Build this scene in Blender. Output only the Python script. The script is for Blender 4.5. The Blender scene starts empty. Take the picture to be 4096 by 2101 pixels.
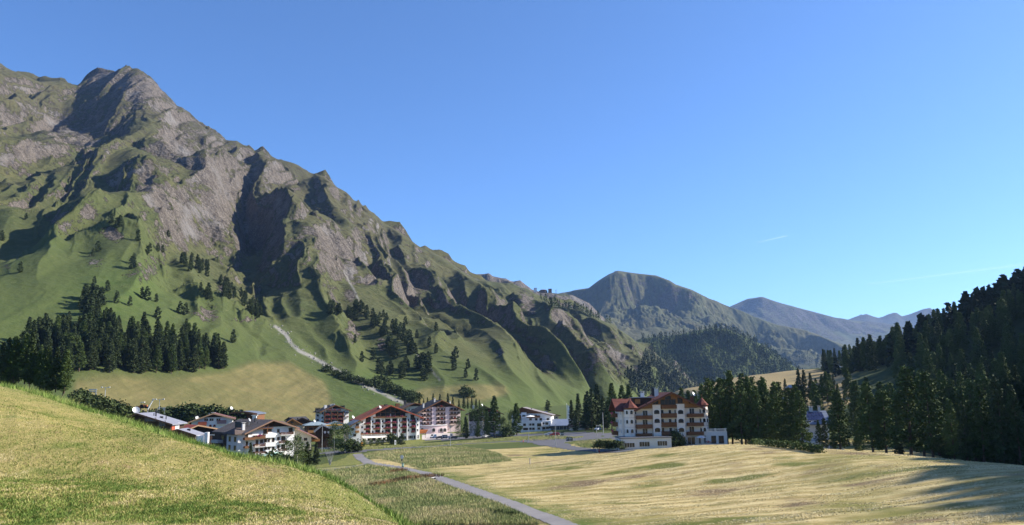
import bpy, bmesh, math, random
import numpy as np
from mathutils import Vector, Matrix
random.seed(7); RNG = np.random.default_rng(7)
SC = bpy.context.scene; COL = SC.collection
R = math.radians
HAZE_D = 0.000032
# ---------------------------------------------------------------- camera
F, CU, CV, ROLL, CZ = 820.0, 512.0, 262.5, 0.0175, 20.0
VH = 397.0
PITCH = math.atan((VH - CV) / F)
cp, sp, cr, sr = math.cos(PITCH), math.sin(PITCH), math.cos(ROLL), math.sin(ROLL)
cam = bpy.data.cameras.new("camera"); cam.lens = 36 * F / 1024; cam.clip_end = 60000; cam.clip_start = 0.3
camo = bpy.data.objects.new("camera", cam); COL.objects.link(camo); SC.camera = camo
U0 = Vector((0, -sp, cp)); X0 = Vector((1, 0, 0)); FW = Vector((0, cp, sp))
rv = X0 * cr - U0 * sr; uv_ = X0 * sr + U0 * cr
camo.matrix_world = Matrix(((rv.x, uv_.x, -FW.x, 0), (rv.y, uv_.y, -FW.y, 0), (rv.z, uv_.z, -FW.z, CZ), (0, 0, 0, 1)))
# ---------------------------------------------------------------- sky, sun, exposure
SUN_AZ, SUN_EL = R(80), R(32)
w = bpy.data.worlds.new("World"); SC.world = w; w.use_nodes = True
nt = w.node_tree; bg = nt.nodes["Background"]
sky = nt.nodes.new("ShaderNodeTexSky"); sky.sky_type = 'NISHITA'; sky.sun_disc = False
sky.sun_elevation = SUN_EL; sky.sun_rotation = SUN_AZ; sky.altitude = 2000
sky.air_density = 1.0; sky.dust_density = 2.0; sky.ozone_density = 9.0
nt.links.new(sky.outputs[0], bg.inputs[0]); bg.inputs[1].default_value = 0.108
sl = bpy.data.lights.new("sun", 'SUN'); sl.energy = 4.8; sl.angle = R(0.53); sl.color = (1.0, 0.93, 0.82)
so = bpy.data.objects.new("sun", sl); COL.objects.link(so)
sund = Vector((math.sin(SUN_AZ) * math.cos(SUN_EL), math.cos(SUN_AZ) * math.cos(SUN_EL), math.sin(SUN_EL)))
so.rotation_euler = sund.to_track_quat('Z', 'Y').to_euler(); so.location = (200, 0, 400)
vs = SC.view_settings; vs.view_transform = 'Standard'; vs.look = 'None'; vs.exposure = 1.12; vs.gamma = 1.0
cy = SC.cycles; cy.max_bounces = 5; cy.diffuse_bounces = 2; cy.glossy_bounces = 2; cy.transparent_max_bounces = 8
cy.transmission_bounces = 2; cy.volume_bounces = 0; cy.use_adaptive_sampling = True; cy.adaptive_threshold = 0.015
# ---------------------------------------------------------------- picture <-> world measuring helpers
def st(u, v):
    """slope pair (x/y, (z-CZ)/y) of the sight line through photo point (u, v)"""
    a, b = np.asarray(u, float) - CU, CV - np.asarray(v, float)
    a2, b2 = a * cr + b * sr, -a * sr + b * cr
    y = cp - b2 / F * sp
    return a2 / F / y, (sp + b2 / F * cp) / y
def P(u, v, Y):
    s, t = st(u, v); return Vector((float(s) * Y, Y, CZ + float(t) * Y))
def pix(x, y, z):
    dx, dy, dz = x, y, z - CZ
    a = dx * rv.x + dy * rv.y + dz * rv.z; b = dx * uv_.x + dy * uv_.y + dz * uv_.z; c = dx * FW.x + dy * FW.y + dz * FW.z
    return CU + F * a / c, CV - F * b / c
# ---------------------------------------------------------------- numpy noise
def hash2(ix, iy, k=0):
    h = (ix.astype(np.int64) * 374761393 + iy.astype(np.int64) * 668265263 + k * 974634533) & 0xFFFFFFFF
    h = ((h ^ (h >> 13)) * 1274126177) & 0xFFFFFFFF
    h = ((h ^ (h >> 16)) * 2246822519) & 0xFFFFFFFF
    return ((h ^ (h >> 15)) & 0xFFFFFF) / float(0x1000000)
def vnoise(x, y, k=0):
    ix, iy = np.floor(x), np.floor(y); fx, fy = x - ix, y - iy
    fx = fx * fx * (3 - 2 * fx); fy = fy * fy * (3 - 2 * fy)
    a, b, c, d = hash2(ix, iy, k), hash2(ix + 1, iy, k), hash2(ix, iy + 1, k), hash2(ix + 1, iy + 1, k)
    return (a + (b - a) * fx) * (1 - fy) + (c + (d - c) * fx) * fy
def fbm(x, y, o=4, k=0):
    r = 0; a = 0.5
    for i in range(o):
        r = r + a * vnoise(x, y, k + i); a *= 0.5; x = x * 2.03 + 17.1; y = y * 2.03 + 5.3
    return r / (1 - 0.5 ** o)
def ridged(x, y, o=4, k=0):
    r = 0; a = 0.5
    for i in range(o):
        r = r + a * (1 - np.abs(2 * vnoise(x, y, k + i) - 1)); a *= 0.5; x = x * 2.07 + 9.1; y = y * 2.07 + 3.3
    return r / (1 - 0.5 ** o)
def sstep(a, b, x):
    t = np.clip((x - a) / (b - a), 0, 1); return t * t * (3 - 2 * t)
def gullies(x, y, gx, gy, cell, octs, gain=0.45, k=0, branch=0.8, sharp=0.0):
    """rills that run down the slope (gx, gy): oriented cosine cells, later octaves branch off earlier ones"""
    sx, sy = -gy, gx                                   # across the fall line
    H = np.zeros_like(x); DX = np.zeros_like(x); DY = np.zeros_like(x); a = 1.0; tot = 0
    f = 1.0 / cell
    for o in range(octs):
        px, py = x * f, y * f
        dx_, dy_ = sx + branch * DY, sy - branch * DX
        n = np.sqrt(dx_ * dx_ + dy_ * dy_) + 1e-6; m = np.minimum(n, 1.3) / n
        dx_, dy_ = dx_ * m, dy_ * m
        ix, iy = np.floor(px), np.floor(py); fx, fy = px - ix, py - iy
        va = np.zeros_like(x); vx = np.zeros_like(x); vy = np.zeros_like(x); wt = np.zeros_like(x)
        for i in (-1, 0, 1, 2):
            for j in (-1, 0, 1, 2):
                hx = hash2(ix + i, iy + j, k + 31 * o); hy = hash2(ix + i, iy + j, k + 31 * o + 7)
                qx = fx - i - (hx - .5) * .8; qy = fy - j - (hy - .5) * .8
                wg = np.exp(-(qx * qx + qy * qy) * 1.7); wt += wg
                mg = (qx * dx_ + qy * dy_) * 6.2832
                va += np.cos(mg) * wg; sn = -np.sin(mg) * wg; vx += sn * dx_; vy += sn * dy_
        va /= wt; vx /= wt; vy /= wt
        H += a * (va * (1 - sharp) + sharp * (.55 - 1.3 * np.abs(va))); DX += a * vx; DY += a * vy; tot += a
        a *= gain; f *= 2.0
    return H / tot
class TPS:
    def __init__(self, pts, smooth=0.0):
        p = np.array(pts, float); self.p = p[:, :2]; n = len(p); self.sc = np.abs(self.p).max()
        q = self.p / self.sc
        K = self.k(q, q) + np.eye(n) * smooth
        A = np.zeros((n + 3, n + 3)); A[:n, :n] = K; A[:n, n] = 1; A[:n, n + 1:] = q; A[n, :n] = 1; A[n + 1:, :n] = q.T
        b = np.zeros(n + 3); b[:n] = p[:, 2]; self.w = np.linalg.solve(A, b); self.q = q
    def k(self, a, b):
        d2 = ((a[:, None, :] - b[None]) ** 2).sum(-1) + 1e-12
        return d2 * np.log(d2) * .5
    def __call__(self, x, y):
        sh = np.shape(x); x = np.ravel(x) / self.sc; y = np.ravel(y) / self.sc; r = np.empty(len(x)); n = len(self.q)
        for i in range(0, len(x), 60000):
            a = np.stack([x[i:i + 60000], y[i:i + 60000]], 1)
            r[i:i + 60000] = self.k(a, self.q) @ self.w[:n] + self.w[n] + a @ self.w[n + 1:]
        return r.reshape(sh)
# ---------------------------------------------------------------- objects and meshes
def tag(o, label=None, cat=None, group=None, kind=None):
    if label: o['label'] = label
    if cat: o['category'] = cat
    if group: o['group'] = group
    if kind: o['kind'] = kind
    return o
def mesh_np(name, verts, faces, mats, attrs=None, smooth=True, parent=None, link=True, mi=None):
    """verts (n,3); faces (m,3|4) arrays"""
    me = bpy.data.meshes.new(name); verts = np.asarray(verts, np.float32); faces = np.asarray(faces, np.int32)
    k = faces.shape[1]
    me.vertices.add(len(verts)); me.vertices.foreach_set("co", verts.ravel())
    me.loops.add(faces.size); me.loops.foreach_set("vertex_index", faces.ravel())
    me.polygons.add(len(faces)); me.polygons.foreach_set("loop_start", np.arange(0, faces.size, k, dtype=np.int32))
    me.polygons.foreach_set("loop_total", np.full(len(faces), k, np.int32))
    if smooth: me.polygons.foreach_set("use_smooth", np.ones(len(faces), bool))
    for m in (mats if isinstance(mats, (list, tuple)) else [mats]): me.materials.append(m)
    if mi is not None: me.polygons.foreach_set("material_index", np.asarray(mi, np.int32))
    for an, av in (attrs or {}).items():
        at = me.attributes.new(an, 'FLOAT', 'POINT'); at.data.foreach_set("value", np.asarray(av, np.float32).ravel())
    me.update(calc_edges=True); me.validate()
    o = bpy.data.objects.new(name, me)
    if link: COL.objects.link(o)
    if parent: o.parent = parent
    return o
def empty(name, loc=(0, 0, 0), rz=0.0, label=None, cat=None, group=None):
    o = bpy.data.objects.new(name, None); COL.objects.link(o); o.location = loc; o.rotation_euler = (0, 0, rz)
    o.empty_display_size = 0.5
    return tag(o, label, cat, group)
class MB:
    """collects simple solids into ONE mesh"""
    def __init__(s): s.v = []; s.f = []; s.m = []
    def add(s, vs, fs, m=0):
        n = len(s.v); s.v += [tuple(v) for v in vs]; s.f += [tuple(i + n for i in f) for f in fs]; s.m += [m] * len(fs); return s
    def box(s, x0, x1, y0, y1, z0, z1, m=0):
        v = [(x, y, z) for z in (z0, z1) for x, y in ((x0, y0), (x1, y0), (x1, y1), (x0, y1))]
        return s.add(v, [(3, 2, 1, 0), (4, 5, 6, 7), (0, 1, 5, 4), (1, 2, 6, 5), (2, 3, 7, 6), (3, 0, 4, 7)], m)
    def prism(s, poly, a, b, axis='y', m=0):
        """extrude a 2-D outline between a and b along an axis"""
        def q(p, t): return {'y': (p[0], t, p[1]), 'x': (t, p[0], p[1]), 'z': (p[0], p[1], t)}[axis]
        n = len(poly); v = [q(p, a) for p in poly] + [q(p, b) for p in poly]
        f = [tuple(range(n - 1, -1, -1)), tuple(range(n, 2 * n))] + [(i, (i + 1) % n, n + (i + 1) % n, n + i) for i in range(n)]
        return s.add(v, f, m)
    def tube(s, p, q, r0, r1=None, n=6, m=0, cap=True):
        p, q = Vector(p), Vector(q); r1 = r0 if r1 is None else r1; d = (q - p).normalized()
        a = d.orthogonal().normalized(); b = d.cross(a)
        v = [p + (a * math.cos(t) + b * math.sin(t)) * r0 for t in [2 * math.pi * i / n for i in range(n)]]
        v += [q + (a * math.cos(t) + b * math.sin(t)) * r1 for t in [2 * math.pi * i / n for i in range(n)]]
        f = [(i, (i + 1) % n, n + (i + 1) % n, n + i) for i in range(n)]
        if cap: f += [tuple(range(n - 1, -1, -1)), tuple(range(n, 2 * n))]
        return s.add(v, f, m)
    def lathe(s, prof, c=(0, 0, 0), n=10, m=0):
        v = [(c[0] + r * math.cos(2 * math.pi * i / n), c[1] + r * math.sin(2 * math.pi * i / n), c[2] + z) for r, z in prof for i in range(n)]
        f = [(k * n + i, k * n + (i + 1) % n, (k + 1) * n + (i + 1) % n, (k + 1) * n + i) for k in range(len(prof) - 1) for i in range(n)]
        return s.add(v, f, m)
    def build(s, name, mats, parent=None, smooth=False):
        me = bpy.data.meshes.new(name); me.from_pydata(s.v, [], s.f)
        for m in (mats if isinstance(mats, (list, tuple)) else [mats]): me.materials.append(m)
        me.polygons.foreach_set("material_index", s.m)
        bm = bmesh.new(); bm.from_mesh(me); bmesh.ops.recalc_face_normals(bm, faces=bm.faces); bm.to_mesh(me); bm.free()
        if smooth: me.polygons.foreach_set("use_smooth", [True] * len(me.polygons))
        me.update(); o = bpy.data.objects.new(name, me); COL.objects.link(o)
        if parent: o.parent = parent
        return o
# ---------------------------------------------------------------- materials
class NT:
    def __init__(s, name, rough=0.9, spec=0.2):
        s.mat = bpy.data.materials.new(name); s.mat.use_nodes = True; s.t = s.mat.node_tree; s.b = s.t.nodes["Principled BSDF"]
        s.b.inputs["Roughness"].default_value = rough; s.b.inputs["Specular IOR Level"].default_value = spec
        g = s.t.nodes.new("ShaderNodeNewGeometry"); s.pos = g.outputs["Position"]; s.nrm = g.outputs["Normal"]
    def put(s, node, i, v):
        if isinstance(v, bpy.types.NodeSocket): s.t.links.new(v, node.inputs[i])
        elif isinstance(v, tuple) and len(v) == 3 and node.inputs[i].type == 'RGBA': node.inputs[i].default_value = (*v, 1)
        else: node.inputs[i].default_value = v
    def noise(s, scale, detail=4, vec=None, rough=0.55, dist=0.0):
        n = s.t.nodes.new("ShaderNodeTexNoise"); s.put(n, "Vector", vec or s.pos); n.inputs["Scale"].default_value = scale
        n.inputs["Detail"].default_value = detail; n.inputs["Roughness"].default_value = rough; n.inputs["Distortion"].default_value = dist
        return n.outputs["Fac"]
    def voro(s, scale, vec=None, feat='F1', out="Distance"):
        n = s.t.nodes.new("ShaderNodeTexVoronoi"); n.feature = feat; s.put(n, "Vector", vec or s.pos); n.inputs["Scale"].default_value = scale
        return n.outputs[out]
    def scl(s, v=(1, 1, 1), rot=(0, 0, 0), vec=None):
        n = s.t.nodes.new("ShaderNodeMapping"); s.put(n, "Vector", vec or s.pos); n.inputs["Scale"].default_value = v; n.inputs["Rotation"].default_value = rot
        return n.outputs[0]
    def math(s, op, a, b=0.0, c=0.0, clamp=False):
        n = s.t.nodes.new("ShaderNodeMath"); n.operation = op; n.use_clamp = clamp; s.put(n, 0, a); s.put(n, 1, b); s.put(n, 2, c); return n.outputs[0]
    def mr(s, x, a, b, c=0.0, d=1.0):
        n = s.t.nodes.new("ShaderNodeMapRange"); s.put(n, 0, x); s.put(n, 1, a); s.put(n, 2, b); s.put(n, 3, c); s.put(n, 4, d); return n.outputs[0]
    def mix(s, f, a, b, mode='MIX'):
        n = s.t.nodes.new("ShaderNodeMix"); n.data_type = 'RGBA'; n.blend_type = mode; s.put(n, 0, f)
        for i, v in ((6, a), (7, b)):
            if isinstance(v, bpy.types.NodeSocket): s.t.links.new(v, n.inputs[i])
            else: n.inputs[i].default_value = (*v, 1)
        return n.outputs[2]
    def attr(s, name):
        n = s.t.nodes.new("ShaderNodeAttribute"); n.attribute_name = name; return n.outputs["Fac"]
    def rnd(s):
        return s.t.nodes.new("ShaderNodeObjectInfo").outputs["Random"]
    def ramp(s, f, stops):
        n = s.t.nodes.new("ShaderNodeValToRGB"); s.put(n, 0, f); e = n.color_ramp.elements
        while len(e) < len(stops): e.new(0.5)
        for x, (p, c) in zip(e, stops): x.position = p; x.color = (*c, 1)
        return n.outputs[0]
    def sep(s, vec):
        n = s.t.nodes.new("ShaderNodeSeparateXYZ"); s.put(n, 0, vec); return n.outputs
    def bump(s, h, strength=0.5, dist=0.1):
        n = s.t.nodes.new("ShaderNodeBump"); n.inputs["Strength"].default_value = strength; n.inputs["Distance"].default_value = dist
        s.put(n, "Height", h); s.t.links.new(n.outputs[0], s.b.inputs["Normal"])
    def done(s, col): s.put(s.b, "Base Color", col); return s.mat
def plain(name, col, rough=0.7, spec=0.3, var=0.18, scale=0.7, metal=0.0):
    m = NT(name, rough, spec); n = m.noise(scale, 5); f = m.noise(scale * 9, 3)
    x = m.math('MULTIPLY_ADD', n, 0.7, m.math('MULTIPLY', f, 0.3)); m.b.inputs["Metallic"].default_value = metal
    return m.done(m.mix(m.mr(x, 0.3, 0.7), tuple(c * (1 - var) for c in col), tuple(min(1, c * (1 + var)) for c in col)))
# ================================================================ TERRAIN
LAYERS = {}
def interp_tab(tab, s):
    """tab of (u, v, Y) -> Y and z along the side-slope s"""
    t = np.array(tab, float); ss, tt = st(t[:, 0], t[:, 1]); o = np.argsort(ss)
    return np.interp(s, ss[o], t[o, 2]), np.interp(s, ss[o], tt[o])
def grad(X, Y, Z):
    Xa, Xb = np.gradient(X); Ya, Yb = np.gradient(Y); Za, Zb = np.gradient(Z)
    J = Xa * Yb - Xb * Ya
    J = np.where(np.abs(J) < 1e-9, 1e-9, J)
    return (Za * Yb - Zb * Ya) / J, (Xa * Zb - Xb * Za) / J
def grid_faces(n, m):
    i = np.arange(n * m).reshape(n, m)
    return np.stack([i[:-1, :-1], i[1:, :-1], i[1:, 1:], i[:-1, 1:]], -1).reshape(-1, 4)
class Sheet:
    """height sheet on a fan of sight directions: arrays [column, row]"""
    def __init__(s, name, S, Yg, Z): s.name, s.S, s.Y, s.Z = name, S, Yg, Z; s.X = S[:, None] * Yg; LAYERS[name] = s
    def hit(s, u, v):
        a, t = st(u, v); c = int(np.clip(np.searchsorted(s.S, a), 1, len(s.S) - 1)); c = c if abs(s.S[c] - a) < abs(s.S[c - 1] - a) else c - 1
        T = (s.Z[c] - CZ) / s.Y[c]; k = np.nonzero(T >= t)[0]
        if not len(k): return None
        k = k[0]
        if k == 0: y = s.Y[c, 0]
        else: y = s.Y[c, k - 1] + (s.Y[c, k] - s.Y[c, k - 1]) * (t - T[k - 1]) / (T[k] - T[k - 1] + 1e-12)
        return Vector((float(a * y), float(y), float(np.interp(y, s.Y[c], s.Z[c]))))
    def z(s, x, y):
        a = x / y; c = int(np.clip(np.searchsorted(s.S, a), 1, len(s.S) - 1)); f = float(np.clip((a - s.S[c - 1]) / (s.S[c] - s.S[c - 1]), 0, 1))
        return float(np.interp(y, s.Y[c - 1], s.Z[c - 1]) * (1 - f) + np.interp(y, s.Y[c], s.Z[c]) * f)
def seg_dist(X, Y, pts):
    """distance to a polyline and the arc parameter 0..1"""
    best = np.full(X.shape, 1e9); par = np.zeros(X.shape); side = np.zeros(X.shape); n = len(pts) - 1
    for i in range(n):
        ax, ay = pts[i][:2]; bx, by = pts[i + 1][:2]; dx, dy = bx - ax, by - ay; L = dx * dx + dy * dy + 1e-9
        t = np.clip(((X - ax) * dx + (Y - ay) * dy) / L, 0, 1); ex, ey = X - ax - t * dx, Y - ay - t * dy
        d = np.sqrt(ex * ex + ey * ey); m = d < best
        best = np.where(m, d, best); par = np.where(m, (i + t) / n, par); side = np.where(m, ex, side)
    return best, par, side
def on_base(S, Yg, Z, u, v):
    a, t = st(u, v); c = int(np.clip(np.searchsorted(S, a), 0, len(S) - 1)); T = (Z[c] - CZ) / Yg[c]
    k = np.nonzero(T >= t)[0]; y = Yg[c, k[0]] if len(k) else Yg[c, -1]
    return (float(a * y), float(y))
def range_sheet(name, ridge, foot, u0, u1, ncol, nrow, g=(0.25, 1.7), feats=(), gul=(180, 5, 40, 0), tail=0.25, fsc=1.15, warp=25, ribs=None, lowt=(0.06, 0.2)):
    s0 = float(st(u0, 300)[0]); s1 = float(st(u1, 300)[0]); S = np.linspace(s0, s1, ncol)
    Yr, Tr = interp_tab(ridge, S); Yf, Tf = interp_tab(foot, S)
    Zr, Zf = CZ + Yr * Tr, CZ + Yf * Tf
    def sm(a, n):
        n = max(3, int(ncol * n) | 1); k = np.hanning(n + 2)[1:-1]; k /= k.sum(); return np.convolve(np.pad(a, n // 2, 'edge'), k, 'valid')
    Yr, Yf, Zf = sm(Yr, .12), sm(Yf, .12), sm(Zf, .12); Zr = CZ + Yr * Tr; Zs = sm(Zr, .14); dZ = Zr - Zs; dS = sm(dZ, .03); Zr = Zs
    nb = max(6, nrow // 40); t = np.concatenate([np.linspace(0, 1, nrow), 1 + np.linspace(0, 1, nb + 1)[1:] ** 1.5 * tail])
    tc = np.minimum(t, 1)
    Yg = Yf[:, None] + (Yr - Yf)[:, None] * t[None]
    gg = g[0] * tc + (1 - g[0]) * tc ** g[1]
    Z = Zf[:, None] + (Zr - Zf)[:, None] * gg[None]
    Z = Z + dS[:, None] * tc[None] ** 3
    Z0 = Z.copy(); Z = Z + (dZ - dS)[:, None] * tc[None] ** 14
    over = np.maximum(t - 1, 0)[None]; Z0 = Z0 - (Zr - Zf)[:, None] * over * 1.1; Z = Z - (Zr - Zf)[:, None] * over * 1.1
    X = S[:, None] * Yg
    for ft in feats:                                   # (width, height, points in the photo, [sharp])
        wd, ht, pts = ft[0], ft[1], ft[2]; q = [on_base(S, Yg, Z0, *p) for p in pts]
        qa = np.array(q); mrg = wd * 3.2
        m = (X > qa[:, 0].min() - mrg) & (X < qa[:, 0].max() + mrg) & (Yg > qa[:, 1].min() - mrg) & (Yg < qa[:, 1].max() + mrg)
        if not m.any(): continue
        xx, yy = X[m], Yg[m]
        jx = (fbm(xx / wd * 1.5, yy / wd * 1.5, 5, 5) - .5) * wd * .6; jy = (fbm(xx / wd * 1.5, yy / wd * 1.5, 5, 9) - .5) * wd * .6
        d, par, sd = seg_dist(xx + jx, yy + jy, q)
        fade = np.clip(np.minimum(par / .2, (1 - par) / .55), 0.02, 1) if len(ft) < 4 else np.clip(np.minimum(par / .05 + .7, (1 - par) / .4), 0.05, 1)
        if ht > 0: d = d * (1.165 - .385 * np.clip(sd / (.5 * wd), -1, 1))      # steep shady flank, gentler sunny flank
        k = np.clip(1 - d / wd, 0, 1)
        Z[m] += ht * fsc * np.clip((1.0 - np.broadcast_to(t, Z.shape)[m]) / (.07 if ft[0] in () or np.mean([p[0] for p in pts]) > 440 else .2), 0.0, 1) * fade * (1.5 if np.mean([p[0] for p in pts]) > 470 and name == 'mountain' else 1.0) * (0.55 * k ** 1.1 + 0.45 * k * k * (3 - 2 * k) - (.42 * np.clip(1 - d / (2.3 * wd), 0, 1) if ht > 0 else 0))
    nx, ny = grad(X, Yg, Z0); sl = np.sqrt(nx * nx + ny * ny) + 1e-6
    px = X + (fbm(X / 260, Yg / 260, 3, 40) - .5) * warp * 2; py = Yg + (fbm(X / 260, Yg / 260, 3, 50) - .5) * warp * 2
    k = np.minimum(sl / 0.5, 1.2)
    top = np.where(t > .93, np.clip((1.0 - t) / .07, 0.5, 1), 1)[None]; ramp = np.clip((t - lowt[0]) / lowt[1], 0.06, 1)[None]
    G = gullies(px, py, nx / sl * k, ny / sl * k, gul[0], 3, 0.5, k=gul[3], sharp=.6)
    if ribs:
        pa = X + ribs[0] * Yg + (fbm(X / 300, Yg / 300, 4, 120) - .5) * 120 + (fbm(X / 60, Yg / 60, 3, 123) - .5) * 22; rib = 0
        for wl, am, sd_ in ((ribs[1], 1.0, 430), (ribs[1] * .42, .38, 440), (ribs[1] * .2, .16, 150)): rib = rib + am * (1 - 2 * np.abs(2 * vnoise(pa / wl, Yg / (wl * 6.5), sd_) - 1)) * (.5 + vnoise(pa / wl / 2, Yg / (wl * 2.5), sd_ + 3))
        Z += rib * ribs[2] * ramp * top
    calm = 0.35 + 0.9 * sstep(.35, .65, fbm(X / 420, Yg / 420, 3, 77))
    Z += G * gul[2] * ramp * top * calm
    fx, fy = grad(X, Yg, Z); fs = np.sqrt(fx * fx + fy * fy); fs = fs + (fbm(X / 130, Yg / 130, 4, 93) - .5) * .55; q0, q1 = np.quantile(fs[::4][:, t > .15], [.45, .85]); rough = sstep(q0, q1, fs) * sstep(.08, .3, t)[None]
    Z += gullies(px, py, nx / sl * k, ny / sl * k, gul[0] * .3, 4, 0.62, k=gul[3] + 500, sharp=.9) * gul[2] * .55 * (rough * .95 + .22) * top
    Z += (ridged(X / (gul[0] * .26), Yg / (gul[0] * .42), 6, 61) - .5) * gul[2] * .8 * (rough + .13)
    T = (Z - CZ) / Yg; ex = T - (Tr[:, None] - .012 * np.clip(1 - t, 0, .5)[None]); sk = .0016
    Z = CZ + Yg * (T - np.where(t <= 1, sk * np.logaddexp(0, ex / sk), 0))
    fx, fy = grad(X, Yg, Z); SLP = np.sqrt(fx * fx + fy * fy)
    sh = Sheet(name, S, Yg, Z); sh.slp = SLP; sh.t = np.broadcast_to(t, X.shape); sh.G = G; sh.rough = rough
    return sh
# ---- the long mountainside on the left: skyline, foot and relief lines read off the photo
SKY1 = [(0,155),(18,170),(35,178),(60,188),(85,200),(100,205),(125,203),(150,202),(175,210),(195,213),(215,200),(245,185),(290,178),(305,168),(325,164),(345,168),(375,183),(400,215),(430,245),(445,265),(460,270),(490,300),(520,325),(532,329),(538,333),(555,340),(575,352),(595,350),(615,365),(640,378),(655,375),(680,390),(700,400),(725,405),(750,412),(770,420),(790,435),(815,443),(830,455),(850,470),(870,480),(885,495),(905,510),(920,520),(940,540),(965,560),(1000,580),(1030,600),(1050,615),(1080,630),(1100,640),(1120,650),(1140,665),(1160,680),(1175,690),(1200,703),(1250,708),(1290,712),(1320,722),(1345,735),(1380,755),(1420,772),(1460,778),(1500,797),(1540,815),(1590,848),(1640,883),(1690,918),(1740,960),(1790,985),(1860,1000)]
yr = lambda u: float(np.interp(u, [-200, 0, 60, 132, 230, 330, 470, 560, 640, 700, 760], [2150, 2150, 2150, 2000, 1850, 1780, 1800, 1900, 2050, 2150, 2250]))
RIDGE1 = [(-220, 40, 2150), (-100, 20, 2150)] + [(x / 2.515, y / 2.515, yr(x / 2.515)) for x, y in SKY1]
FOOT1 = [(-220, 398, 360), (0, 405, 400), (60, 412, 400), (130, 424, 425), (200, 430, 440), (260, 434, 470), (330, 436, 500), (420, 432, 520), (500, 428, 560), (560, 423, 680), (620, 412, 950), (680, 404, 1500), (745, 400, 2050)]
a1 = lambda *p: [(x * .13247, 50 + y * .13247) for x, y in p]
a2 = lambda *p: [(x * .13247, 200 + y * .13247) for x, y in p]
a3 = lambda *p: [(225 + x * .13247, 150 + y * .13247) for x, y in p]
a5 = lambda *p: [(475 + x * .13587, 250 + y * .13587) for x, y in p]
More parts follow.
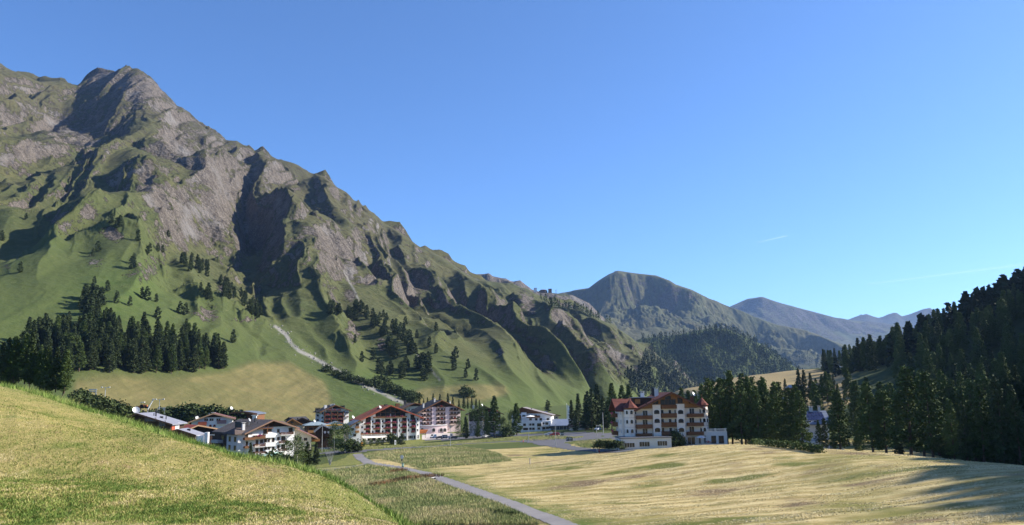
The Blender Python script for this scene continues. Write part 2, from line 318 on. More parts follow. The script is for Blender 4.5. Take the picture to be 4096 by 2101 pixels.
FEATS1 = [
 (150, 62, a1((1040,125),(1130,265),(1060,380),(1085,470),(1000,540),(860,670),(700,790),(540,830),(430,860))),
 (110, -75, a1((1075,250),(990,380),(945,500),(850,640),(690,740),(560,800))),
 (110, 50, a1((960,120),(880,260),(800,340),(740,420))), (90, -35, a1((880,200),(720,280),(690,390),(740,500),(690,700))),
 (90, 50, a1((480,260),(560,450),(625,570),(590,640),(520,730),(400,830))), (80, -45, a1((440,380),(560,470),(540,600),(470,720),(350,830))),
 (70, 35, a1((520,260),(480,320),(370,350))), (70, 30, a1((100,140),(60,200),(0,260))),
 (70, 40, a1((240,500),(190,640),(200,780),(170,860))), (70, 35, a1((330,560),(380,700),(360,800))), (60, 30, a1((60,700),(20,790),(0,860))),
 (110, 62, a1((830,800),(600,830),(480,880),(250,940),(0,1050))), (90, -40, a1((640,790),(430,850),(230,900),(0,1000))),
 (65, 60, a1((960,860),(1010,920),(1060,1050),(1130,1180),(1190,1290))), (50, -35, a1((900,850),(900,950),(910,1080),(990,1200))),
 (55, 42, a1((1190,1000),(1220,1120),(1290,1160),(1340,1290))), (45, -30, a1((1140,1005),(1165,1150),(1200,1220))),
 (60, 45, a1((1480,1060),(1500,1180),(1560,1310))), (50, -30, a1((1400,1120),(1420,1230),(1490,1310))),
 (60, 48, a1((1640,1100),(1650,1200),(1710,1321))), (50, -32, a1((1560,1230),(1600,1300))),
 (70, 42, a1((1130,680),(1250,800),(1300,880))), (60, 38, a1((1370,640),(1480,760),(1600,880),(1700,940))), (60, -30, a1((1350,700),(1440,800),(1560,940))),
 (55, 40, a1((1560,660),(1690,820),(1800,950),(1860,1040))), (60, 45, a1((1340,420),(1420,500),(1560,600),(1640,700))), (50, -25, a1((1300,480),(1420,640),(1560,740))),
 (70, 40, a1((1780,690),(1740,760))), (60, 45, a1((1870,740),(1800,830))), (70, 50, a1((2000,760),(2040,830),(2060,960))),
 (62, -80, a1((1930,790),(1875,940),(1880,1100),(1905,1220),(1960,1300)) + a2((1945,330),(1925,430),(1900,510),(1930,640),(1985,790),(2000,850)), 1),
 (75, 40, a1((1330,940),(1390,900))), (60, 35, a1((1450,1000),(1520,985))), (60, -30, a1((1250,800),(1300,900))),
 (110, 24, a3((730,200),(725,270),(665,345),(645,420),(600,560),(520,620),(540,700),(470,780),(340,900),(280,1040))),
 (80, -30, a3((690,230),(600,380),(630,460),(560,580),(470,650))),
 (80, 50, a3((360,50),(290,110),(330,200),(440,280),(470,380),(400,450))), (70, 45, a3((440,50),(490,110),(500,180))), (70, 45, a3((570,110),(500,200))), (60, 30, a3((660,240),(560,330))),
 (90, 55, a3((430,380),(500,470),(480,560),(380,640))), (80, 45, a3((640,600),(750,612),(860,650),(1010,690),(1060,725)), 1),
 (60, -35, a3((820,680),(880,790),(900,900),(960,1040),(1070,1190))), (130, 40, a3((760,640),(740,760),(670,900),(570,1050),(480,1200))),
 (110, -40, a3((560,760),(500,900),(420,1040),(330,1130))),
 (55, 32, a3((1110,525),(1050,600),(1110,660))), (55, 32, a3((960,380),(920,440),(1010,520),(1120,620))), (60, 40, a3((980,830),(1020,900),(1030,960),(1100,1010),(1160,1090))),
 (50, -25, a3((900,900),(930,1000))), (55, 30, a3((1070,640),(1100,760),(1180,880))), (45, -22, a3((1010,700),(1060,840),(1120,960))),
 (55, 30, a3((1230,600),(1330,720),(1440,860))), (45, -22, a3((1200,700),(1290,820),(1380,900))), (55, 30, a3((1410,690),(1480,790),(1520,880))),
 (70, 48, a3((1310,945),(1340,1060),(1320,1180))), (55, -32, a3((1240,960),(1250,1060),(1250,1150))), (60, 35, a3((1380,980),(1480,1080),(1600,1200))),
 (75, 48, a3((1590,800),(1570,900),(1640,1010),(1720,1100))), (55, -35, a3((1530,820),(1530,920),(1600,1040))), (60, 35, a3((1800,1000),(1900,1100),(1890,1180))), (50, 30, a3((1560,1100),(1640,1200),(1740,1290))),
 (60, 25, a5((90,240),(250,270),(350,350))), (55, 40, a5((60,430),(95,560),(80,650))), (50, -25, a5((0,450),(30,560),(20,640))),
 (70, 40, a5((310,390),(440,520),(500,600))), (60, 28, a5((200,400),(190,520),(290,640),(380,720))), (60, 35, a5((480,490),(545,560),(570,640))), (60, 35, a5((570,545),(645,620),(670,690))),
 (60, 38, a5((670,470),(745,560),(770,650))), (110, 75, a5((800,430),(850,480),(870,560),(940,640),(990,740))), (70, -45, a5((720,450),(730,560),(800,640))),
 (90, 60, a5((930,490),(1040,540),(1115,660),(1190,750))), (70, 50, a5((850,680),(930,760),(1010,840),(1110,900))), (60, -35, a5((790,700),(860,800),(960,880))),
 (60, 42, a5((1090,760),(1170,820),(1280,940))), (50, 32, a5((715,780),(770,880))), (50, 32, a5((600,700),(700,780))), (45, 25, a5((520,660),(650,840))), (45, 25, a5((505,800),(570,890))),
 (55, 30, a5((370,620),(400,720))), (55, 28, a5((240,560),(350,700))),
 (48, 28, a2((790,170),(740,240),(800,340),(780,390))), (45, 34, a2((600,400),(680,420),(760,440))), (55, 45, a2((940,470),(1060,430),(1250,410))), (40, 26, a2((990,340),(1080,360))),
 (55, 36, a2((330,120),(440,100),(560,180))), (60, 34, a2((560,20),(680,0),(770,60))), (40, 24, a2((1420,700),(1500,760))), (45, 30, a2((1560,830),(1660,800),(1720,900))), (40, 22, a2((1800,880),(1900,900))),
 (45, 30, a3((1440,1240),(1420,1300))), (40, 24, a3((850,1290),(950,1321))),
]
# ---- valley floor, measured along sight lines
GCTRL = [(363,525,118),(434,476,190),(403,467,223),(375,460,250),(345,450,308),(450,446,330),(528,446,318),(555,445.5,305),(596,452,243),(621,450,240),
 (361,445,424),(420,439.5,436),(398,442,428),(445,434,478),(545,430,440),(560,432,410),(600,430,380),(567,443,300),(262,462,300),(300,465,280),(120,436,330),(330,427,480),(60,440,300),
 (512,525,115),(740,525,100),(1000,525,85),(740,444,190),(640,449.5,228),(690,446,207),(820,452,165),(900,463,140),(1024,480,110),(900,458,205),(1000,468,180),(795,451,232),
 (600,490,150),(800,480,140),(900,500,110),(520,465,220),(550,460,227),(500,457,250),(560,452,262),(240,450,350),(180,440,380)]
gp = [tuple(P(u, v, Y)) for u, v, Y in GCTRL]
gp += [(-60, 150, -1), (-120, 200, 0), (-200, 250, 4), (0, 100, 2), (-40, 60, 2), (60, 60, 5), (20, 20, 4), (120, 120, 2), (110, 60, 3), (130, 260, 3), (170, 400, 4), (60, 480, 4), (150, 560, 10), (-300, 420, 22), (-200, 520, 12), (0, 620, 8), (130, -40, 4), (100, 0, 4), (0, -80, 3), (200, 200, 2), (-150, 60, 3), (-300, 100, 10), (300, 700, 14), (0, 900, 14), (-400, 800, 40), (500, 300, 10)]
GZ = TPS(gp, 1e-4)
def ground_z(x, y):
    z = GZ(x, y)
    far = sstep(700, 1000, y); z = z * (1 - far) + 12 * far
    m = sstep(300, 120, y)
    return z + (fbm(x / 14, y / 14, 3, 3) - .5) * .9 * sstep(-10, 30, x) * m + (fbm(x / 30, y / 30, 2, 8) - .5) * .5
def make_ground():
    S = np.concatenate([np.linspace(-2.2, -.78, 20)[:-1], np.linspace(-.78, .8, 960), np.linspace(.8, 2.2, 20)[1:]])
    tv = np.concatenate([np.geomspace(20 / 8, 20 / 60, 24)[:-1], np.linspace(20 / 60, 20 / 700, 330)])   # even steps in sight angle
    Yl = np.concatenate([20 / tv, [900, 1300, 2000, 4000, 9000]])
    Yg = np.broadcast_to(Yl, (len(S), len(Yl))).copy(); Z = ground_z(S[:, None] * Yg, Yg)
    return Sheet("ground", S, Yg, Z)
# ---- near hillside the photo was taken from
HC = [(0,384,58),(40,392,56),(80,406,54),(119,418,52),(159,431,50),(199,443,48),(239,457,46),(278,463,45),(318,473,43),(338,483,41),(358,493,39),(378,507,36),(398,519,33),(415,533,30)]
hp = [tuple(P(u, v, Y)) for u, v, Y in HC]
for u, v, Y in HC:
    a, b = P(u, v, Y * 1.22), P(u, v, Y * 1.6); hp += [(a.x, a.y, a.z - 1.9), (b.x, b.y, b.z - 6.5)]
hp += [tuple(P(u, v, Y)) for u, v, Y in [(0,525,15.5),(200,525,15),(400,525,22),(100,450,33),(0,440,34),(200,480,29),(300,500,28),(0,480,23),(110,490,22),(-150,380,48),(-300,380,40),(-200,470,22),(-150,345,60),(-300,300,60)]]
hp += [(0, 0, 18.3), (-10, 0, 20.2), (10, 0, 16.2), (-30, 5, 24), (25, 0, 12.5), (8, 20, 15.0), (0, -20, 19.5), (-40, -10, 27), (45, -20, 8), (-90, 40, 36), (30, 30, 8), (12, 40, 8.5)]
HZ = TPS(hp, 1e-4)
def hill_z(x, y):
    return HZ(x, y) + (fbm(x / 5, y / 5, 3, 21) - .5) * .28
def make_hill():
    S = np.linspace(-1.5, 0.9, 420); Yl = np.concatenate([np.geomspace(2.5, 12, 14)[:-1], np.linspace(12, 62, 130), np.linspace(62, 110, 25)[1:]])
    Yg = np.broadcast_to(Yl, (len(S), len(Yl))).copy(); X = S[:, None] * Yg; Z = hill_z(X, Yg)
    far = sstep(60, 100, np.sqrt(X * X * .35 + Yg * Yg)); Z = Z - far * 16
    ca = np.array([(*st(u, v), y) for u, v, y in HC + [(-300, 330, 62), (-150, 355, 60), (440, 550, 27), (480, 580, 22), (540, 640, 16)]], float); ca = ca[np.argsort(ca[:, 0])]
    Tc = np.interp(S, ca[:, 0], ca[:, 1])[:, None] + (fbm(S * 60, S * 0, 3, 5) - .5)[:, None] * .004; Yc = np.interp(S, ca[:, 0], ca[:, 2])[:, None]
    lim = Tc - .0035 * np.abs(np.log(Yg / Yc)) * 4; T = (Z - CZ) / Yg; ex = (T - lim) / .004
    Z = CZ + Yg * (T - .004 * np.logaddexp(0, ex))
    up = np.clip(lim - .02 - (Z - CZ) / Yg, 0, 1) * (Yg < Yc * 1.05) * sstep(.45, .8, Yg / Yc) * (S[:, None] < np.interp(0.1, [0, 1], [0, 1]) * 0 - .1); Z = Z + Yg * up
    return Sheet("hill", S, Yg, Z)
# ---- wooded valley side on the right
rp = [tuple(P(u, v, Y)) for u, v, Y in [(850,378,620),(880,372,600),(915,355,575),(955,336,560),(990,314,540),(1024,300,530),(1060,280,520),(775,391,470),(800,385,510),(850,377.5,560),(780,402,400),(830,398,410),(960,420,320),(1024,420,300),(900,440,270),(870,425,330)]]
rp += [(108, 0, 2), (106, 60, 2), (108, 120, 2), (110, 165, 1), (105, 230, 0), (112, 300, 3), (120, 350, 6), (95, 420, 12), (150, 160, 24), (160, 100, 34), (160, 40, 28), (210, 80, 70), (210, 150, 80), (300, 60, 121), (300, 130, 146), (300, 200, 122), (300, 300, 92), (450, 100, 200), (600, 0, 230), (450, 250, 190), (600, 250, 250), (600, 420, 270), (480, 420, 165), (560, 640, 215), (450, 520, 120), (500, 610, 165), (400, 720, 60), (250, 720, 40), (700, 800, 220), (150, 620, 22), (700, -100, 200), (300, -80, 60), (160, -80, 18), (106, -80, 3), (900, 300, 420), (900, 700, 420)]  # outer heights lie out of view, shaped to throw shade over forest and field
RZ = TPS(rp, 2e-4)
def rhill_z(x, y): return RZ(x, y) + (fbm(x / 40, y / 40, 3, 33) - .5) * 4 * sstep(110, 170, x)
def make_ground_attrs():
    pass
# ---------------------------------------------------------------- terrain materials
def m_mountain(name, grass_a, grass_b, rock_a, rock_b, sc=1.0, meadow=True):
    m = NT(name, 0.95, 0.1); rk = m.attr("rock")
    n1 = m.noise(0.012 * sc, 6); n2 = m.noise(0.11 * sc, 5, rough=.65); n3 = m.noise(0.6 * sc, 3, rough=.7)
    strat = m.noise(1.0, 5, m.scl((0.07 * sc, 0.07 * sc, 0.05 * sc), (0.5, 0.35, 0.2)), rough=.7)
    e = m.math('ADD', rk, m.math('MULTIPLY_ADD', n2, 2.4, -1.2)); e = m.math('ADD', e, m.math('MULTIPLY_ADD', n3, 1.3, -.65))
    mask = m.mr(e, .46, .55)
    g = m.mix(m.mr(n1, .35, .65), grass_a, grass_b); g = m.mix(m.mr(n2, .35, .75), g, tuple(c * .62 for c in grass_a))
    sp = m.noise(.33 * sc, 4, rough=.75); g = m.mix(m.mr(sp, .56, .66, 0, .8), g, tuple(c * .42 for c in grass_a)); g = m.mix(m.mr(sp, .42, .36, 0, .55), g, (.16, .135, .075))
    g = m.mix(m.math('MULTIPLY', m.mr(n3, .66, .72), m.mr(n1, .42, .6)), g, rock_b)
    g = m.mix(m.math('MULTIPLY', m.attr('dry'), m.mr(n2, .3, .65, .35, 1.0)), g, m.mix(n3, (.085, .068, .042), (.055, .052, .028)))
    if meadow:
        straw = m.mix(m.mr(n2, .3, .7), (.185, .15, .062), (.13, .125, .05))
        stripe = m.noise(1.0, 3, m.scl((.16, .016, .02), (0, 0, .5)), rough=.6)
        straw = m.mix(m.mr(stripe, .35, .65), straw, (.115, .105, .042))
        g = m.mix(m.attr("mead"), g, straw)
        g = m.mix(m.attr("lush"), g, m.mix(m.mr(n2, .3, .7), (.050, .078, .020), (.078, .100, .031)))
    r = m.mix(m.mr(strat, .34, .68), rock_a, rock_b); r = m.mix(m.mr(n3, .45, .72), r, tuple(c * .38 for c in rock_a)); r = m.mix(m.mr(m.voro(.22 * sc, feat='DISTANCE_TO_EDGE'), .10, .0, 0, .6), r, tuple(c * .35 for c in rock_a))
    r = m.mix(m.mr(n1, .55, .7), r, tuple(c * f for c, f in zip(rock_b, (.8, .86, .95))))
    h = m.math('MULTIPLY_ADD', m.voro(.16 * sc), .6, m.math('MULTIPLY_ADD', n3, .5, n2)); m.bump(m.math('MULTIPLY', h, m.mr(mask, 0, 1, .16, 1.0)), 1.0, 4.0 / sc)
    col = m.mix(mask, g, r)
    if meadow: col = m.mix(m.attr("scree"), col, m.mix(n3, (.26, .25, .235), (.14, .135, .12)))
    return m.done(col)
M_MTN = m_mountain("alpine_grass_and_rock", (.060, .072, .027), (.088, .084, .036), (.095, .080, .066), (.215, .187, .158))
M_FAR = m_mountain("far_grass_and_rock", (.062, .072, .030), (.080, .074, .036), (.070, .060, .055), (.105, .092, .084), .35, False)
def rock_attr(sh, lo, hi, big=300):
    n = fbm(sh.X / big, sh.Y / big, 4, 91); n2 = ridged(sh.X / 45, sh.Y / 45, 3, 19)
    q = sh.slp * .6 + sh.rough * .55 + (n - .5) * .4 + (n2 - .5) * .3; a, b = np.quantile(q[:, ::3][np.broadcast_to(sh.t > .2, q.shape)[:, ::3]], [lo, hi])
    return np.clip((q - a) / (b - a), 0, 1)
def poly_mask(x, y, pts, soft=0.0):
    ins = np.zeros(x.shape, bool); n = len(pts)
    for i in range(n):
        x0, y0 = pts[i][:2]; x1, y1 = pts[(i + 1) % n][:2]
        c = ((y0 > y) != (y1 > y)) & (x < (x1 - x0) * (y - y0) / (y1 - y0 + 1e-12) + x0); ins ^= c
    return ins
def sheet_obj(sh, mat, attrs):
    v = np.stack([sh.X, sh.Y, sh.Z], -1).reshape(-1, 3)
    o = mesh_np(sh.name, v, grid_faces(*sh.X.shape), mat, attrs); tag(o, kind='structure'); return o
MT = range_sheet("mountain", RIDGE1, FOOT1, -130, 765, 1080, 640, (0.52, 1.4), FEATS1, (210, 6, 11, 3), lowt=(0.05, 0.2), ribs=(.27, 92, 28), fsc=.5)
PU, PV = pix(MT.X, MT.Y, MT.Z)
def ell(u, v, ru, rv, rot=0.0):
    c, s = math.cos(R(rot)), math.sin(R(rot)); du, dv = PU - u, PV - v
    return np.clip(1.25 - np.sqrt(((du * c + dv * s) / ru) ** 2 + ((-du * s + dv * c) / rv) ** 2), 0, 1)
rk = rock_attr(MT, .53, .97)
rk = rk * (0.25 + .75 * sstep(.12, .45, MT.t)) + .45 * sstep(.62, .95, MT.t) * sstep(400, 200, PU) * sstep(60, 110, PU) 
for q in [(113,236,13,9,20),(93,262,15,10,0),(142,272,26,17,-15),(205,315,24,10,10),(222,290,9,6),(245,320,14,5),(60,222,16,10,20),(85,212,18,11),(22,205,14,7),(8,268,8,6),(143,220,0.1,.1),(150,190,12,26,-20),(168,205,12,18,-15),
          (185,205,8,16,-10),(215,210,12,26,-12),(60,130,20,22,20),(30,150,24,14,0),(85,140,12,14),(140,90,22,14),(100,75,16,10),(175,150,22,18,35),(205,170,16,20,30),(232,185,10,18,30),(335,245,16,22,-10),(352,262,9,14),(310,232,12,9),(370,280,12,8),
          (410,290,20,18,25),(350,295,7,8),(445,300,12,10,30),(480,268,8,4),(525,300,9,14,-20),(532,310,5,5),(560,318,9,16,-25),(595,360,12,20,-30),(618,360,8,22,-35),(640,372,7,10,-35),(500,352,5,6),(547,365,8,10,-30),(352,332,10,12),(382,345,9,8),(5,160,10,8)]:
    rk += .8 * ell(*q) * (.5 + fbm(MT.X / 30, MT.Y / 30, 3, 44))
def blur(a, n):
    k_ = np.ones(n) / n
    for ax in (0, 1): a = np.apply_along_axis(lambda r: np.convolve(np.pad(r, n // 2, 'edge'), k_, 'valid'), ax, a)
    return a
crest = MT.Z - blur(MT.Z, 17); rk = rk - .42 * sstep(.5, 5.0, crest) + .12 * sstep(-1, -6, crest)
mead = np.zeros_like(rk)
for pg in [[(70,420),(75,378),(110,374),(160,376),(226,372),(250,362),(290,362),(310,374),(325,382),(332,400),(335,440),(150,440)], [(400,402),(420,388),(470,384),(505,385),(510,394),(480,402),(430,412)]]:
    mead = np.maximum(mead, poly_mask(PU, PV, pg).astype(float))
kf = np.ones(9) / 9
mead = np.apply_along_axis(lambda a: np.convolve(a, kf, 'same'), 1, np.apply_along_axis(lambda a: np.convolve(a, kf, 'same'), 0, mead))
mead = np.clip(mead * (0.55 + .9 * fbm(MT.X / 50, MT.Y / 50, 3, 14)), 0, 1)
rk -= .2 * sstep(600, 660, PU)
lush = np.clip(sstep(.35, .05, MT.t) * .8 + .4 * ell(120, 290, 60, 40) + .5 * ell(390, 395, 45, 22, 25), 0, 1) * (1 - mead)
wander = (fbm(MT.X / 25, MT.Y / 25, 3, 71) - .5) * 10
def strip(pts, wd): return np.clip(1.4 - seg_dist(PU + wander * .25, PV + wander * .12, pts)[0] / wd, 0, 1)
scree = np.maximum(strip([(276,327),(285,334),(291,343),(299,351),(312,357),(325,364),(340,372),(352,379),(368,387),(382,393),(396,400),(404,403)], 1.7), .0)
scree = np.maximum(scree, .7 * strip([(345,272),(350,282),(358,300)], 1.1)); scree = np.maximum(scree, .6 * strip([(418,355),(428,366),(440,380)], 1.0))
ol = sheet_obj(MT, M_MTN, {"rock": rk - .5 * mead - .35 * lush, "mead": mead, "lush": lush, "dry": np.clip(sstep(.3, .85, MT.t) * sstep(560, 300, PU) * (.4 + fbm(MT.X / 120, MT.Y / 120, 4, 66)), 0, .85), "scree": np.clip(scree * (.55 + 1.0 * vnoise(MT.X / 4, MT.Y / 9, 6)), 0, .95)})
GR = make_ground(); HL = make_hill()
# ---- distant mountains
def sky(pts, Y): return [(x / 2.515, y / 2.515, Y if not callable(Y) else Y(x)) for x, y in pts]
b5 = lambda *p: [(525 + x * .0795, 270 + y * .0795) for x, y in p]      # second close look at the far mountain
F2 = [(420, 190, b5((1160,5),(1100,180),(1210,330),(1330,470),(1500,640))), (330, 130, b5((1190,70),(1290,190),(1370,300),(1460,360))), (300, -110, b5((1450,100),(1400,230),(1420,340),(1480,450))),
      (420, 170, b5((1640,80),(1740,230),(1850,350),(1950,480),(1900,590))), (330, 120, b5((1670,330),(1750,430),(1740,560),(1860,740))), (300, -120, b5((1560,200),(1620,380),(1640,560),(1640,740))),
      (420, 140, b5((1930,210),(2080,330),(2200,460),(2400,600))), (330, -80, b5((1850,330),(1960,420),(2040,560))), (300, 90, b5((640,280),(710,360),(640,420))), (300, 80, b5((960,130),(900,260),(980,420),(1060,540))),
      (350, 120, [(800,330),(830,345),(860,372)]), (300, 110, [(770,332),(800,350),(835,380)]), (300, 110, [(715,322),(760,335),(800,372)]), (350, -90, [(790,330),(815,348),(840,378)]), (280, 80, [(840,342),(855,356),(866,372)])]
MF = range_sheet("far_mountain", sky([(1290,745),(1345,730),(1400,737),(1450,728),(1480,724),(1505,705),(1530,690),(1553,680),(1575,683),(1600,687),(1650,692),(1685,705),(1700,715),(1740,728),(1780,748),(1830,768),(1870,783),(1900,797),(1960,817),(2020,828),(2080,850),(2120,866),(2165,878),(2230,900),(2400,960)], 5200),
    sky([(1290,1000),(1600,1010),(1900,1000),(2100,990),(2400,1000)], 3300), 500, 950, 620, 330, (0.3, 1.35), F2, (480, 6, 62, 11), .3, fsc=1.7, warp=90)
sheet_obj(MF, M_FAR, {"rock": rock_attr(MF, .55, 1., 700) - .25 * sstep(690, 760, pix(MF.X, MF.Y, MF.Z)[0])})
MF2 = range_sheet("distant_mountain", sky([(1700,830),(1800,790),(1845,765),(1880,750),(1915,745),(1960,760),(2040,781),(2100,797),(2140,803),(2200,808),(2250,815),(2300,825),(2400,850),(2600,880)], 9000),
    sky([(1700,990),(2600,990)], 6500), 660, 1060, 260, 120, (0.4, 1.3), [(600, 170, [(760,297),(775,310),(790,330)]), (600, 150, [(800,308),(830,320),(860,335)])], (900, 4, 50, 5), .3, warp=120)
sheet_obj(MF2, M_FAR, {"rock": rock_attr(MF2, .5, 1.0, 900)})
MF3 = range_sheet("distant_ridge", sky([(2000,820),(2100,805),(2135,801),(2150,795),(2180,788),(2196,794),(2208,797),(2220,795),(2236,788),(2252,784),(2268,793),(2285,789),(2305,781),(2322,775),(2338,772),(2350,779),(2380,790),(2450,800),(2600,800)], 17000),
    sky([(2000,900),(2600,900)], 14000), 780, 1060, 200, 60, (0.5, 1.2), [], (1500, 4, 60, 8), .3, warp=200)
sheet_obj(MF3, M_FAR, {"rock": np.full(MF3.X.shape, .5)})
MK = range_sheet("rocky_knoll", sky([(1100,690),(1160,686),(1175,684),(1195,688),(1215,687),(1228,685),(1240,693),(1258,697),(1275,699),(1290,706),(1308,703),(1322,713),(1340,727),(1360,733),(1400,736),(1440,740),(1480,760),(1520,800)], 2900),
    sky([(1100,850),(1520,860)], 2450), 430, 610, 260, 90, (0.4, 1.3), [(70, 30, [(490,276),(495,290)]), (60, 25, [(512,282),(517,290)]), (80, 35, [(545,292),(552,304)]), (60, -25, [(503,282),(506,292)]), (60, 30, [(530,292),(536,300)])], (130, 5, 14, 15), .5, warp=30)
sheet_obj(MK, M_MTN, {"rock": rock_attr(MK, .2, .85, 200) + .3, "mead": np.zeros_like(MK.X), "lush": np.zeros_like(MK.X), "scree": np.zeros_like(MK.X)})
WH = range_sheet("wooded_hill", sky([(1550,880),(1610,850),(1640,846),(1690,842),(1740,832),(1790,822),(1830,826),(1870,842),(1910,862),(1960,895),(2010,930),(2060,965),(2110,990),(2200,1010)], 2500),
    sky([(1550,1000),(2200,1012)], 2100), 610, 880, 300, 130, (0.7, 1.2), [(110, 45, [(712,330),(735,345),(760,372)]), (90, 30, [(690,332),(700,350),(700,380)]), (90, 30, [(750,340),(790,372)])], (200, 4, 14, 25), .6, warp=30)
ow = sheet_obj(WH, M_MTN, {"rock": rock_attr(WH, .8, 1.0) - .3, "mead": np.zeros_like(WH.X), "lush": np.ones_like(WH.X) * .8, "scree": np.zeros_like(WH.X)})
# ---- right hand valley side
xs, ys = np.arange(60, 960, 5.0), np.arange(-120, 900, 5.0)
RX, RY = np.meshgrid(xs, ys, indexing='ij'); RH = rhill_z(RX, RY) - 14 * sstep(150, 118, RX) * sstep(300, 360, RY)
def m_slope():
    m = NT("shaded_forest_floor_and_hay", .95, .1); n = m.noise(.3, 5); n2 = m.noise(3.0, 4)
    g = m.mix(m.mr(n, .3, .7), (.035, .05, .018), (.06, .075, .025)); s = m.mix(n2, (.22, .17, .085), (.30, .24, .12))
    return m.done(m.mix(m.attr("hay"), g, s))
RU, RV = pix(RX, np.maximum(RY, 5), RH)
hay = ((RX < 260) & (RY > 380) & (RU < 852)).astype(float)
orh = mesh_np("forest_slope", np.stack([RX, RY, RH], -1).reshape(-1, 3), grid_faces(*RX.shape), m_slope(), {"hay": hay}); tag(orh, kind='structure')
# ---------------------------------------------------------------- valley floor and near hillside covers
gx, gy = GR.X, GR.Y
def W(pts): return [tuple(GR.hit(x / 4, y / 4) or P(x / 4, y / 4, 500))[:2] for x, y in pts]
def soft(pg, s=.6, k=2):
    jx = (fbm(gx / 3, gy / 3, 2, 4) - .5) * s * 4; jy = (fbm(gx / 3, gy / 3, 2, 6) - .5) * s * 4
    return poly_mask(gx + jx, gy + jy, pg).astype(float)
tall = np.maximum(soft(W([(1450,1818),(1560,1800),(1830,1782),(1990,1812),(2048,1842),(1690,1876),(1590,1850),(1500,1835)])),
       np.maximum(soft(W([(1000,1900),(1290,1872),(1480,1857),(1600,1872),(1760,1922),(1960,1990),(2160,2101),(1500,2101)])), soft(W([(2255,1772),(2300,1765),(2440,1755),(2500,1790),(2420,1790),(2330,1792)]))))
green = np.maximum(soft(W([(1180,1880),(1225,1870),(1440,1800),(1470,1840),(1440,1856),(1290,1870)])), soft(W([(1395,1795),(1440,1760),(1700,1735),(2000,1720),(2380,1735),(2380,1750),(2200,1760),(1820,1780),(1560,1798),(1430,1805)])))
straw = (gx > -45) * (gy < 290) * 1.0
straw = np.clip(straw - tall - green, 0, 1)
edge = np.clip(1.3 - seg_dist(gx, gy, W([(1690,1880),(1900,1960),(2060,2020),(2330,2101)]))[0] / 5, 0, 1)
hum = fbm(gx / 13, gy / 7, 5, 55)
def m_ground():
    m = NT("valley_meadow", .95, .1)
    n1 = m.noise(.05, 5); n2 = m.noise(.5, 5, rough=.65); n3 = m.noise(3.5, 4, rough=.7)
    sw = m.noise(1.0, 6, m.scl((.10, .95, .5), (0, 0, -.12)), rough=.7, dist=.6); sw2 = m.noise(1.0, 4, m.scl((.35, 3.5, 1), (0, 0, .06)), rough=.7, dist=.4)
    s = m.ramp(m.math('MULTIPLY_ADD', sw, .6, m.math('MULTIPLY', sw2, .4)), [(.36, (.20, .16, .055)), (.46, (.36, .275, .11)), (.55, (.50, .39, .185)), (.66, (.62, .52, .28))])
    rw = m.math('SINE', m.math('MULTIPLY_ADD', m.noise(.03, 3), 26.0, m.math('MULTIPLY', m.sep(m.pos)[1], 1.35))); s = m.mix(m.math('MULTIPLY', m.mr(rw, .2, 1.0), m.mr(n2, .35, .6, .15, .75)), s, (.66, .56, .31)); s = m.mix(m.math('MULTIPLY', m.mr(rw, -.6, -1.0), .45), s, (.24, .21, .07))
    s = m.mix(m.mr(n2, .5, .75), s, (.22, .185, .06)); s = m.mix(m.mr(n1, .48, .7), s, (.17, .165, .045))
    s = m.mix(m.mr(m.attr("hum"), .64, .78), s, m.mix(n3, (.15, .105, .06), (.21, .155, .085))); s = m.mix(m.mr(m.attr("hum"), .40, .28), s, (.13, .14, .035))
    s = m.mix(m.math('MULTIPLY', m.attr("edge"), m.mr(n2, .25, .6)), s, (.10, .135, .03))
    t = m.mix(m.mr(n2, .3, .7), (.25, .235, .095), (.17, .19, .07)); t = m.mix(m.mr(n3, .4, .8), t, (.33, .28, .14)); t = m.mix(m.mr(n1, .5, .65), t, (.10, .125, .05))
    g = m.mix(m.mr(n2, .3, .7), (.12, .15, .035), (.19, .19, .055)); g = m.mix(m.mr(n3, .45, .75), g, (.25, .23, .09)); g = m.mix(m.mr(n1, .55, .7), g, (.09, .13, .03))
    base = m.mix(n2, (.06, .085, .022), (.09, .105, .035))
    c = m.mix(m.attr("straw"), base, s); c = m.mix(m.attr("green"), c, g); c = m.mix(m.attr("tall"), c, t)
    m.bump(m.math('MULTIPLY_ADD', sw2, 1.0, n3), .6, .25)
    return m.done(c)
sheet_obj(GR, m_ground(), {"straw": straw, "tall": tall, "green": green, "edge": edge, "hum": hum})
def m_hill():
    m = NT("mown_hillside", .95, .1)
    n0 = m.noise(.12, 5, rough=.6); n1 = m.noise(.5, 5, rough=.65); n2 = m.noise(3.0, 5, rough=.7); n3 = m.noise(14.0, 4, rough=.75)
    c = m.ramp(n2, [(.32, (.15, .16, .035)), (.46, (.29, .255, .07)), (.58, (.42, .335, .12)), (.72, (.54, .44, .20))])
    c = m.mix(m.mr(n3, .35, .7), c, (.36, .30, .12)); c = m.mix(m.mr(n3, .55, .35, 0, .8), c, (.12, .125, .03))
    c = m.mix(m.mr(n1, .52, .66, 0, .75), c, m.mix(n3, (.09, .13, .022), (.17, .20, .045)))
    c = m.mix(m.mr(n1, .41, .33, 0, .75), c, m.mix(n3, (.20, .13, .07), (.31, .215, .115)))
    c = m.mix(m.math('MULTIPLY', m.attr("rim"), .8), c, m.mix(n3, (.07, .105, .02), (.15, .19, .05)))
    m.bump(m.math('MULTIPLY_ADD', n3, .7, n2), .8, .12)
    return m.done(c)
hc = [tuple(P(u, v, Y))[:2] for u, v, Y in HC]
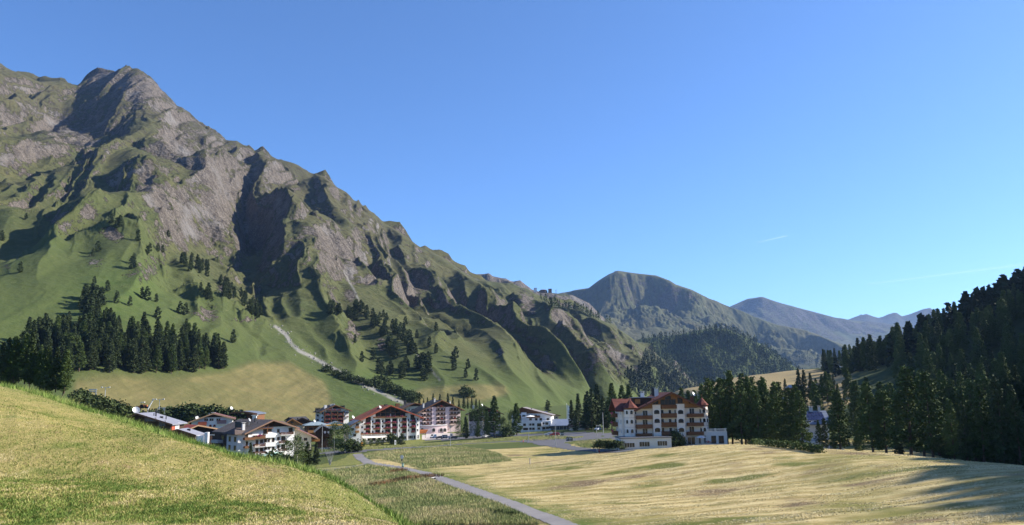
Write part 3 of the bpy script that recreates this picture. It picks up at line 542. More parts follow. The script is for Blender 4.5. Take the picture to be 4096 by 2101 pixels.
dd, _, sd = seg_dist(HL.X, HL.Y, hc); rim = np.clip(1.2 - dd / 5.0, 0, 1); rim = np.maximum(rim, (HL.Y > np.interp(HL.X / HL.Y, [p[0] / p[1] for p in hc], [p[1] for p in hc])) * 1.0)
sheet_obj(HL, m_hill(), {"rim": rim})
# ================================================================ TREES
def m_leaf(name, a, b, c=None):
    m = NT(name, .8, .15); r = m.rnd(); n = m.noise(.6, 3); n2 = m.noise(5.0, 2)
    x = m.math('ADD', m.math('MULTIPLY', r, .45), m.math('ADD', m.math('MULTIPLY', n, .7), m.math('MULTIPLY_ADD', n2, .5, -.35)))
    col = m.mix(m.mr(x, .1, .95), a, b); s = m.b
    s.inputs["Subsurface Weight"].default_value = 0.0
    return m.done(col)
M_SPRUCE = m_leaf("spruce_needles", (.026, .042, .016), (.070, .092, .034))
M_FARW = m_leaf("shade_toned_needles", (.016, .028, .012), (.040, .055, .024))  # darker copy of the spruce needles, shade of the woods put into the colour
M_LARCH = m_leaf("larch_needles", (.036, .060, .016), (.105, .145, .040))
M_BIRCH = m_leaf("birch_leaves", (.035, .060, .016), (.10, .135, .040))
M_BUSH = m_leaf("shrub_leaves", (.028, .045, .014), (.075, .098, .032))
M_BARK = plain("bark", (.10, .075, .055), .95, .1, .4, 3.0)
M_BIRCHBARK = plain("birch_bark", (.42, .40, .37), .8, .2, .35, 4.0)
def leaf_quads(cent, size, rg, flat=0.0, aspect=1.0):
    """one small leaf-clump face at each centre; flat pulls the faces towards the horizontal"""
    n = len(cent); a = rg.normal(size=(n, 3)); a[:, 2] *= (1 - flat); a /= np.linalg.norm(a, axis=1, keepdims=True) + 1e-9
    b = np.cross(a, rg.normal(size=(n, 3))); b /= np.linalg.norm(b, axis=1, keepdims=True) + 1e-9
    sz = (size * rg.uniform(.6, 1.3, n))[:, None]; a = a * sz * aspect; b = b * sz
    k = rg.uniform(.3, 1.0, (n, 1))
    return np.stack([cent - a, cent - b * k, cent + a, cent + b], 1)
def conifer(seed, H, rad, base, nbr, ncl, leaf, droop=.35, shape=1.0, spread=.45, top=0.05):
    rg = np.random.default_rng(seed); C = []
    lean = rg.normal(size=2) * .012 * H
    for i in range(nbr):
        f = (i + rg.random()) / nbr; h = base + (1 - base - .01) * f ** .92
        env = ((1 - h) / (1 - base)) ** shape * rad + top * rad
        if f < .12: env *= .55 + 3.5 * f
        L = env * rg.uniform(.62, 1.12); az = rg.uniform(0, 6.283) if i % 4 else i * 2.4
        n = max(3, int(ncl * (.35 + L / rad))); q = np.sqrt(rg.uniform(.02, 1, n))
        rr = q * L; zz = h * H - rr * droop + .12 * L * q ** 3 + rg.normal(size=n) * .22 * spread * (1 + L * .3)
        lat = rg.normal(size=n) * spread * (.35 + .5 * rr / max(L, .1)); ca, sa = math.cos(az), math.sin(az)
        C.append(np.stack([rr * ca - lat * sa, rr * sa + lat * ca, zz], 1))
    C = np.concatenate(C); s = C[:, 2:3] / H; C[:, :2] += lean * s
    Q = leaf_quads(C, leaf, rg, .35, 1.25)
    return Q.reshape(-1, 3), np.arange(len(Q) * 4).reshape(-1, 4), lean
def broad(seed, H, rad, base, nb, ncl, leaf, col=1.0):
    """broad or columnar crown out of many leaf clumps hung on limb ends"""
    rg = np.random.default_rng(seed); C = []; L = []
    for i in range(nb):
        f = rg.uniform(0, 1); h = H * (base + (1 - base) * f); e = rad * (math.sin(math.pi * min(.98, (.22 + .74 * f))) ** .8) * rg.uniform(.45, 1.05)
        az = rg.uniform(0, 6.283); p = np.array([e * math.cos(az), e * math.sin(az), h]); L.append(p)
        C.append(p + rg.normal(size=(ncl, 3)) * rad * np.array([.20, .20, .16 * col]))
    Q = leaf_quads(np.concatenate(C), leaf, rg)
    return Q.reshape(-1, 3), np.arange(len(Q) * 4).reshape(-1, 4), L
def trunk_mesh(H, r, lean=(0, 0), limbs=(), name="trunk", mat=None):
    t = MB(); n = 6; pts = [(lean[0] * k * .97, lean[1] * k * .97, H * k * .96 - .4 * (k == 0)) for k in (0, .25, .55, 1)]; rs = [r, r * .82, r * .5, r * .08]
    for a, b, c, d in zip(pts[:-1], pts[1:], rs[:-1], rs[1:]): t.tube(a, b, c, d, n, cap=False)
    for p in limbs:
        z = max(.12 * H, p[2] - .45 * math.hypot(p[0], p[1]) - .3); t.tube((0, 0, z), p, r * .28, r * .06, 4, cap=False)
    me = bpy.data.meshes.new(name); me.from_pydata(t.v, [], t.f); me.materials.append(mat or M_BARK); me.polygons.foreach_set("use_smooth", [True] * len(me.polygons)); return me
def np_mesh(name, v, f, mat):
    o = mesh_np(name, v, f, mat, smooth=False, link=False); me = o.data; bpy.data.objects.remove(o); return me
TREES = {}
def add_kind(kind, n, fn, mat, bark=None):
    TREES[kind] = []
    for i in range(n):
        v, f, ex, H, r = fn(i)
        lean = ex if len(ex) == 2 and not hasattr(ex[0], '__len__') else (0, 0); limbs = [] if lean is ex else ex[:14]
        TREES[kind].append((np_mesh("crown", v, f, mat), trunk_mesh(H, r, lean, limbs, mat=bark), H, f.shape[0]))
add_kind('larch', 6, lambda i: (*conifer(100 + i, 24, 4.4 + .5 * (i % 3), .12, 135, 46, .26, .20, .62 + .1 * (i % 3), .7), 24, .36), M_LARCH)
add_kind('spruce', 4, lambda i: (*conifer(200 + i, 24, 4.3 + .4 * (i % 2), .06, 125, 32, .33, .40, .78, .6), 24, .34), M_SPRUCE)
add_kind('stone_pine', 3, lambda i: (*conifer(260 + i, 12, 3.0 + .3 * i, .05, 55, 26, .34, .1, .55, .6, .15), 12, .3), M_SPRUCE)
add_kind('birch', 3, lambda i: (*broad(300 + i, 14, 3.2, .16, 80, 34, .19, 1.5), 14, .17), M_BIRCH, M_BIRCHBARK)
add_kind('round', 2, lambda i: (*broad(320 + i, 8, 3.0, .14, 60, 34, .2), 8, .2), M_BIRCH)
add_kind('bush', 4, lambda i: (*broad(340 + i, 3, 2.0, .05, 40, 26, .2), 3, .08), M_BUSH)
NAMES = {'larch': 'larch_tree', 'spruce': 'spruce_tree', 'stone_pine': 'pine_tree', 'birch': 'birch_tree', 'round': 'leafy_tree', 'bush': 'shrub'}
CATS = {k: ('shrub' if k == 'bush' else 'tree') for k in NAMES}
def small_mesh(kind, i):
    """trunk and crown joined, for trees only a few pixels tall"""
    key = (kind, i)
    if key not in small_mesh.c:
        cr_, tr_, H, nf = TREES[kind][i]; me = cr_.copy(); me.name = NAMES[kind]; small_mesh.c[key] = me
    return small_mesh.c[key]
small_mesh.c = {}
def tree(kind, loc, H, label, group=None, i=None, parts=True, wide=1.0):
    i = random.randrange(len(TREES[kind])) if i is None else i; cm, tm, h0, _ = TREES[kind][i]; k = H / h0; rz = random.uniform(0, 6.283); kw = k * wide * random.uniform(.92, 1.1)
    if parts:
        r = empty(NAMES[kind], loc, rz, label, CATS[kind], group); r.scale = (kw, kw, k)
        for nm, me in (('stem' if kind == 'bush' else 'trunk', tm), ('foliage' if kind == 'bush' else 'crown', cm)):
            o = bpy.data.objects.new(nm, me); COL.objects.link(o); o.parent = r
    else:
        r = bpy.data.objects.new(NAMES[kind], small_mesh(kind, i)); COL.objects.link(r); r.location = loc; r.rotation_euler = (0, 0, rz); r.scale = (kw, kw, k); tag(r, label, CATS[kind], group)
    return r
def gpt(u, v):
    """the spot on the valley floor or the mountainside seen at photo point (u, v)"""
    a = GR.hit(u, v)
    if a is not None and a.y < 560: return a
    b = MT.hit(u, v); return b if b is not None else a
# far woods: one object per wood, thousands of small trees
def wood(name, pts, hs, mat, seed=1, nfac=26):
    rg = np.random.default_rng(seed); V = []; n = len(pts); proto = []
    for q in range(6):
        C = []
        for t in range(nfac):
            f = (t + rg.random()) / nfac; e = (1 - f) ** .85 * .19 + .01; az = rg.uniform(0, 6.283); C.append([e * rg.uniform(.5, 1) * math.cos(az), e * rg.uniform(.5, 1) * math.sin(az), .04 + .95 * f])
        C = np.array(C); proto.append(leaf_quads(C, .085, rg, .3, 1.3) * np.array([1, 1, 1]))
    for k, (p, h) in enumerate(zip(pts, hs)):
        V.append(proto[k % 6] * (np.array([1, 1, 1]) * h) + np.array(p))
    V = np.concatenate(V).reshape(-1, 3); o = mesh_np(name, V, np.arange(len(V)).reshape(-1, 4), mat, smooth=False)
    return tag(o, kind='stuff')
# ---------------------------------------------------------------- where they stand
def rpoly(pg, n, seed):
    rg = np.random.default_rng(seed); p = np.array(pg, float); out = []
    while len(out) < n:
        q = rg.uniform(p.min(0), p.max(0), (n * 2, 2)); m = poly_mask(q[:, 0], q[:, 1], pg); out += list(q[m])
    return out[:n]
# the dark wood at the foot of the left mountain
for q in sorted(rpoly([(14,372),(30,345),(70,332),(88,318),(100,322),(130,336),(170,342),(205,350),(226,360),(224,372),(150,374),(70,374)], 270, 11), key=lambda p: p[1]):
    p = MT.hit(*q)
    if p is None: continue
    tree('spruce' if random.random() < .75 else 'larch', p, random.uniform(13, 21) * (.8 if q[1] < 340 else 1), "dark conifer in the dense wood at the foot of the left mountain", "conifers in the dense left wood", parts=q[1] > 360, wide=1.2)
for q in rpoly([(0,372),(20,372),(62,380),(70,388),(45,391),(0,384)], 16, 12):
    p = GR.hit(q[0], max(q[1], 388) + 16) if random.random() < .5 else MT.hit(q[0], q[1])
    p = p or MT.hit(*q); p = Vector(P(q[0], q[1] + 7, 205))
    tree('larch' if random.random() < .6 else 'spruce', p, random.uniform(9, 13), "tall bare-stemmed conifer just behind the crest of the near hillside", "conifers behind the near crest")
def scatter(kindp, pg, n, seed, h, label, group, parts=False, src=None):
    for q in rpoly(pg, n, seed):
        p = (src or MT.hit)(q[0], q[1])
        if p is None: continue
        tree(kindp if isinstance(kindp, str) else random.choice(kindp), p, random.uniform(*h), label, group, parts=parts)
c4 = lambda *p: [(250 + x * .1135, 300 + y * .1135) for x, y in p]
SL = "small dark pine standing on the gullied grass slope of the left mountain"; SG = "pines on the left mountain slope"
scatter('stone_pine', c4((680,90),(760,70),(800,150),(700,160)), 9, 21, (9, 14), SL, SG)
scatter('stone_pine', c4((850,90),(1060,80),(1050,190),(860,180)), 13, 22, (9, 14), SL, SG)
scatter('stone_pine', c4((1060,120),(1220,150),(1230,380),(1180,350),(1080,250)), 18, 23, (8, 12), SL, SG)
scatter('stone_pine', c4((1230,230),(1390,300),(1480,520),(1420,530),(1270,380)), 22, 24, (8, 12), SL, SG)
scatter('stone_pine', c4((1200,380),(1300,400),(1310,530),(1210,500)), 10, 25, (9, 14), SL, SG)
scatter('stone_pine', c4((1450,570),(1580,580),(1570,720),(1460,690)), 10, 26, (10, 15), SL, SG)
scatter('stone_pine', c4((1130,620),(1400,600),(1400,690),(1150,760)), 14, 27, (8, 13), SL, SG)
for q in ((985,550),(1085,530),(1400,480),(1900,685),(1995,712),(1580,415),(1370,225),(1470,335),(1640,275),(1640,470),(1790,560),(1800,620),(1815,515),(1920,610),(925,380)):
    p = MT.hit(250 + q[0] * .1135, 300 + q[1] * .1135)
    if p: tree('stone_pine', p, random.uniform(8, 12), SL, SG, parts=False)
scatter('stone_pine', a2((1310,400),(1440,430),(1600,520),(1580,600),(1430,540)), 22, 31, (8, 12), SL, SG)
scatter('stone_pine', a2((1640,580),(1760,680),(1800,780),(1680,740)), 16, 32, (7, 11), SL, SG)
scatter('stone_pine', a2((1800,720),(1900,760),(1990,900),(1950,930),(1830,800)), 16, 33, (8, 13), SL, SG)
scatter('stone_pine', a2((560,770),(720,740),(800,860),(620,880)), 16, 35, (9, 15), SL, SG)
for q in ((740,390),(700,420),(1000,520),(1010,470),(1110,420),(1130,390),(1190,390),(1225,400),(1070,740),(1110,760),(1515,690),(1575,720),(1560,750),(1590,770),(1400,870),(1360,860),(1860,340),(840,180),(880,200),(905,205),(195,150),(10,310),(1270,280),(1040,310),(1760,1080),(980,800),(880,780),(810,690),(710,640),(1180,770),(1190,900),(150,550)):
    p = MT.hit(q[0] * .13247, 200 + q[1] * .13247)
    if p: tree('stone_pine', p, random.uniform(7, 12), SL, SG, parts=False)
# woods that read as one mass
MW = lambda pts, n, seed, sh, hr, name, mat, nf=26: (lambda L: wood(name, L, [random.uniform(*hr) for _ in L], mat, seed, nf))([tuple(p) for p in (sh.hit(*q) for q in rpoly(pts, n, seed)) if p is not None])
rid = [tuple(p) for p in (MT.hit(475 + x * .13587 + random.uniform(-1, 1), 250 + np.interp(x, [480,560,640,760,860,950,1050,1200,1300,1450,1600,1720], [345,395,415,425,470,500,530,600,690,830,930,990]) * .13587 + random.uniform(1, 4)) for x in list(np.random.default_rng(3).uniform(490, 1720, 190))) if p]
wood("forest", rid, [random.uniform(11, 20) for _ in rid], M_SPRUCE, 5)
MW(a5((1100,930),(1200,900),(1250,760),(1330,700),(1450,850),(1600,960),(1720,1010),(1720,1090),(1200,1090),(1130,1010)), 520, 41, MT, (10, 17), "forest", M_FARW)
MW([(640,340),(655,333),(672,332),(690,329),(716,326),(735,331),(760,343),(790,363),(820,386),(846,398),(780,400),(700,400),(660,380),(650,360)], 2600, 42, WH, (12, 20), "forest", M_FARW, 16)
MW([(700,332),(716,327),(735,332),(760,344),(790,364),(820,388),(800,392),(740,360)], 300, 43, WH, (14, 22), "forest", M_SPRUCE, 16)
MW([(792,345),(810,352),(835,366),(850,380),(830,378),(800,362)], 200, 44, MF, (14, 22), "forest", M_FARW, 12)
# right hand valley side
def rpt(x, y): return Vector((x, y, float(rhill_z(np.array(x), np.array(y))) - .3))
rg = np.random.default_rng(77); cand = []
while len(cand) < 3800:
    x, y = rg.uniform(112, 620), rg.uniform(-40, 720); z = float(rhill_z(np.array(x), np.array(y))); u, v = pix(x, max(y, 5), z)
    if y > 5 and x / y < .9 and y > 360 and u < 822: continue
    if y > 330 and x < 150: continue
    if 5 < y and u < 905 and v > 372 and y > 330 and x < 250 and random.random() < .97: continue
    cand.append((x, y, z, u, v))
vis = [c for c in cand if c[1] > 60 and 800 < c[3] < 1035]; vis.sort(key=lambda c: c[1]); near = vis[:150]; crest = sorted(vis[150:], key=lambda c: c[4] - np.interp(c[3], [815, 850, 880, 915, 955, 990, 1024], [376, 378, 372, 355, 336, 314, 300]))[:130]
chosen = set(near + crest); rest = [c for c in cand if c not in chosen]
for c in near + crest:
    tree('larch' if random.random() < .8 else 'spruce', (c[0], c[1], c[2] - .3), random.uniform(14, 22), "dark conifer in the shaded forest on the right hillside", "conifers of the shaded right forest", parts=c[1] < 280)
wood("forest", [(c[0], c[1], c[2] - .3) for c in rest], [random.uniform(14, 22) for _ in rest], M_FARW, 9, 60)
# larch grove beside the big hotel
for u, v, Y, H in [(712,448,262,21.5),(722,446,252,20),(733,447,255,22.5),(742,447,247,20),(752,447,252,21.5),(760,447,245,18.5),(768,448,250,20.5),(777,448,243,19),(783,448,252,20),(790,449,240,17.5),(797,449,236,18.5),(803,450,233,16.5),(728,446,268,21),(746,446,266,22),(763,447,264,20),(780,447,262,19),(716,446,272,20.5),(755,446,276,21)]:
    p = P(u, v, Y); p.z = float(GZ(np.array(p.x), np.array(p.y)))
    tree('larch', p, (H + random.uniform(-.6, .6)), "tall green larch in the grove beside the large red-roofed hotel", "larches beside the big hotel")
for u, v, Y, H, lb in [(841,456,222,16.5,"lone conical larch with sunlit top at the dark forest's edge"),(874,459,212,18.5,"narrow larch with lit crown, left of a pair by the shaded stream"),(887,460,210,17,"shadier larch touching the narrow lit one beside the stream"),
                       (912,463,196,21.5,"broad larch with bright lit crown above the shaded stream"),(934,464,190,20,"second broad larch, shoulder to shoulder with the bright broad one"),(925,463,203,20,"larch tucked behind the two broad streamside larches")]:
    p = P(u, v, Y); p.z = float(GZ(np.array(p.x), np.array(p.y))); tree('larch', p, H, lb, wide=1.25)
for u, v, Y, H in [(955,462,185,14),(968,466,180,13),(985,468,178,17),(1006,470,172,18),(1022,472,170,16),(860,456,220,9),(900,462,205,9),(948,464,190,10),(1000,455,195,21),(975,450,205,20),(820,449,260,8),(826,450,250,9),(835,452,240,7)]:
    p = P(u, v, Y); p.z = float(GZ(np.array(p.x), np.array(p.y))); tree(random.choice(['larch', 'spruce']), p, H, "shadowed conifer along the dark stream bank below the right forest", "shadowed trees along the stream")
# behind and left of the big hotel
for u, v, Y, H in [(572,431,420,15),(579,431,415,18),(586,431,410,17),(592,431,405,20),(598,431,410,22),(604,431,400,16),(612,430,380,21),(622,430,390,20),(630,430,380,20),(588,432,425,19),(607,431,395,13),(576,432,400,10),(617,431,370,16)]:
    p = P(u, v, Y); p.z = float(GZ(np.array(p.x), np.array(p.y))); tree('larch' if u > 608 else 'spruce', p, H, "dark conifer in the clump behind the left end of the big hotel", "conifers behind the big hotel's left end")
for u, v, Y, H in [(683,430,330,18),(690,430,322,17),(703,432,310,19.5),(697,431,335,17)]:
    p = P(u, v, Y); p.z = float(GZ(np.array(p.x), np.array(p.y))); tree('larch', p, H, "light green larch rising behind the big hotel's right turret", "larches behind the hotel turret")
# village trees
for kd, u, v, Y, H, lb, wd in [('birch',287,468,255,8.0,"leafy birch in front of the brown-roofed hotel's right end",1.25),('birch',297,466,258,9.2,"taller birch, right of the leafy one before the brown-roofed hotel",1.2),('birch',334,459,300,10.5,"slender birch by the path fork, left of a close pair",1.0),('birch',345,460,298,10,"fuller birch by the path fork, right of a close pair",1.25),
    ('spruce',308,464,262,7.4,"young spruce between the leafy birches and the parked silver car",1.5),('spruce',316,464,262,6.8,"small pointed spruce beside the leafless shrub",1.3),('spruce',250,460,250,8.5,"slim dark spruce against the brown-roofed hotel's front",1.0),('bush',256,466,235,4.5,"shrub below the slim spruce at the hotel's foot",1.2),('bush',274,469,245,5,"dark shrub beside the green glass canopy",1.2),('bush',282,471,240,4,"low shrub under the leafy birch",1.3),('bush',352,452,300,4,"round bush at the right foot of the birch pair",1.4),
    ('stone_pine',160,421,330,5,"small round pine on the meadow edge above the village roofs",1.3),('stone_pine',241,421,470,6.5,"round dark pine behind the village's brown roofs",1.4),('stone_pine',402,434,400,5.5,"small tree beside the orange canopy of the red-roofed hotel",1.3),('stone_pine',548,412,490,7,"pine rising behind the white terrace hotel's roof",1.0)]:
    p = P(u, v, Y); p.z = float(GZ(np.array(p.x), np.array(p.y))) if kd != 'stone_pine' or u == 402 else p.z; tree(kd, p, H, lb, None, wide=wd)
for kd, u, v, Y, H, lb in [('birch',459,437,418,10,"pale leafy tree at the left end of the clump before the dark chalet"),('spruce',466,437,415,11,"dark tree, second from the left in the chalet clump"),('birch',474,437,412,14,"round leafy tree in the chalet clump beside the tall larch"),('birch',483,437,414,15,"rounded tree left of the tallest larch in the chalet clump"),('larch',494,437,410,20,"tallest larch in the clump before the dark chalet"),('larch',487,437,408,13,"shorter larch under the tallest one in the chalet clump"),
    ('birch',503,436,405,9,"silvery small tree right of the tallest larch"),('larch',517,434,402,15.5,"lone larch at the clump's right end beside the white terrace hotel"),('birch',512,435,404,12,"leafy tree touching the clump's rightmost larch"),('bush',507,434,398,4.5,"light green bush beside the white wooden fence"),('spruce',478,438,420,9,"low dark tree at the foot of the chalet clump")]:
    p = P(u, v, Y); p.z = float(GZ(np.array(p.x), np.array(p.y))); tree(kd, p, H, lb)
for u, v in [(434,403),(440,402),(447,400),(452,401),(459,402),(463,404),(468,399),(472,402),(476,404),(480,403),(424,404),(428,402),(420,401)]:
    p = P(u + random.uniform(-1, 1), 409, 548 + random.uniform(-12, 12)); tree('spruce', p, random.uniform(6, 11), "small spruce in the row behind the pink balconied hotel", "spruces behind the pink hotel", parts=False)
for u, v in [(328,372),(336,376),(344,379),(350,381),(356,383),(362,384),(368,386),(374,387),(380,388),(384,391),(389,393),(395,394),(400,396),(406,397),(411,399),(416,400),(385,386),(378,382),(391,390),(398,391),(466,395),(470,397),(413,403),(408,401)]:
    p = MT.hit(u + random.uniform(-1, 1), v); p and tree('bush', p, random.uniform(4, 7), "bushy shrub along the stony stream above the village", "shrubs along the stream", parts=False, wide=1.3)
# shrub belt behind the near crest, and around the ski-lift
for u, v, Y in [(78,409,310),(84,411,315),(90,413,312),(96,415,320),(103,416,318),(110,418,322),(117,420,318),(124,422,320),(131,424,325),(138,426,322),(87,408,330),(95,411,335),(104,413,335),(113,415,335),(122,418,335),(130,420,340),(146,428,330),(80,406,330)]:
    tree('bush', P(u, v, Y), random.uniform(4.2, 5.8), "dark green shrub in the belt along the near hillside's crest", "shrub belt behind the crest", wide=1.3)
for u, v in [(174,420),(181,421),(186,419),(191,420),(196,419),(202,420),(208,421),(213,422),(219,423),(224,424),(229,425),(234,426),(152,419),(168,421)]:
    tree('bush', P(u, v + 3, 400), random.uniform(5, 8), "green shrub in the row behind the grey sheet-metal roof", "shrubs behind the grey roof", wide=1.5)
for u, v, Y, H in [(800,404,400,22),(806,402,420,20),(812,404,400,19),(818,404,395,16),(823,403,390,19),(828,404,385,22),(832,404,388,20),(838,402,390,13),(845,402,380,10),(797,408,380,14),(852,404,370,9)]:
    p = P(u, v, Y); p.z = float(rhill_z(np.array(p.x), np.array(p.y))); tree(random.choice(['spruce', 'larch']), p, H * .72, "dark tree around the chalets below the sunlit hay slope", "trees around the slope chalets")
for u, v, H, lb in [(785,387,9,"lone dark spruce on the sunlit hay slope"),(833,382,8,"upper small spruce at the hay slope's shadow line")]:
    y = 440; p = P(u, v, y); p.z = float(rhill_z(np.array(p.x), np.array(p.y))); tree('spruce', p, H, lb)
# ================================================================ BUILDINGS
WHITE = plain("white_render", (.80, .79, .77), .9, .2, .05, .4); CREAM = plain("cream_render", (.68, .60, .47), .9, .2, .06, .4)
PINK = plain("rose_render", (.66, .53, .53), .9, .2, .06, .4); GREYW = plain("grey_render", (.66, .65, .66), .9, .2, .06, .4)
DTIMB = plain("dark_timber", (.060, .036, .024), .85, .2, .35, 3.0); BTIMB = plain("brown_timber", (.17, .080, .038), .8, .2, .3, 3.0); OTIMB = plain("orange_timber", (.40, .19, .07), .8, .2, .22, 3.0)
LTIMB = plain("pale_bargeboard", (.48, .30, .17), .8, .2, .2, 3.0); REDW = plain("red_timber", (.34, .09, .05), .8, .2, .25, 3.0)
STONE = plain("pale_paving", (.46, .41, .38), .9, .2, .12, .8); METAL = plain("galvanised_steel", (.42, .43, .44), .45, .5, .12, 2.0, .6); DARK = plain("dark_metal", (.03, .03, .033), .6, .4, .2, 2.0)
CHW = plain("chimney_render", (.62, .61, .59), .9, .2, .1, 2.0); FPINK = plain("pink_geraniums", (.62, .09, .22), .8, .2, .4, 6.0); FRED = plain("red_geraniums", (.50, .05, .05), .8, .2, .4, 6.0); LEAFB = plain("box_leaves", (.05, .08, .02), .9, .1, .4, 6.0)
GREENC = plain("green_canopy", (.34, .62, .53), .5, .4, .1, 1.0); ORANGE = plain("orange_canopy", (.62, .22, .08), .8, .2, .15, 1.0); WFRAME = plain("white_frame", (.74, .73, .71), .6, .4, .05, 2.0); BFRAME = plain("brown_frame", (.14, .075, .04), .7, .3, .2, 3.0)
CLOTH = plain("white_canvas", (.82, .81, .78), .9, .1, .05, 1.0); CURT = plain("pale_awning", (.78, .74, .66), .9, .1, .06, 1.0)
def m_glass():
    m = NT("window_glass", .12, .6); r = m.rnd(); return m.done(m.mix(r, (.010, .012, .015), (.045, .045, .042)))
GLASS = m_glass()
def m_roof(name, a, b, per=2.6, amp=.35, rough=.85, spec=.2, lichen=0.0, metal=0.0):
    m = NT(name, rough, spec); tc = m.t.nodes.new("ShaderNodeTexCoord"); x = m.sep(tc.outputs["Object"])
    n = m.noise(.35, 5, tc.outputs["Object"]); n2 = m.noise(6.0, 3, tc.outputs["Object"]); m.b.inputs["Metallic"].default_value = metal
    wv = m.math('SINE', m.math('MULTIPLY', x[1], 6.2832 * per / 2.6)); wv = m.mr(wv, -1, 1)
    c = m.mix(m.mr(n, .3, .7), a, b); c = m.mix(m.math('MULTIPLY', m.math('GREATER_THAN', wv, .78), amp), c, tuple(v * .45 for v in a)); c = m.mix(m.math('MULTIPLY', n2, .35), c, tuple(v * .6 for v in a))
    if lichen: c = m.mix(m.math('MULTIPLY', m.mr(m.noise(2.2, 4, tc.outputs["Object"], .75), .60, .66), lichen), c, (.42, .38, .34))
    m.bump(wv, .4, .05); return m.done(c)
R_RED = m_roof("red_tiles", (.115, .036, .028), (.175, .058, .042), 2.6, .5); R_ORANGE = m_roof("orange_tiles", (.30, .085, .045), (.42, .14, .075), 2.2, .75)
R_BROWN = m_roof("brown_shingles", (.105, .085, .075), (.15, .125, .11), 2.0, .25, lichen=.8); R_BROWN2 = m_roof("plain_brown_shingles", (.105, .075, .062), (.15, .115, .095), 2.0, .25)
R_BLACK = m_roof("black_slates", (.034, .034, .038), (.055, .055, .06), 2.0, .2); R_GREY = m_roof("grey_sheet_metal", (.24, .245, .29), (.29, .295, .34), 1.5, .12, .5, .4); R_MAROON = m_roof("maroon_sheet", (.16, .075, .075), (.21, .105, .10), 1.8, .25, .6)
R_REDM = m_roof("red_sheet", (.36, .075, .045), (.44, .10, .06), 1.8, .25, .6); R_BLUE = m_roof("blue_grey_sheet", (.14, .165, .22), (.19, .22, .28), 1.8, .3, .45, .5); R_SOLAR = m_roof("solar_panels", (.02, .025, .07), (.035, .04, .10), 1.2, .5, .2, .6)
R_TEAL = m_roof("pale_teal_sheet", (.22, .28, .30), (.29, .35, .37), 1.5, .1, .5, .4); R_FLAT = plain("gravel_roof", (.20, .195, .20), .9, .2, .2, 1.5)
class Zm:
    def __init__(s, x, y, k): s.x, s.y, s.k = x, y, k
    def __call__(s, px, py): return (s.x + px / s.k) / 4, (s.y + py / s.k) / 4
Z1, Z2, Z3, Z4, Z5, Z6 = Zm(2380, 1540, 2576 / 580), Zm(1380, 1580, 2576 / 520), Zm(1800, 1600, 2576 / 660), Zm(820, 1620, 2532 / 460), Zm(500, 1580, 2576 / 460), Zm(1130, 1580, 2102 / 350)
WINC = {}
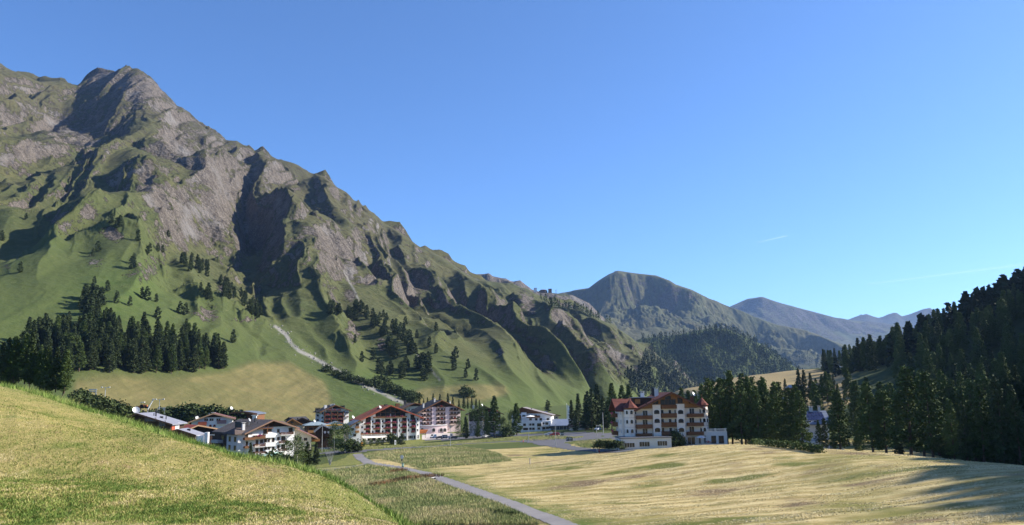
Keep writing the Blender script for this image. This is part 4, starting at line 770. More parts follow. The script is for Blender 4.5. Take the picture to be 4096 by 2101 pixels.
class Bld:
    def __init__(s, Z, name, label, base, Y, th, cat="hotel", group=None):
        s.Z = Z; o = P(*Z(*base), Y); s.o = o; s.c, s.s = math.cos(R(th)), math.sin(R(th)); s.root = empty(name, o, R(th), label, cat, group)
    def at(s, px, py, yo=0.0):
        sx, t = st(*s.Z(px, py)); X0, Y0 = s.o.x - s.s * yo, s.o.y + s.c * yo
        Yp = (X0 * s.s - Y0 * s.c) / (sx * s.s - s.c); return float((sx * Yp - X0) * s.c + (Yp - Y0) * s.s), float(CZ + t * Yp - s.o.z)
    def box(s, name, x0, x1, y0, y1, z0, z1, mat, par=None): m = MB(); m.box(x0, x1, y0, y1, z0, z1); return m.build(name, mat, par or s.root)
    def gable(s, x0, x1, y0, y1, eL, eR, px, hz, wall, roof, so=1.2, fo=1.4, th=.32, barge=None, base=-3.0, back=.6, wn="wall", cl=None, cz=None):
        """gable end towards the viewer: outline along x, roof running back along y; cl = timber cladding above height cz"""
        m = MB(); m.prism([(x0, base), (x1, base), (x1, eR), (px, hz), (x0, eL)], y0, y1, 'y'); s.wall = m.build(wn, wall, s.root)
        kl, kr = (hz - eL) / (px - x0), (hz - eR) / (x1 - px); g = .02; a, b = x0 - so, x1 + so; zl, zr = eL - so * kl + g, eR - so * kr + g
        m = MB(); m.prism([(a, zl), (px, hz + g), (b, zr), (b, zr + th), (px, hz + g + th), (a, zl + th)], y0 - fo, y1 + back, 'y'); r = m.build("roof", roof, s.root)
        if barge:
            m = MB(); d = .14; m.prism([(a, zl - .12), (px, hz + g - .12), (b, zr - .12), (b, zr + th + .05), (px, hz + g + th + .05), (a, zl + th + .05)], y0 - fo - d, y0 - fo - .01, 'y'); m.build("bargeboard", barge, r)
        if cl:
            xl = x0 + (cz - eL) / kl if cz > eL else x0; xr = x1 - (cz - eR) / kr if cz > eR else x1
            pg = [(xl, cz), (xr, cz)] + ([(x1 - .001, eR - .01)] if cz < eR else []) + [(px, hz - .03)] + ([(x0 + .001, eL - .01)] if cz < eL else [])
            m = MB(); m.prism(pg, y0 - .14, y0 - .003, 'y'); m.build("gable_cladding", cl, s.root)
        return r
    def ridge_x(s, x0, x1, y0, y1, eF, eB, py, hz, wall, roof, so=1.2, fo=1.2, th=.3, base=-3.0, wn="wall"):
        m = MB(); m.prism([(y0, base), (y1, base), (y1, eB), (py, hz), (y0, eF)], x0, x1, 'x'); m.build(wn, wall, s.root)
        kf, kb = (hz - eF) / (py - y0), (hz - eB) / (y1 - py); a, b = y0 - fo, y1 + fo; zf, zb = eF - fo * kf + .02, eB - fo * kb + .02
        m = MB(); m.prism([(a, zf), (py, hz + .02), (b, zb), (b, zb + th), (py, hz + .02 + th), (a, zf + th)], x0 - so, x1 + so, 'x'); return m.build("roof", roof, s.root)
    def hip(s, x0, x1, y0, y1, z, hz, roof, o=.8, rl=.4, par=None, name="roof"):
        x0 -= o; x1 += o; y0 -= o; y1 += o; cx, cy_ = (x0 + x1) / 2, (y0 + y1) / 2; L = (x1 - x0) * rl / 2
        v = [(x0, y0, z), (x1, y0, z), (x1, y1, z), (x0, y1, z), (x0, y0, z + .25), (x1, y0, z + .25), (x1, y1, z + .25), (x0, y1, z + .25), (cx - L, cy_, hz), (cx + L, cy_, hz)]
        m = MB(); m.add(v, [(3, 2, 1, 0), (0, 1, 5, 4), (1, 2, 6, 5), (2, 3, 7, 6), (3, 0, 4, 7), (4, 5, 9, 8), (6, 7, 8, 9), (5, 6, 9), (7, 4, 8)]); return m.build(name, roof, par or s.root)
    def win(s, x, z, w, h, y=0.0, side='F', arch=False, fm=None, par=None, name="window", mull=True):
        fm = fm or WFRAME; key = (round(w, 1), round(h, 1), arch, fm.name, mull)
        if key not in WINC:
            w_, h_ = max(.4, key[0]), max(.4, key[1]); f = .11; a = MB()
            if arch:
                n = 8; top = [(w_ / 2 * math.cos(t), h_ * .62 + h_ * .38 * math.sin(t)) for t in [math.pi * i / n for i in range(n + 1)]]; out = [(-w_ / 2, 0), (w_ / 2, 0)] + top[0:]
                oo = [(p[0] * (1 + 2 * f / w_), p[1] * (1 + f / h_) - .02) for p in out]; nn = len(out)
                for i in range(nn):
                    p0, p1, q0, q1 = out[i], out[(i + 1) % nn], oo[i], oo[(i + 1) % nn]; a.prism([q0, q1, p1, p0], -.10, .02, 'y')
                b = MB(); b.prism(out, -.035, .02, 'y')
            else:
                a.box(-w_ / 2 - f, w_ / 2 + f, -.10, .02, -f, 0); a.box(-w_ / 2 - f, w_ / 2 + f, -.10, .02, h_, h_ + f); a.box(-w_ / 2 - f, -w_ / 2, -.10, .02, 0, h_); a.box(w_ / 2, w_ / 2 + f, -.10, .02, 0, h_)
                if mull and w_ > .9: a.box(-.04, .04, -.075, .02, 0, h_)
                if w_ > 2.4:
                    for q in (-.25, .25): a.box(w_ * q - .03, w_ * q + .03, -.07, .02, 0, h_)
                b = MB(); b.box(-w_ / 2, w_ / 2, -.035, .02, 0, h_)
            oa, ob = a.build("window", fm), b.build("pane", GLASS); WINC[key] = (oa.data, ob.data); bpy.data.objects.remove(oa); bpy.data.objects.remove(ob)
        o = bpy.data.objects.new(name, WINC[key][0]); p = bpy.data.objects.new("pane", WINC[key][1]); COL.objects.link(o); COL.objects.link(p); o.parent = par or s.root; p.parent = o
        if side == 'F': o.location = (x, y, z)
        else: o.location = (y, x, z); o.rotation_euler = (0, 0, R(-90 if side == 'L' else 90))
        return o
    def winp(s, px0, py0, px1, py1, yo=0.0, **k):
        a = s.at(px0, py0, yo); b = s.at(px1, py1, yo); return s.win((a[0] + b[0]) / 2, min(a[1], b[1]), abs(b[0] - a[0]), abs(a[1] - b[1]), y=yo, **k)
    def balc(s, x0, x1, z, dep=1.3, rh=1.0, wood=None, slab=None, y=0.0, flowers=None, side='F', solid=True, fx=None):
        wood = wood or BTIMB; w = x1 - x0; t = .09
        m = MB(); m.box(0, w, -dep, 0, -.18, 0); o = m.build("balcony", slab or WHITE, s.root); r = MB()
        if solid: r.box(-.02, w + .02, -dep - t, -dep, -.2, rh); r.box(-t, 0, -dep, -.02, -.2, rh); r.box(w, w + t, -dep, -.02, -.2, rh)
        else:
            n = max(3, int(w / .16))
            for zz in (.08, rh - .08): r.box(-.02, w + .02, -dep - .06, -dep, zz, zz + .1)
            for i in range(n + 1): q = w * i / n; r.box(q - .04, q + .04, -dep - .045, -dep - .005, .1, rh)
            for q in (-.06, w): r.box(q, q + .06, -dep, -.02, .05, rh)
        r.box(-.1, w + .1, -dep - .14, -dep + .06, rh, rh + .07); r.build("railing", wood, o)
        if flowers:
            for fa, fb in (fx or [(.1, .9)]):
                rg = np.random.default_rng(int(abs(x0 * 91 + z * 37)) + 5); n = int(max(14, (fb - fa) * w * 26)); c = np.stack([rg.uniform(fa * w, fb * w, n), rg.normal(-dep - .16, .12, n), rh + rg.normal(.06, .17, n)], 1)
                Q = leaf_quads(c, .15, rg); q = mesh_np("flowers", Q.reshape(-1, 3), np.arange(4 * n).reshape(-1, 4), [flowers, LEAFB], smooth=False, parent=o, mi=(rg.random(n) < .28).astype(int))
        if side == 'F': o.location = (x0, y, z)
        else: o.location = (y, x1, z) if side == 'L' else (y, x0, z); o.rotation_euler = (0, 0, R(-90 if side == 'L' else 90))
        return o
    def balcp(s, px0, py0, px1, py1, yo=0.0, dep=1.3, **k):
        """railing front seen between two photo corners"""
        a = s.at(px0, py0, yo - dep); b = s.at(px1, py1, yo - dep); z0, z1 = min(a[1], b[1]), max(a[1], b[1]); return s.balc(a[0], b[0], z0 + .15, dep, max(.5, z1 - z0 - .2), y=yo, **k)
    def chim(s, x, y, z, h, w=.9, mat=None, par=None, cap=True):
        m = MB(); m.box(x - w / 2, x + w / 2, y - w / 2, y + w / 2, z - 1.5, z + h)
        if cap:
            for i in (-1, 1):
                for j in (-1, 1): m.box(x + i * w * .4 - .06, x + i * w * .4 + .06, y + j * w * .4 - .06, y + j * w * .4 + .06, z + h, z + h + .35)
            m.box(x - w * .75, x + w * .75, y - w * .75, y + w * .75, z + h + .35, z + h + .45)
        return m.build("chimney", mat or CHW, par or s.root)
    def dish(s, x, y, z, r=.6, par=None, az=-40):
        m = MB(); m.tube((x, y, z - 1), (x, y, z + .7), .05); d = Vector((math.cos(R(az)) * .9, math.sin(R(az)) * .9, .45)).normalized(); a = d.orthogonal().normalized(); b = d.cross(a); c = Vector((x, y, z + .9)); n = 12; pts = [c]; f = []
        for k, q in ((.5, .06), (1, .24)): pts += [c + d * q * r + (a * math.cos(2 * math.pi * i / n) + b * math.sin(2 * math.pi * i / n)) * r * k for i in range(n)]
        f = [(0, 1 + (i + 1) % n, 1 + i) for i in range(n)] + [(1 + i, 1 + (i + 1) % n, 1 + n + (i + 1) % n, 1 + n + i) for i in range(n)]; m.add(pts, f); m.tube(c, c + d * r * .9, .03, n=4)
        return m.build("satellite_dish", METAL, par or s.root)
# ---------------------------------------------------------------- the large hotel on the right
H = Bld(Z1, "hotel_building", "large red-roofed hotel with two corner turrets and wooden balconies at the meadow's edge", (535, 1075), 246, 3)
k = 59.0 * 4.0 / 4.0
A = lambda px, py, yo=0.0: H.at(px, py, yo)
W_ = A(2000, 1030)[0]; xa, za = A(1330, 145); eL = A(757, 425)[1]; eR = A(1850, 395)[1]; xt = A(757, 425)[0]; xr_ = A(1850, 395)[0]
HW = plain('warm_white_render', (.78, .70, .60), .9, .2, .06, .4); WHITE_, WHITE, GREYW_ = WHITE, HW, GREYW; GREYW = plain('warm_grey_render', (.70, .66, .61), .9, .2, .06, .4)
m = MB(); m.box(.6, W_ - .6, 0, 16, -3, eL); H.wall = m.build("wall", WHITE, H.root)
m = MB(); m.prism([(xt, eL + .004), (xr_, eR), (xa, za)], .3, 15.8, 'y'); m.build("gable_wall", WHITE, H.root)
m = MB(); m.prism([(xt, eL + .02), (xr_, eR + .02), (xa, za - .1)], -.75, .28, 'y'); gc = m.build("gable_cladding", OTIMB if False else plain("honey_timber", (.26, .135, .055), .8, .2, .25, 3.0), H.root)
g_, so_, th_ = .02, 1.3, .34; kl = (za - eL) / (xa - xt); kr = (za - eR) / (xr_ - xa); m = MB(); a_, b_ = xt - so_, xr_ + so_
m.prism([(a_, eL - so_ * kl), (xa, za), (b_, eR - so_ * kr), (b_, eR - so_ * kr + th_), (xa, za + th_), (a_, eL - so_ * kl + th_)], -2.3, 19, 'y'); roof = m.build("roof", R_RED, H.root)
m = MB(); m.prism([(a_, eL - so_ * kl - .25), (xa, za - .25), (b_, eR - so_ * kr - .25), (b_, eR - so_ * kr + .1), (xa, za + .1), (a_, eL - so_ * kl + .1)], -2.5, -2.31, 'y'); m.build("bargeboard", BTIMB, roof)
# left side wing with its own cross gable
zr2 = eL + 2.7; m = MB(); m.prism([(3.2, -3), (14.2, -3), (14.2, eL), (8.7, zr2), (3.2, eL)], -.02, .58, 'x'); m.build("side_wall", WHITE, H.root)
m = MB(); m.prism([(3.2, eL - .8), (14.2, eL - .8), (14.2, eL), (8.7, zr2 - .1), (3.2, eL)], -.16, -.03, 'x'); m.build("side_gable_cladding", BTIMB, H.root)
m = MB(); m.prism([(1.9, eL - .75), (8.7, zr2), (15.5, eL - .75), (15.5, eL - .42), (8.7, zr2 + .33), (1.9, eL - .42)], -2.0, 7.5, 'x'); wr = m.build("wing_roof", R_RED, H.root); 
for z0 in (2.75, 5.4, 8.1):
    for yy in (5.0, 8.7): H.win(yy, z0 + .6, 1.0, 1.25, y=-.02, side='L')
    H.win(12.2, z0 + .1, 1.1, 2.0, y=-.02, side='L'); H.balc(10.6, 13.9, z0, 1.4, 1.0, y=-.02, side='L', flowers=FPINK)
# turrets
def turret(x0, x1, name, zt, apex, wins):
    cx, r = (x0 + x1) / 2, (x1 - x0) / 2 * 1.06; n = 8; pts = [(cx + r * math.cos(R(22.5 + 45 * i)), .9 + r * math.sin(R(22.5 + 45 * i))) for i in range(n)]
    m = MB(); m.prism(pts, 2.4, zt, 'z'); t = m.build("turret", WHITE, H.root); m = MB()
    pe = [(cx + r * 1.28 * math.cos(R(22.5 + 45 * i)), .9 + r * 1.28 * math.sin(R(22.5 + 45 * i)), zt - .1) for i in range(n)]; m.add(pe + [(cx, .9, apex)], [(i, (i + 1) % n, n) for i in range(n)] + [tuple(range(n - 1, -1, -1))]); m.tube((cx, .9, apex - .2), (cx, .9, apex + 1.0), .05); m.build("turret_roof", R_RED, t)
    m = MB(); m.prism([(cx + r * 1.03 * math.cos(R(22.5 + 45 * i)), .9 + r * 1.03 * math.sin(R(22.5 + 45 * i))) for i in range(n)], zt - .6, zt - .12, 'z'); m.build("timber_band", BTIMB, t)
    ap = r * math.cos(R(22.5)); 
    for z0 in (3.6, 6.3, 9.0):
        for ang in wins:
            q = R(ang); o = H.win(0, 0, .85, 1.15, arch=True, par=t); o.location = (cx + (ap + .01) * math.cos(q), .9 + (ap + .01) * math.sin(q), z0); o.rotation_euler = (0, 0, q + math.pi / 2)
    for z0 in (5.2, 7.9):
        m = MB(); m.prism([(cx + r * 1.02 * math.cos(R(22.5 + 45 * i)), .9 + r * 1.02 * math.sin(R(22.5 + 45 * i))) for i in range(n)], z0, z0 + .12, 'z'); m.build("stone_band", STONE, t)
x0t, x1t = A(540, 700)[0], A(752, 700)[0]; turret(x0t, x1t, "turret", A(650, 400)[1], A(645, 255)[1], (-135, -90, -45, -180)); x2t, x3t = A(1850, 700)[0], A(2022, 700)[0]; turret(x2t, x3t, "turret", A(1900, 350)[1], A(1897, 220)[1], (-90, -45, 0, -135))
# bays, loggia, balconies
for pa, pb, pt in ((1030, 1172, 350), (1452, 1600, 335)):
    xa_, xb_ = A(pa, 600, -1.0)[0], A(pb, 600, -1.0)[0]; zt = A((pa + pb) / 2, pt, -1.0)[1]; m = MB(); m.box(xa_, xb_, -1.0, -.003, 2.3, zt); b = m.build("bay_tower", WHITE, H.root)
    for py in (515, 673, 833): z0 = A((pa + pb) / 2, py, -1.0)[1]; H.win((xa_ + xb_) / 2, z0, 1.55, 1.25, y=-1.01, arch=True, par=b)
xb0, xb1 = A(1180, 600)[0], A(1448, 600)[0]
m = MB(); m.box(xb0, xb1, -.06, -.002, 2.5, 10.4); m.build("loggia_wall", CREAM, H.root)
for py0, py1 in ((505, 575), (665, 740), (825, 892), (358, 415)): H.balcp(1184, py0, 1452, py1, -.06, .95)
for px, py in ((1195, 495), (1330, 495), (1435, 495), (1200, 655), (1335, 655), (1440, 655), (1210, 812), (1345, 812)): x_, z_ = A(px, py + 22); H.win(x_, z_ - .2, .8, 1.45, y=-.07)
for py in (480, 640, 790):
    x_, z_ = A(1285, py + 40); m = MB(); m.prism([(-.9, 0), (.9, 0), (.9, .9), (.3, 1.0), (.1, 1.7), (-.3, 2.0), (-.9, 2.0)], x_ - .04, x_ + .04, 'x'); m.build("partition_screen", REDW, H.root)
for px0, px1, rows in ((742, 1015, ((535, 603), (695, 768), (855, 916))), (1652, 1932, ((497, 563), (657, 724), (818, 884)))):
    for py0, py1 in rows: H.balcp(px0, py0 + (8 if px0 < 900 else 12), px1, py1, -.02, 1.4, wood=BTIMB)
for px0, px1, rows in ((845, 935, (530, 690, 850)), (1675, 1762, (495, 655, 812))):
    for py in rows: H.winp(px0, py - 75, px1, py + 18, -.02)
for px0, px1, py0, py1 in ((1165, 1430, 180, 345), (1035, 1120, 262, 335), (1468, 1555, 232, 320)):
    H.winp(px0, py0 + (85 if px0 == 1165 else 0), px1, py1, -.76, fm=BFRAME)
H.winp(1240, 190, 1345, 255, -.76, fm=BFRAME, arch=True); H.winp(1668, 292, 1690, 325, -.76, fm=BFRAME); H.winp(900, 325, 925, 345, -.76, fm=BFRAME)
for px0, px1, py0, py1 in ((1478, 1612, 938, 1062), (1642, 1778, 930, 1055), (1842, 1880, 922, 1040), (1936, 2008, 912, 1032)): H.winp(px0, py0, px1, py1, -.02, fm=WFRAME, name="glass_door")
# roof furniture
for px, py, h, mt, dep in ((1092, 165, 1.5, CHW, 7), (842, 215, 1.3, CHW, 5.5)): x_, z_ = A(px, py, dep); H.chim(x_, dep, z_, h, 1.0, mt, roof)
for px, py, dep in ((1030, 105, 11), (556, 275, 9)): x_, z_ = A(px, py, dep); H.chim(x_, dep, z_, .9, .8, DARK, roof, False)
x_, z_ = A(1720, 225, 6); H.chim(x_, 6, z_ - .5, .9, .9, BTIMB, roof, False); H.dish(x_ + .5, 6, z_ + .2, .75, roof)
xq0, zq0 = A(690, 300, 2.0); xq1, zq1 = A(1000, 210, 2.0); m = MB(); m.box(xq0, xq1, 2.0, 6.0, zq0 - 1.5, zq1 - .25); d = m.build("dormer", DTIMB, roof); m = MB(); m.box(xq0 + .3, xq0 + 1.9, 1.9, 1.995, zq0 - .6, zq0 + .75); m.build('dormer_panel', OTIMB, d); m = MB(); m.box(xq0 - .5, xq1 + .7, 1.4, 6.4, zq1 - .24, zq1); m.build("dormer_roof", R_GREY, d)
# low front annexe and side terrace
xa0, _ = A(460, 1000, -6.0); xa1, _ = A(1358, 1000, -6.0); zt = A(900, 945, -6.0)[1]; m = MB(); m.box(xa0, xa1, -6, 3.2, -4, zt); an = m.build("annexe", GREYW, H.root)
m = MB(); m.box(xa0 - .25, xa1 + .25, -6.25, 3.2, zt + .002, zt + .28); m.build("annexe_roof", R_FLAT, an)
for px0, px1, py0, py1 in ((522, 704, 1030, 1104), (790, 970, 1014, 1090), (1107, 1284, 1000, 1076)): H.winp(px0, py0, px1, py1, -6.0, fm=WFRAME, par=an)
for yy in (-4.2, -1.2): H.win(yy, .1, 1.0 if yy > -2 else 1.5, 1.5, y=xa0, side='L', par=an)
xs0, xs1 = W_ - .6, A(2345, 1000)[0]; zt = A(2180, 835)[1]; m = MB(); m.box(xs0 + .01, xs1, -.5, 9, -3, zt); tw = m.build("terrace_wing", GREYW, H.root)
m = MB()
for q in (xs0 + .6, xs0 + 3.0, xs1 - .4): m.box(q - .22, q + .22, -.5, -.1, zt, zt + 1.1)
m.box(xs0 + .1, xs1, -.42, -.2, zt + .85, zt + 1.0); m.box(xs0 + .1, xs1, -.45, -.15, zt, zt + .25)
n = 26
for i in range(n): q = xs0 + .2 + (xs1 - xs0 - .4) * i / (n - 1); m.box(q - .05, q + .05, -.36, -.26, zt + .2, zt + .9)
m.build("balustrade", WHITE, tw)
for px0, px1 in ((2068, 2148), (2202, 2284)): H.winp(px0, 908, px1, 1030, -.5, fm=DARK, par=tw, name="glass_door")
WHITE, GREYW = WHITE_, GREYW_
# ---------------------------------------------------------------- red-roofed hotel with pink flowers
J = Bld(Z2, "hotel_building", "white hotel with orange-red tiled gable and rows of pink flowered balconies", (313, 930), 425, 25)
W_ = J.at(1478, 870)[0]; eL, eR = J.at(313, 500)[1] + .2, J.at(1478, 440)[1]; xa, za = J.at(885, 215)
r = J.gable(0, W_, 0, 17, eL, eR, xa, za, WHITE, R_ORANGE, so=1.8, fo=2.2, th=.4, barge=REDW, cl=DTIMB, cz=J.at(885, 372)[1])
cols = ((388, 503), (578, 695), (775, 898), (918, 1028), (1112, 1218), (1297, 1398))
for ri, (yb, sl) in enumerate(((590, .045), (695, .045))):
    for a, b in cols:
        py = yb - .048 * (a - 388); J.balcp(a, py - 32, b, py - .048 * (b - a), 0, 1.2, wood=BTIMB, flowers=FPINK, fx=[(.3, .8)] if a < 700 else [(.25, .95)])
        J.winp(a + 25, py - 95, b - 8, py - 20 - .04 * (b - a), -.01, fm=BFRAME)
for a, b in cols:
    py = 788 - .048 * (a - 388); J.winp(a + 25, py - 85, b - 8, py - 25, -.01, fm=BFRAME)
    if a > 900: J.balcp(a + 20, py - 24, b - 15, py - 2, 0, .5, flowers=FPINK, fx=[(.1, .9)])
J.balcp(318, 768, 903, 765, 0, 1.2, flowers=FPINK, fx=[(.14, .22), (.47, .56), (.83, .9)])
J.balcp(582, 440, 1224, 440, 0, 1.6, wood=BTIMB, flowers=FPINK, fx=[(.13, .2), (.36, .47), (.56, .65), (.8, .88)])
for a, b in ((610, 700), (712, 800), (808, 890), (915, 990), (1002, 1090), (1100, 1190)): J.winp(a, 352, b, 425 - .03 * (b - 610), -.16, fm=BFRAME, mull=False)
for a, b, t_ in ((715, 800, 300), (808, 895, 265), (912, 985, 255), (1000, 1080, 290)): J.winp(a, t_, b, 342, -.16, fm=BFRAME, mull=False)
J.winp(415, 440, 505, 525, -.01, fm=BFRAME); J.winp(1300, 395, 1370, 480, -.01, fm=BFRAME)
for px in (548, 745, 1068, 1250, 1435, 338):
    for py in (525, 630, 735):
        y_ = py - .045 * (px - 548); (px == 1068 and py == 525 and None) or J.winp(px - 17, y_ - 20, px + 17, y_ + 20, -.01, mull=False)
for px in (509, 704, 907, 1040, 1222, 1404):
    x_ = J.at(px, 600)[0]; z_ = min(eL, J.at(px, 400)[1]); m = MB(); m.box(x_ - .18, x_ + .18, -1.25 if px != 1040 else -1.6, -.002, 3.3 if px < 1000 else -.5, z_ - .2 if px in (509, 1404) else J.at(px, 470)[1]); m.build("pilaster", WHITE, J.root)
xw, zw = J.at(1025, 805, -3.0); m = MB(); m.prism([(-4.4, zw - .6), (-4.2, zw - .6), (0, zw + .3), (0, zw + .1)], .2, xw, 'x'); m.build("terrace_awning", CURT, J.root)
for a, b in ((352, 392), (445, 492), (655, 700), (752, 796), (842, 886), (942, 982)): J.winp(a, 872 - .06 * (a - 352), b, 925 - .06 * (a - 352), -.01, mull=False)
J.winp(530, 850, 602, 925, -.01, arch=True); 
for a, b, t_, bt in ((1066, 1102, 822, 886), (1358, 1396, 803, 866), (1436, 1460, 795, 858)): J.winp(a, t_, b, bt, -.01, fm=WFRAME, mull=False)
for a, b, t_ in ((1112, 1212, 818), (1252, 1352, 806)): J.winp(a, t_, b, t_ + 55, -.02, fm=WFRAME, mull=False).data.materials
x_, z_ = J.at(690, 255, 5); J.dish(x_, 5, z_ - .6, 1.0, r); x_, z_ = J.at(810, 195, 6); J.chim(x_, 6, z_ - .3, .6, 1.6, DARK, r, False); x_, z_ = J.at(655, 262, 6); J.chim(x_, 6, z_ - .3, .4, .9, DARK, r, False)
m = MB(); xo, zo = J.at(1478, 690); m.prism([(1.0, zo), (4.6, zo - 1.9), (4.6, zo - 2.1), (1.0, zo - .25)], W_ + .05, W_ + 5, 'y' if False else 'x'); m.build("side_canopy", ORANGE, J.root)
m = MB()
for q in (W_ + .6, W_ + 4.6): m.tube((q, 4.3, -1), (q, 4.3, zo - 1.9), .1)
m.build("canopy_post", BTIMB, J.root)
# ---------------------------------------------------------------- rose hotel, house behind, tall black-roofed hotel
L = Bld(Z2, "hotel_building", "rose-white hotel with dark roof and three stacks of dark balconies behind the car park", (1480, 752), 480, 26)
W_ = L.at(2290, 715)[0]; eL, eR = L.at(1480, 325)[1], L.at(2290, 285)[1]; xa, za = L.at(1898, 110)
r = L.gable(0, W_, 0, 16, eL, eR, xa, za, PINK, R_BLACK, so=2.0, fo=2.2, barge=BTIMB, cl=DTIMB, cz=L.at(1898, 232)[1] - .1)
for a, b, rows in ((1542, 1704, (352, 437, 522, 605)), (1816, 1978, (248, 330, 415, 500, 584)), (2082, 2238, (320, 402, 490, 575))):
    for py in rows:
        L.balcp(a, py - 24, b, py - 4 - .02 * (b - a) - 3, -.4, 1.2, wood=DTIMB, slab=WHITE, flowers=FRED if py in (605, 500, 490, 248, 522) else None, fx=[(.45, .7)])
        for q in (.22, .62): x = a + (b - a) * q; L.winp(x - 16, py - 62, x + 18, py - 22, -.01, fm=BFRAME, mull=False)
for px in (1518, 1722, 1795, 1990, 2060, 2250):
    for i, py in enumerate((290, 375, 460, 548)):
        if px in (1518,) and i == 0: continue
        y_ = py - .04 * (px - 1722); L.winp(px - 24, y_ - 14, px + 22, y_ + 14, -.01, fm=BFRAME, mull=False)
for px in (1760, 2025): x_ = L.at(px, 400)[0]; z_ = L.at(px, 235)[1]; m = MB(); m.box(x_ - 1.35, x_ + 1.35, -.7, -.003, 2, z_); m.build("bay_tower", PINK, L.root)
x1_, z1_ = L.at(2040, 600, -5); x0_ = L.at(1482, 640, -5)[0]; pts = [(x0_ + (x1_ - x0_) * i / 10, -5 + 3.5 * (abs(i - 6) / 6) ** 2 * .6) for i in range(11)]; m = MB(); m.prism([(x0_, 0)] + pts + [(x1_, 0)], -2, z1_, 'z'); ar = m.build("arcade", PINK, L.root)
m = MB(); m.prism([(x0_ - .1, -.01)] + [(p[0], p[1] - .35) for p in pts] + [(x1_ + .1, -.01)], z1_ + .003, z1_ + .35, 'z'); m.build("arcade_roof", GREYW, ar)
for px in (1535, 1600, 1676, 1755, 1905, 1975): x_, z_ = L.at(px, 728, -5); L.win(x_, max(0, z_), 1.9, 2.0, y=-5.0 + (.35 if px < 1700 else 0.0) - .12 if px > 1700 else -3.9, arch=True, par=ar, fm=GREYW)
for px, py, d in ((1775, 92, 4), (1555, 190, 3), (2080, 150, 5)): x_, z_ = L.at(px, py, d); L.chim(x_, d, z_ - .4, .9, .8, CHW, r)
K = Bld(Z2, "guest_house", "cream house with brown roof peeping over the orange-red gable", (1110, 430), 520, 22, "house")
W_ = K.at(1480, 420)[0]; xa, za = K.at(1365, 165); r = K.gable(0, W_ + 3, 0, 14, K.at(1110, 285)[1], K.at(1490, 205)[1], xa, za, CREAM, R_BROWN2, so=1.5, fo=1.8, barge=BTIMB, cl=DTIMB, cz=K.at(1365, 222)[1], base=-14)
for a, b in ((1175, 1212), (1258, 1282), (1315, 1362)): K.winp(a, 270, b, 305, -.01); 
for a in (1185, 1262, 1330): K.winp(a, 345, a + 28, 375, -.01)
x_, z_ = K.at(1190, 110, 6); K.chim(x_, 6, z_ - 1.0, 1.2, 1.4, DARK, r, False); x_, z_ = K.at(1040, 165, 7); K.chim(x_, 7, z_ - 1, .9, 2.4, BTIMB, r, False)
T = Bld(Z6, "hotel_building", "tall hotel with black roof, white walls and red-flowered wooden galleries", (930, 790), 500, 28)
W_ = T.at(1590, 760)[0]; xa, za = T.at(1255, 250); eL, eR = T.at(930, 395)[1], T.at(1590, 372)[1]
r = T.gable(0, W_, 0, 14, eL, eR, xa, za, WHITE, R_BLACK, so=1.6, fo=2.0, barge=BTIMB, cl=DTIMB, cz=T.at(1255, 330)[1])
for py in (370, 478, 582, 676):
    T.balcp(1000 if py > 400 else 1090, py - 12, 1445 if py > 400 else 1400, py + 20 - 12, -.05, 1.4, wood=BTIMB, slab=BTIMB, solid=False, flowers=FRED, fx=[(.05, .3), (.42, .65), (.75, .97)])
for py in (432, 535, 630):
    for a in (1020, 1180, 1318): T.winp(a, py - 28, a + 128, py + 20, -.02, fm=BFRAME)
for px in (1000, 1162, 1305, 1445): x_ = T.at(px, 600)[0]; m = MB(); m.box(x_ - .14, x_ + .14, -1.5, -.03, 0, T.at(px, 400)[1]); m.build("gallery_post", BTIMB, T.root)
for py in (440, 545, 640): T.winp(940, py - 18, 975, py + 18, -.01, fm=BFRAME)
for py in (405, 510): T.winp(1460, py - 15, 1495, py + 15, -.01, fm=BFRAME)
for py in (437, 530): T.balcp(1520, py - 12, 1585, py + 12, -.02, 1.0, flowers=FRED, solid=False)
for z0 in (2.5, 5.0, 7.6):
    for yy in (3, 6.5, 10.5): T.win(yy, z0, 1.0, 1.4, y=0, side='L')
for z0 in (4.2, 6.9): T.balc(6, 8, z0, .8, .9, side='L', wood=DTIMB)
for px, py, d, w_, mt in ((1030, 255, 5, 1.6, CHW), (845, 330, 6, 2.4, DARK), (1165, 225, 5, 1.2, METAL), (1205, 222, 6, 1.0, METAL), (1240, 222, 5, .9, METAL), (1440, 275, 6, 2.4, DARK)): x_, z_ = T.at(px, py, d); T.chim(x_, d, z_ - .8, 1.1, w_, mt, r, mt is DARK)
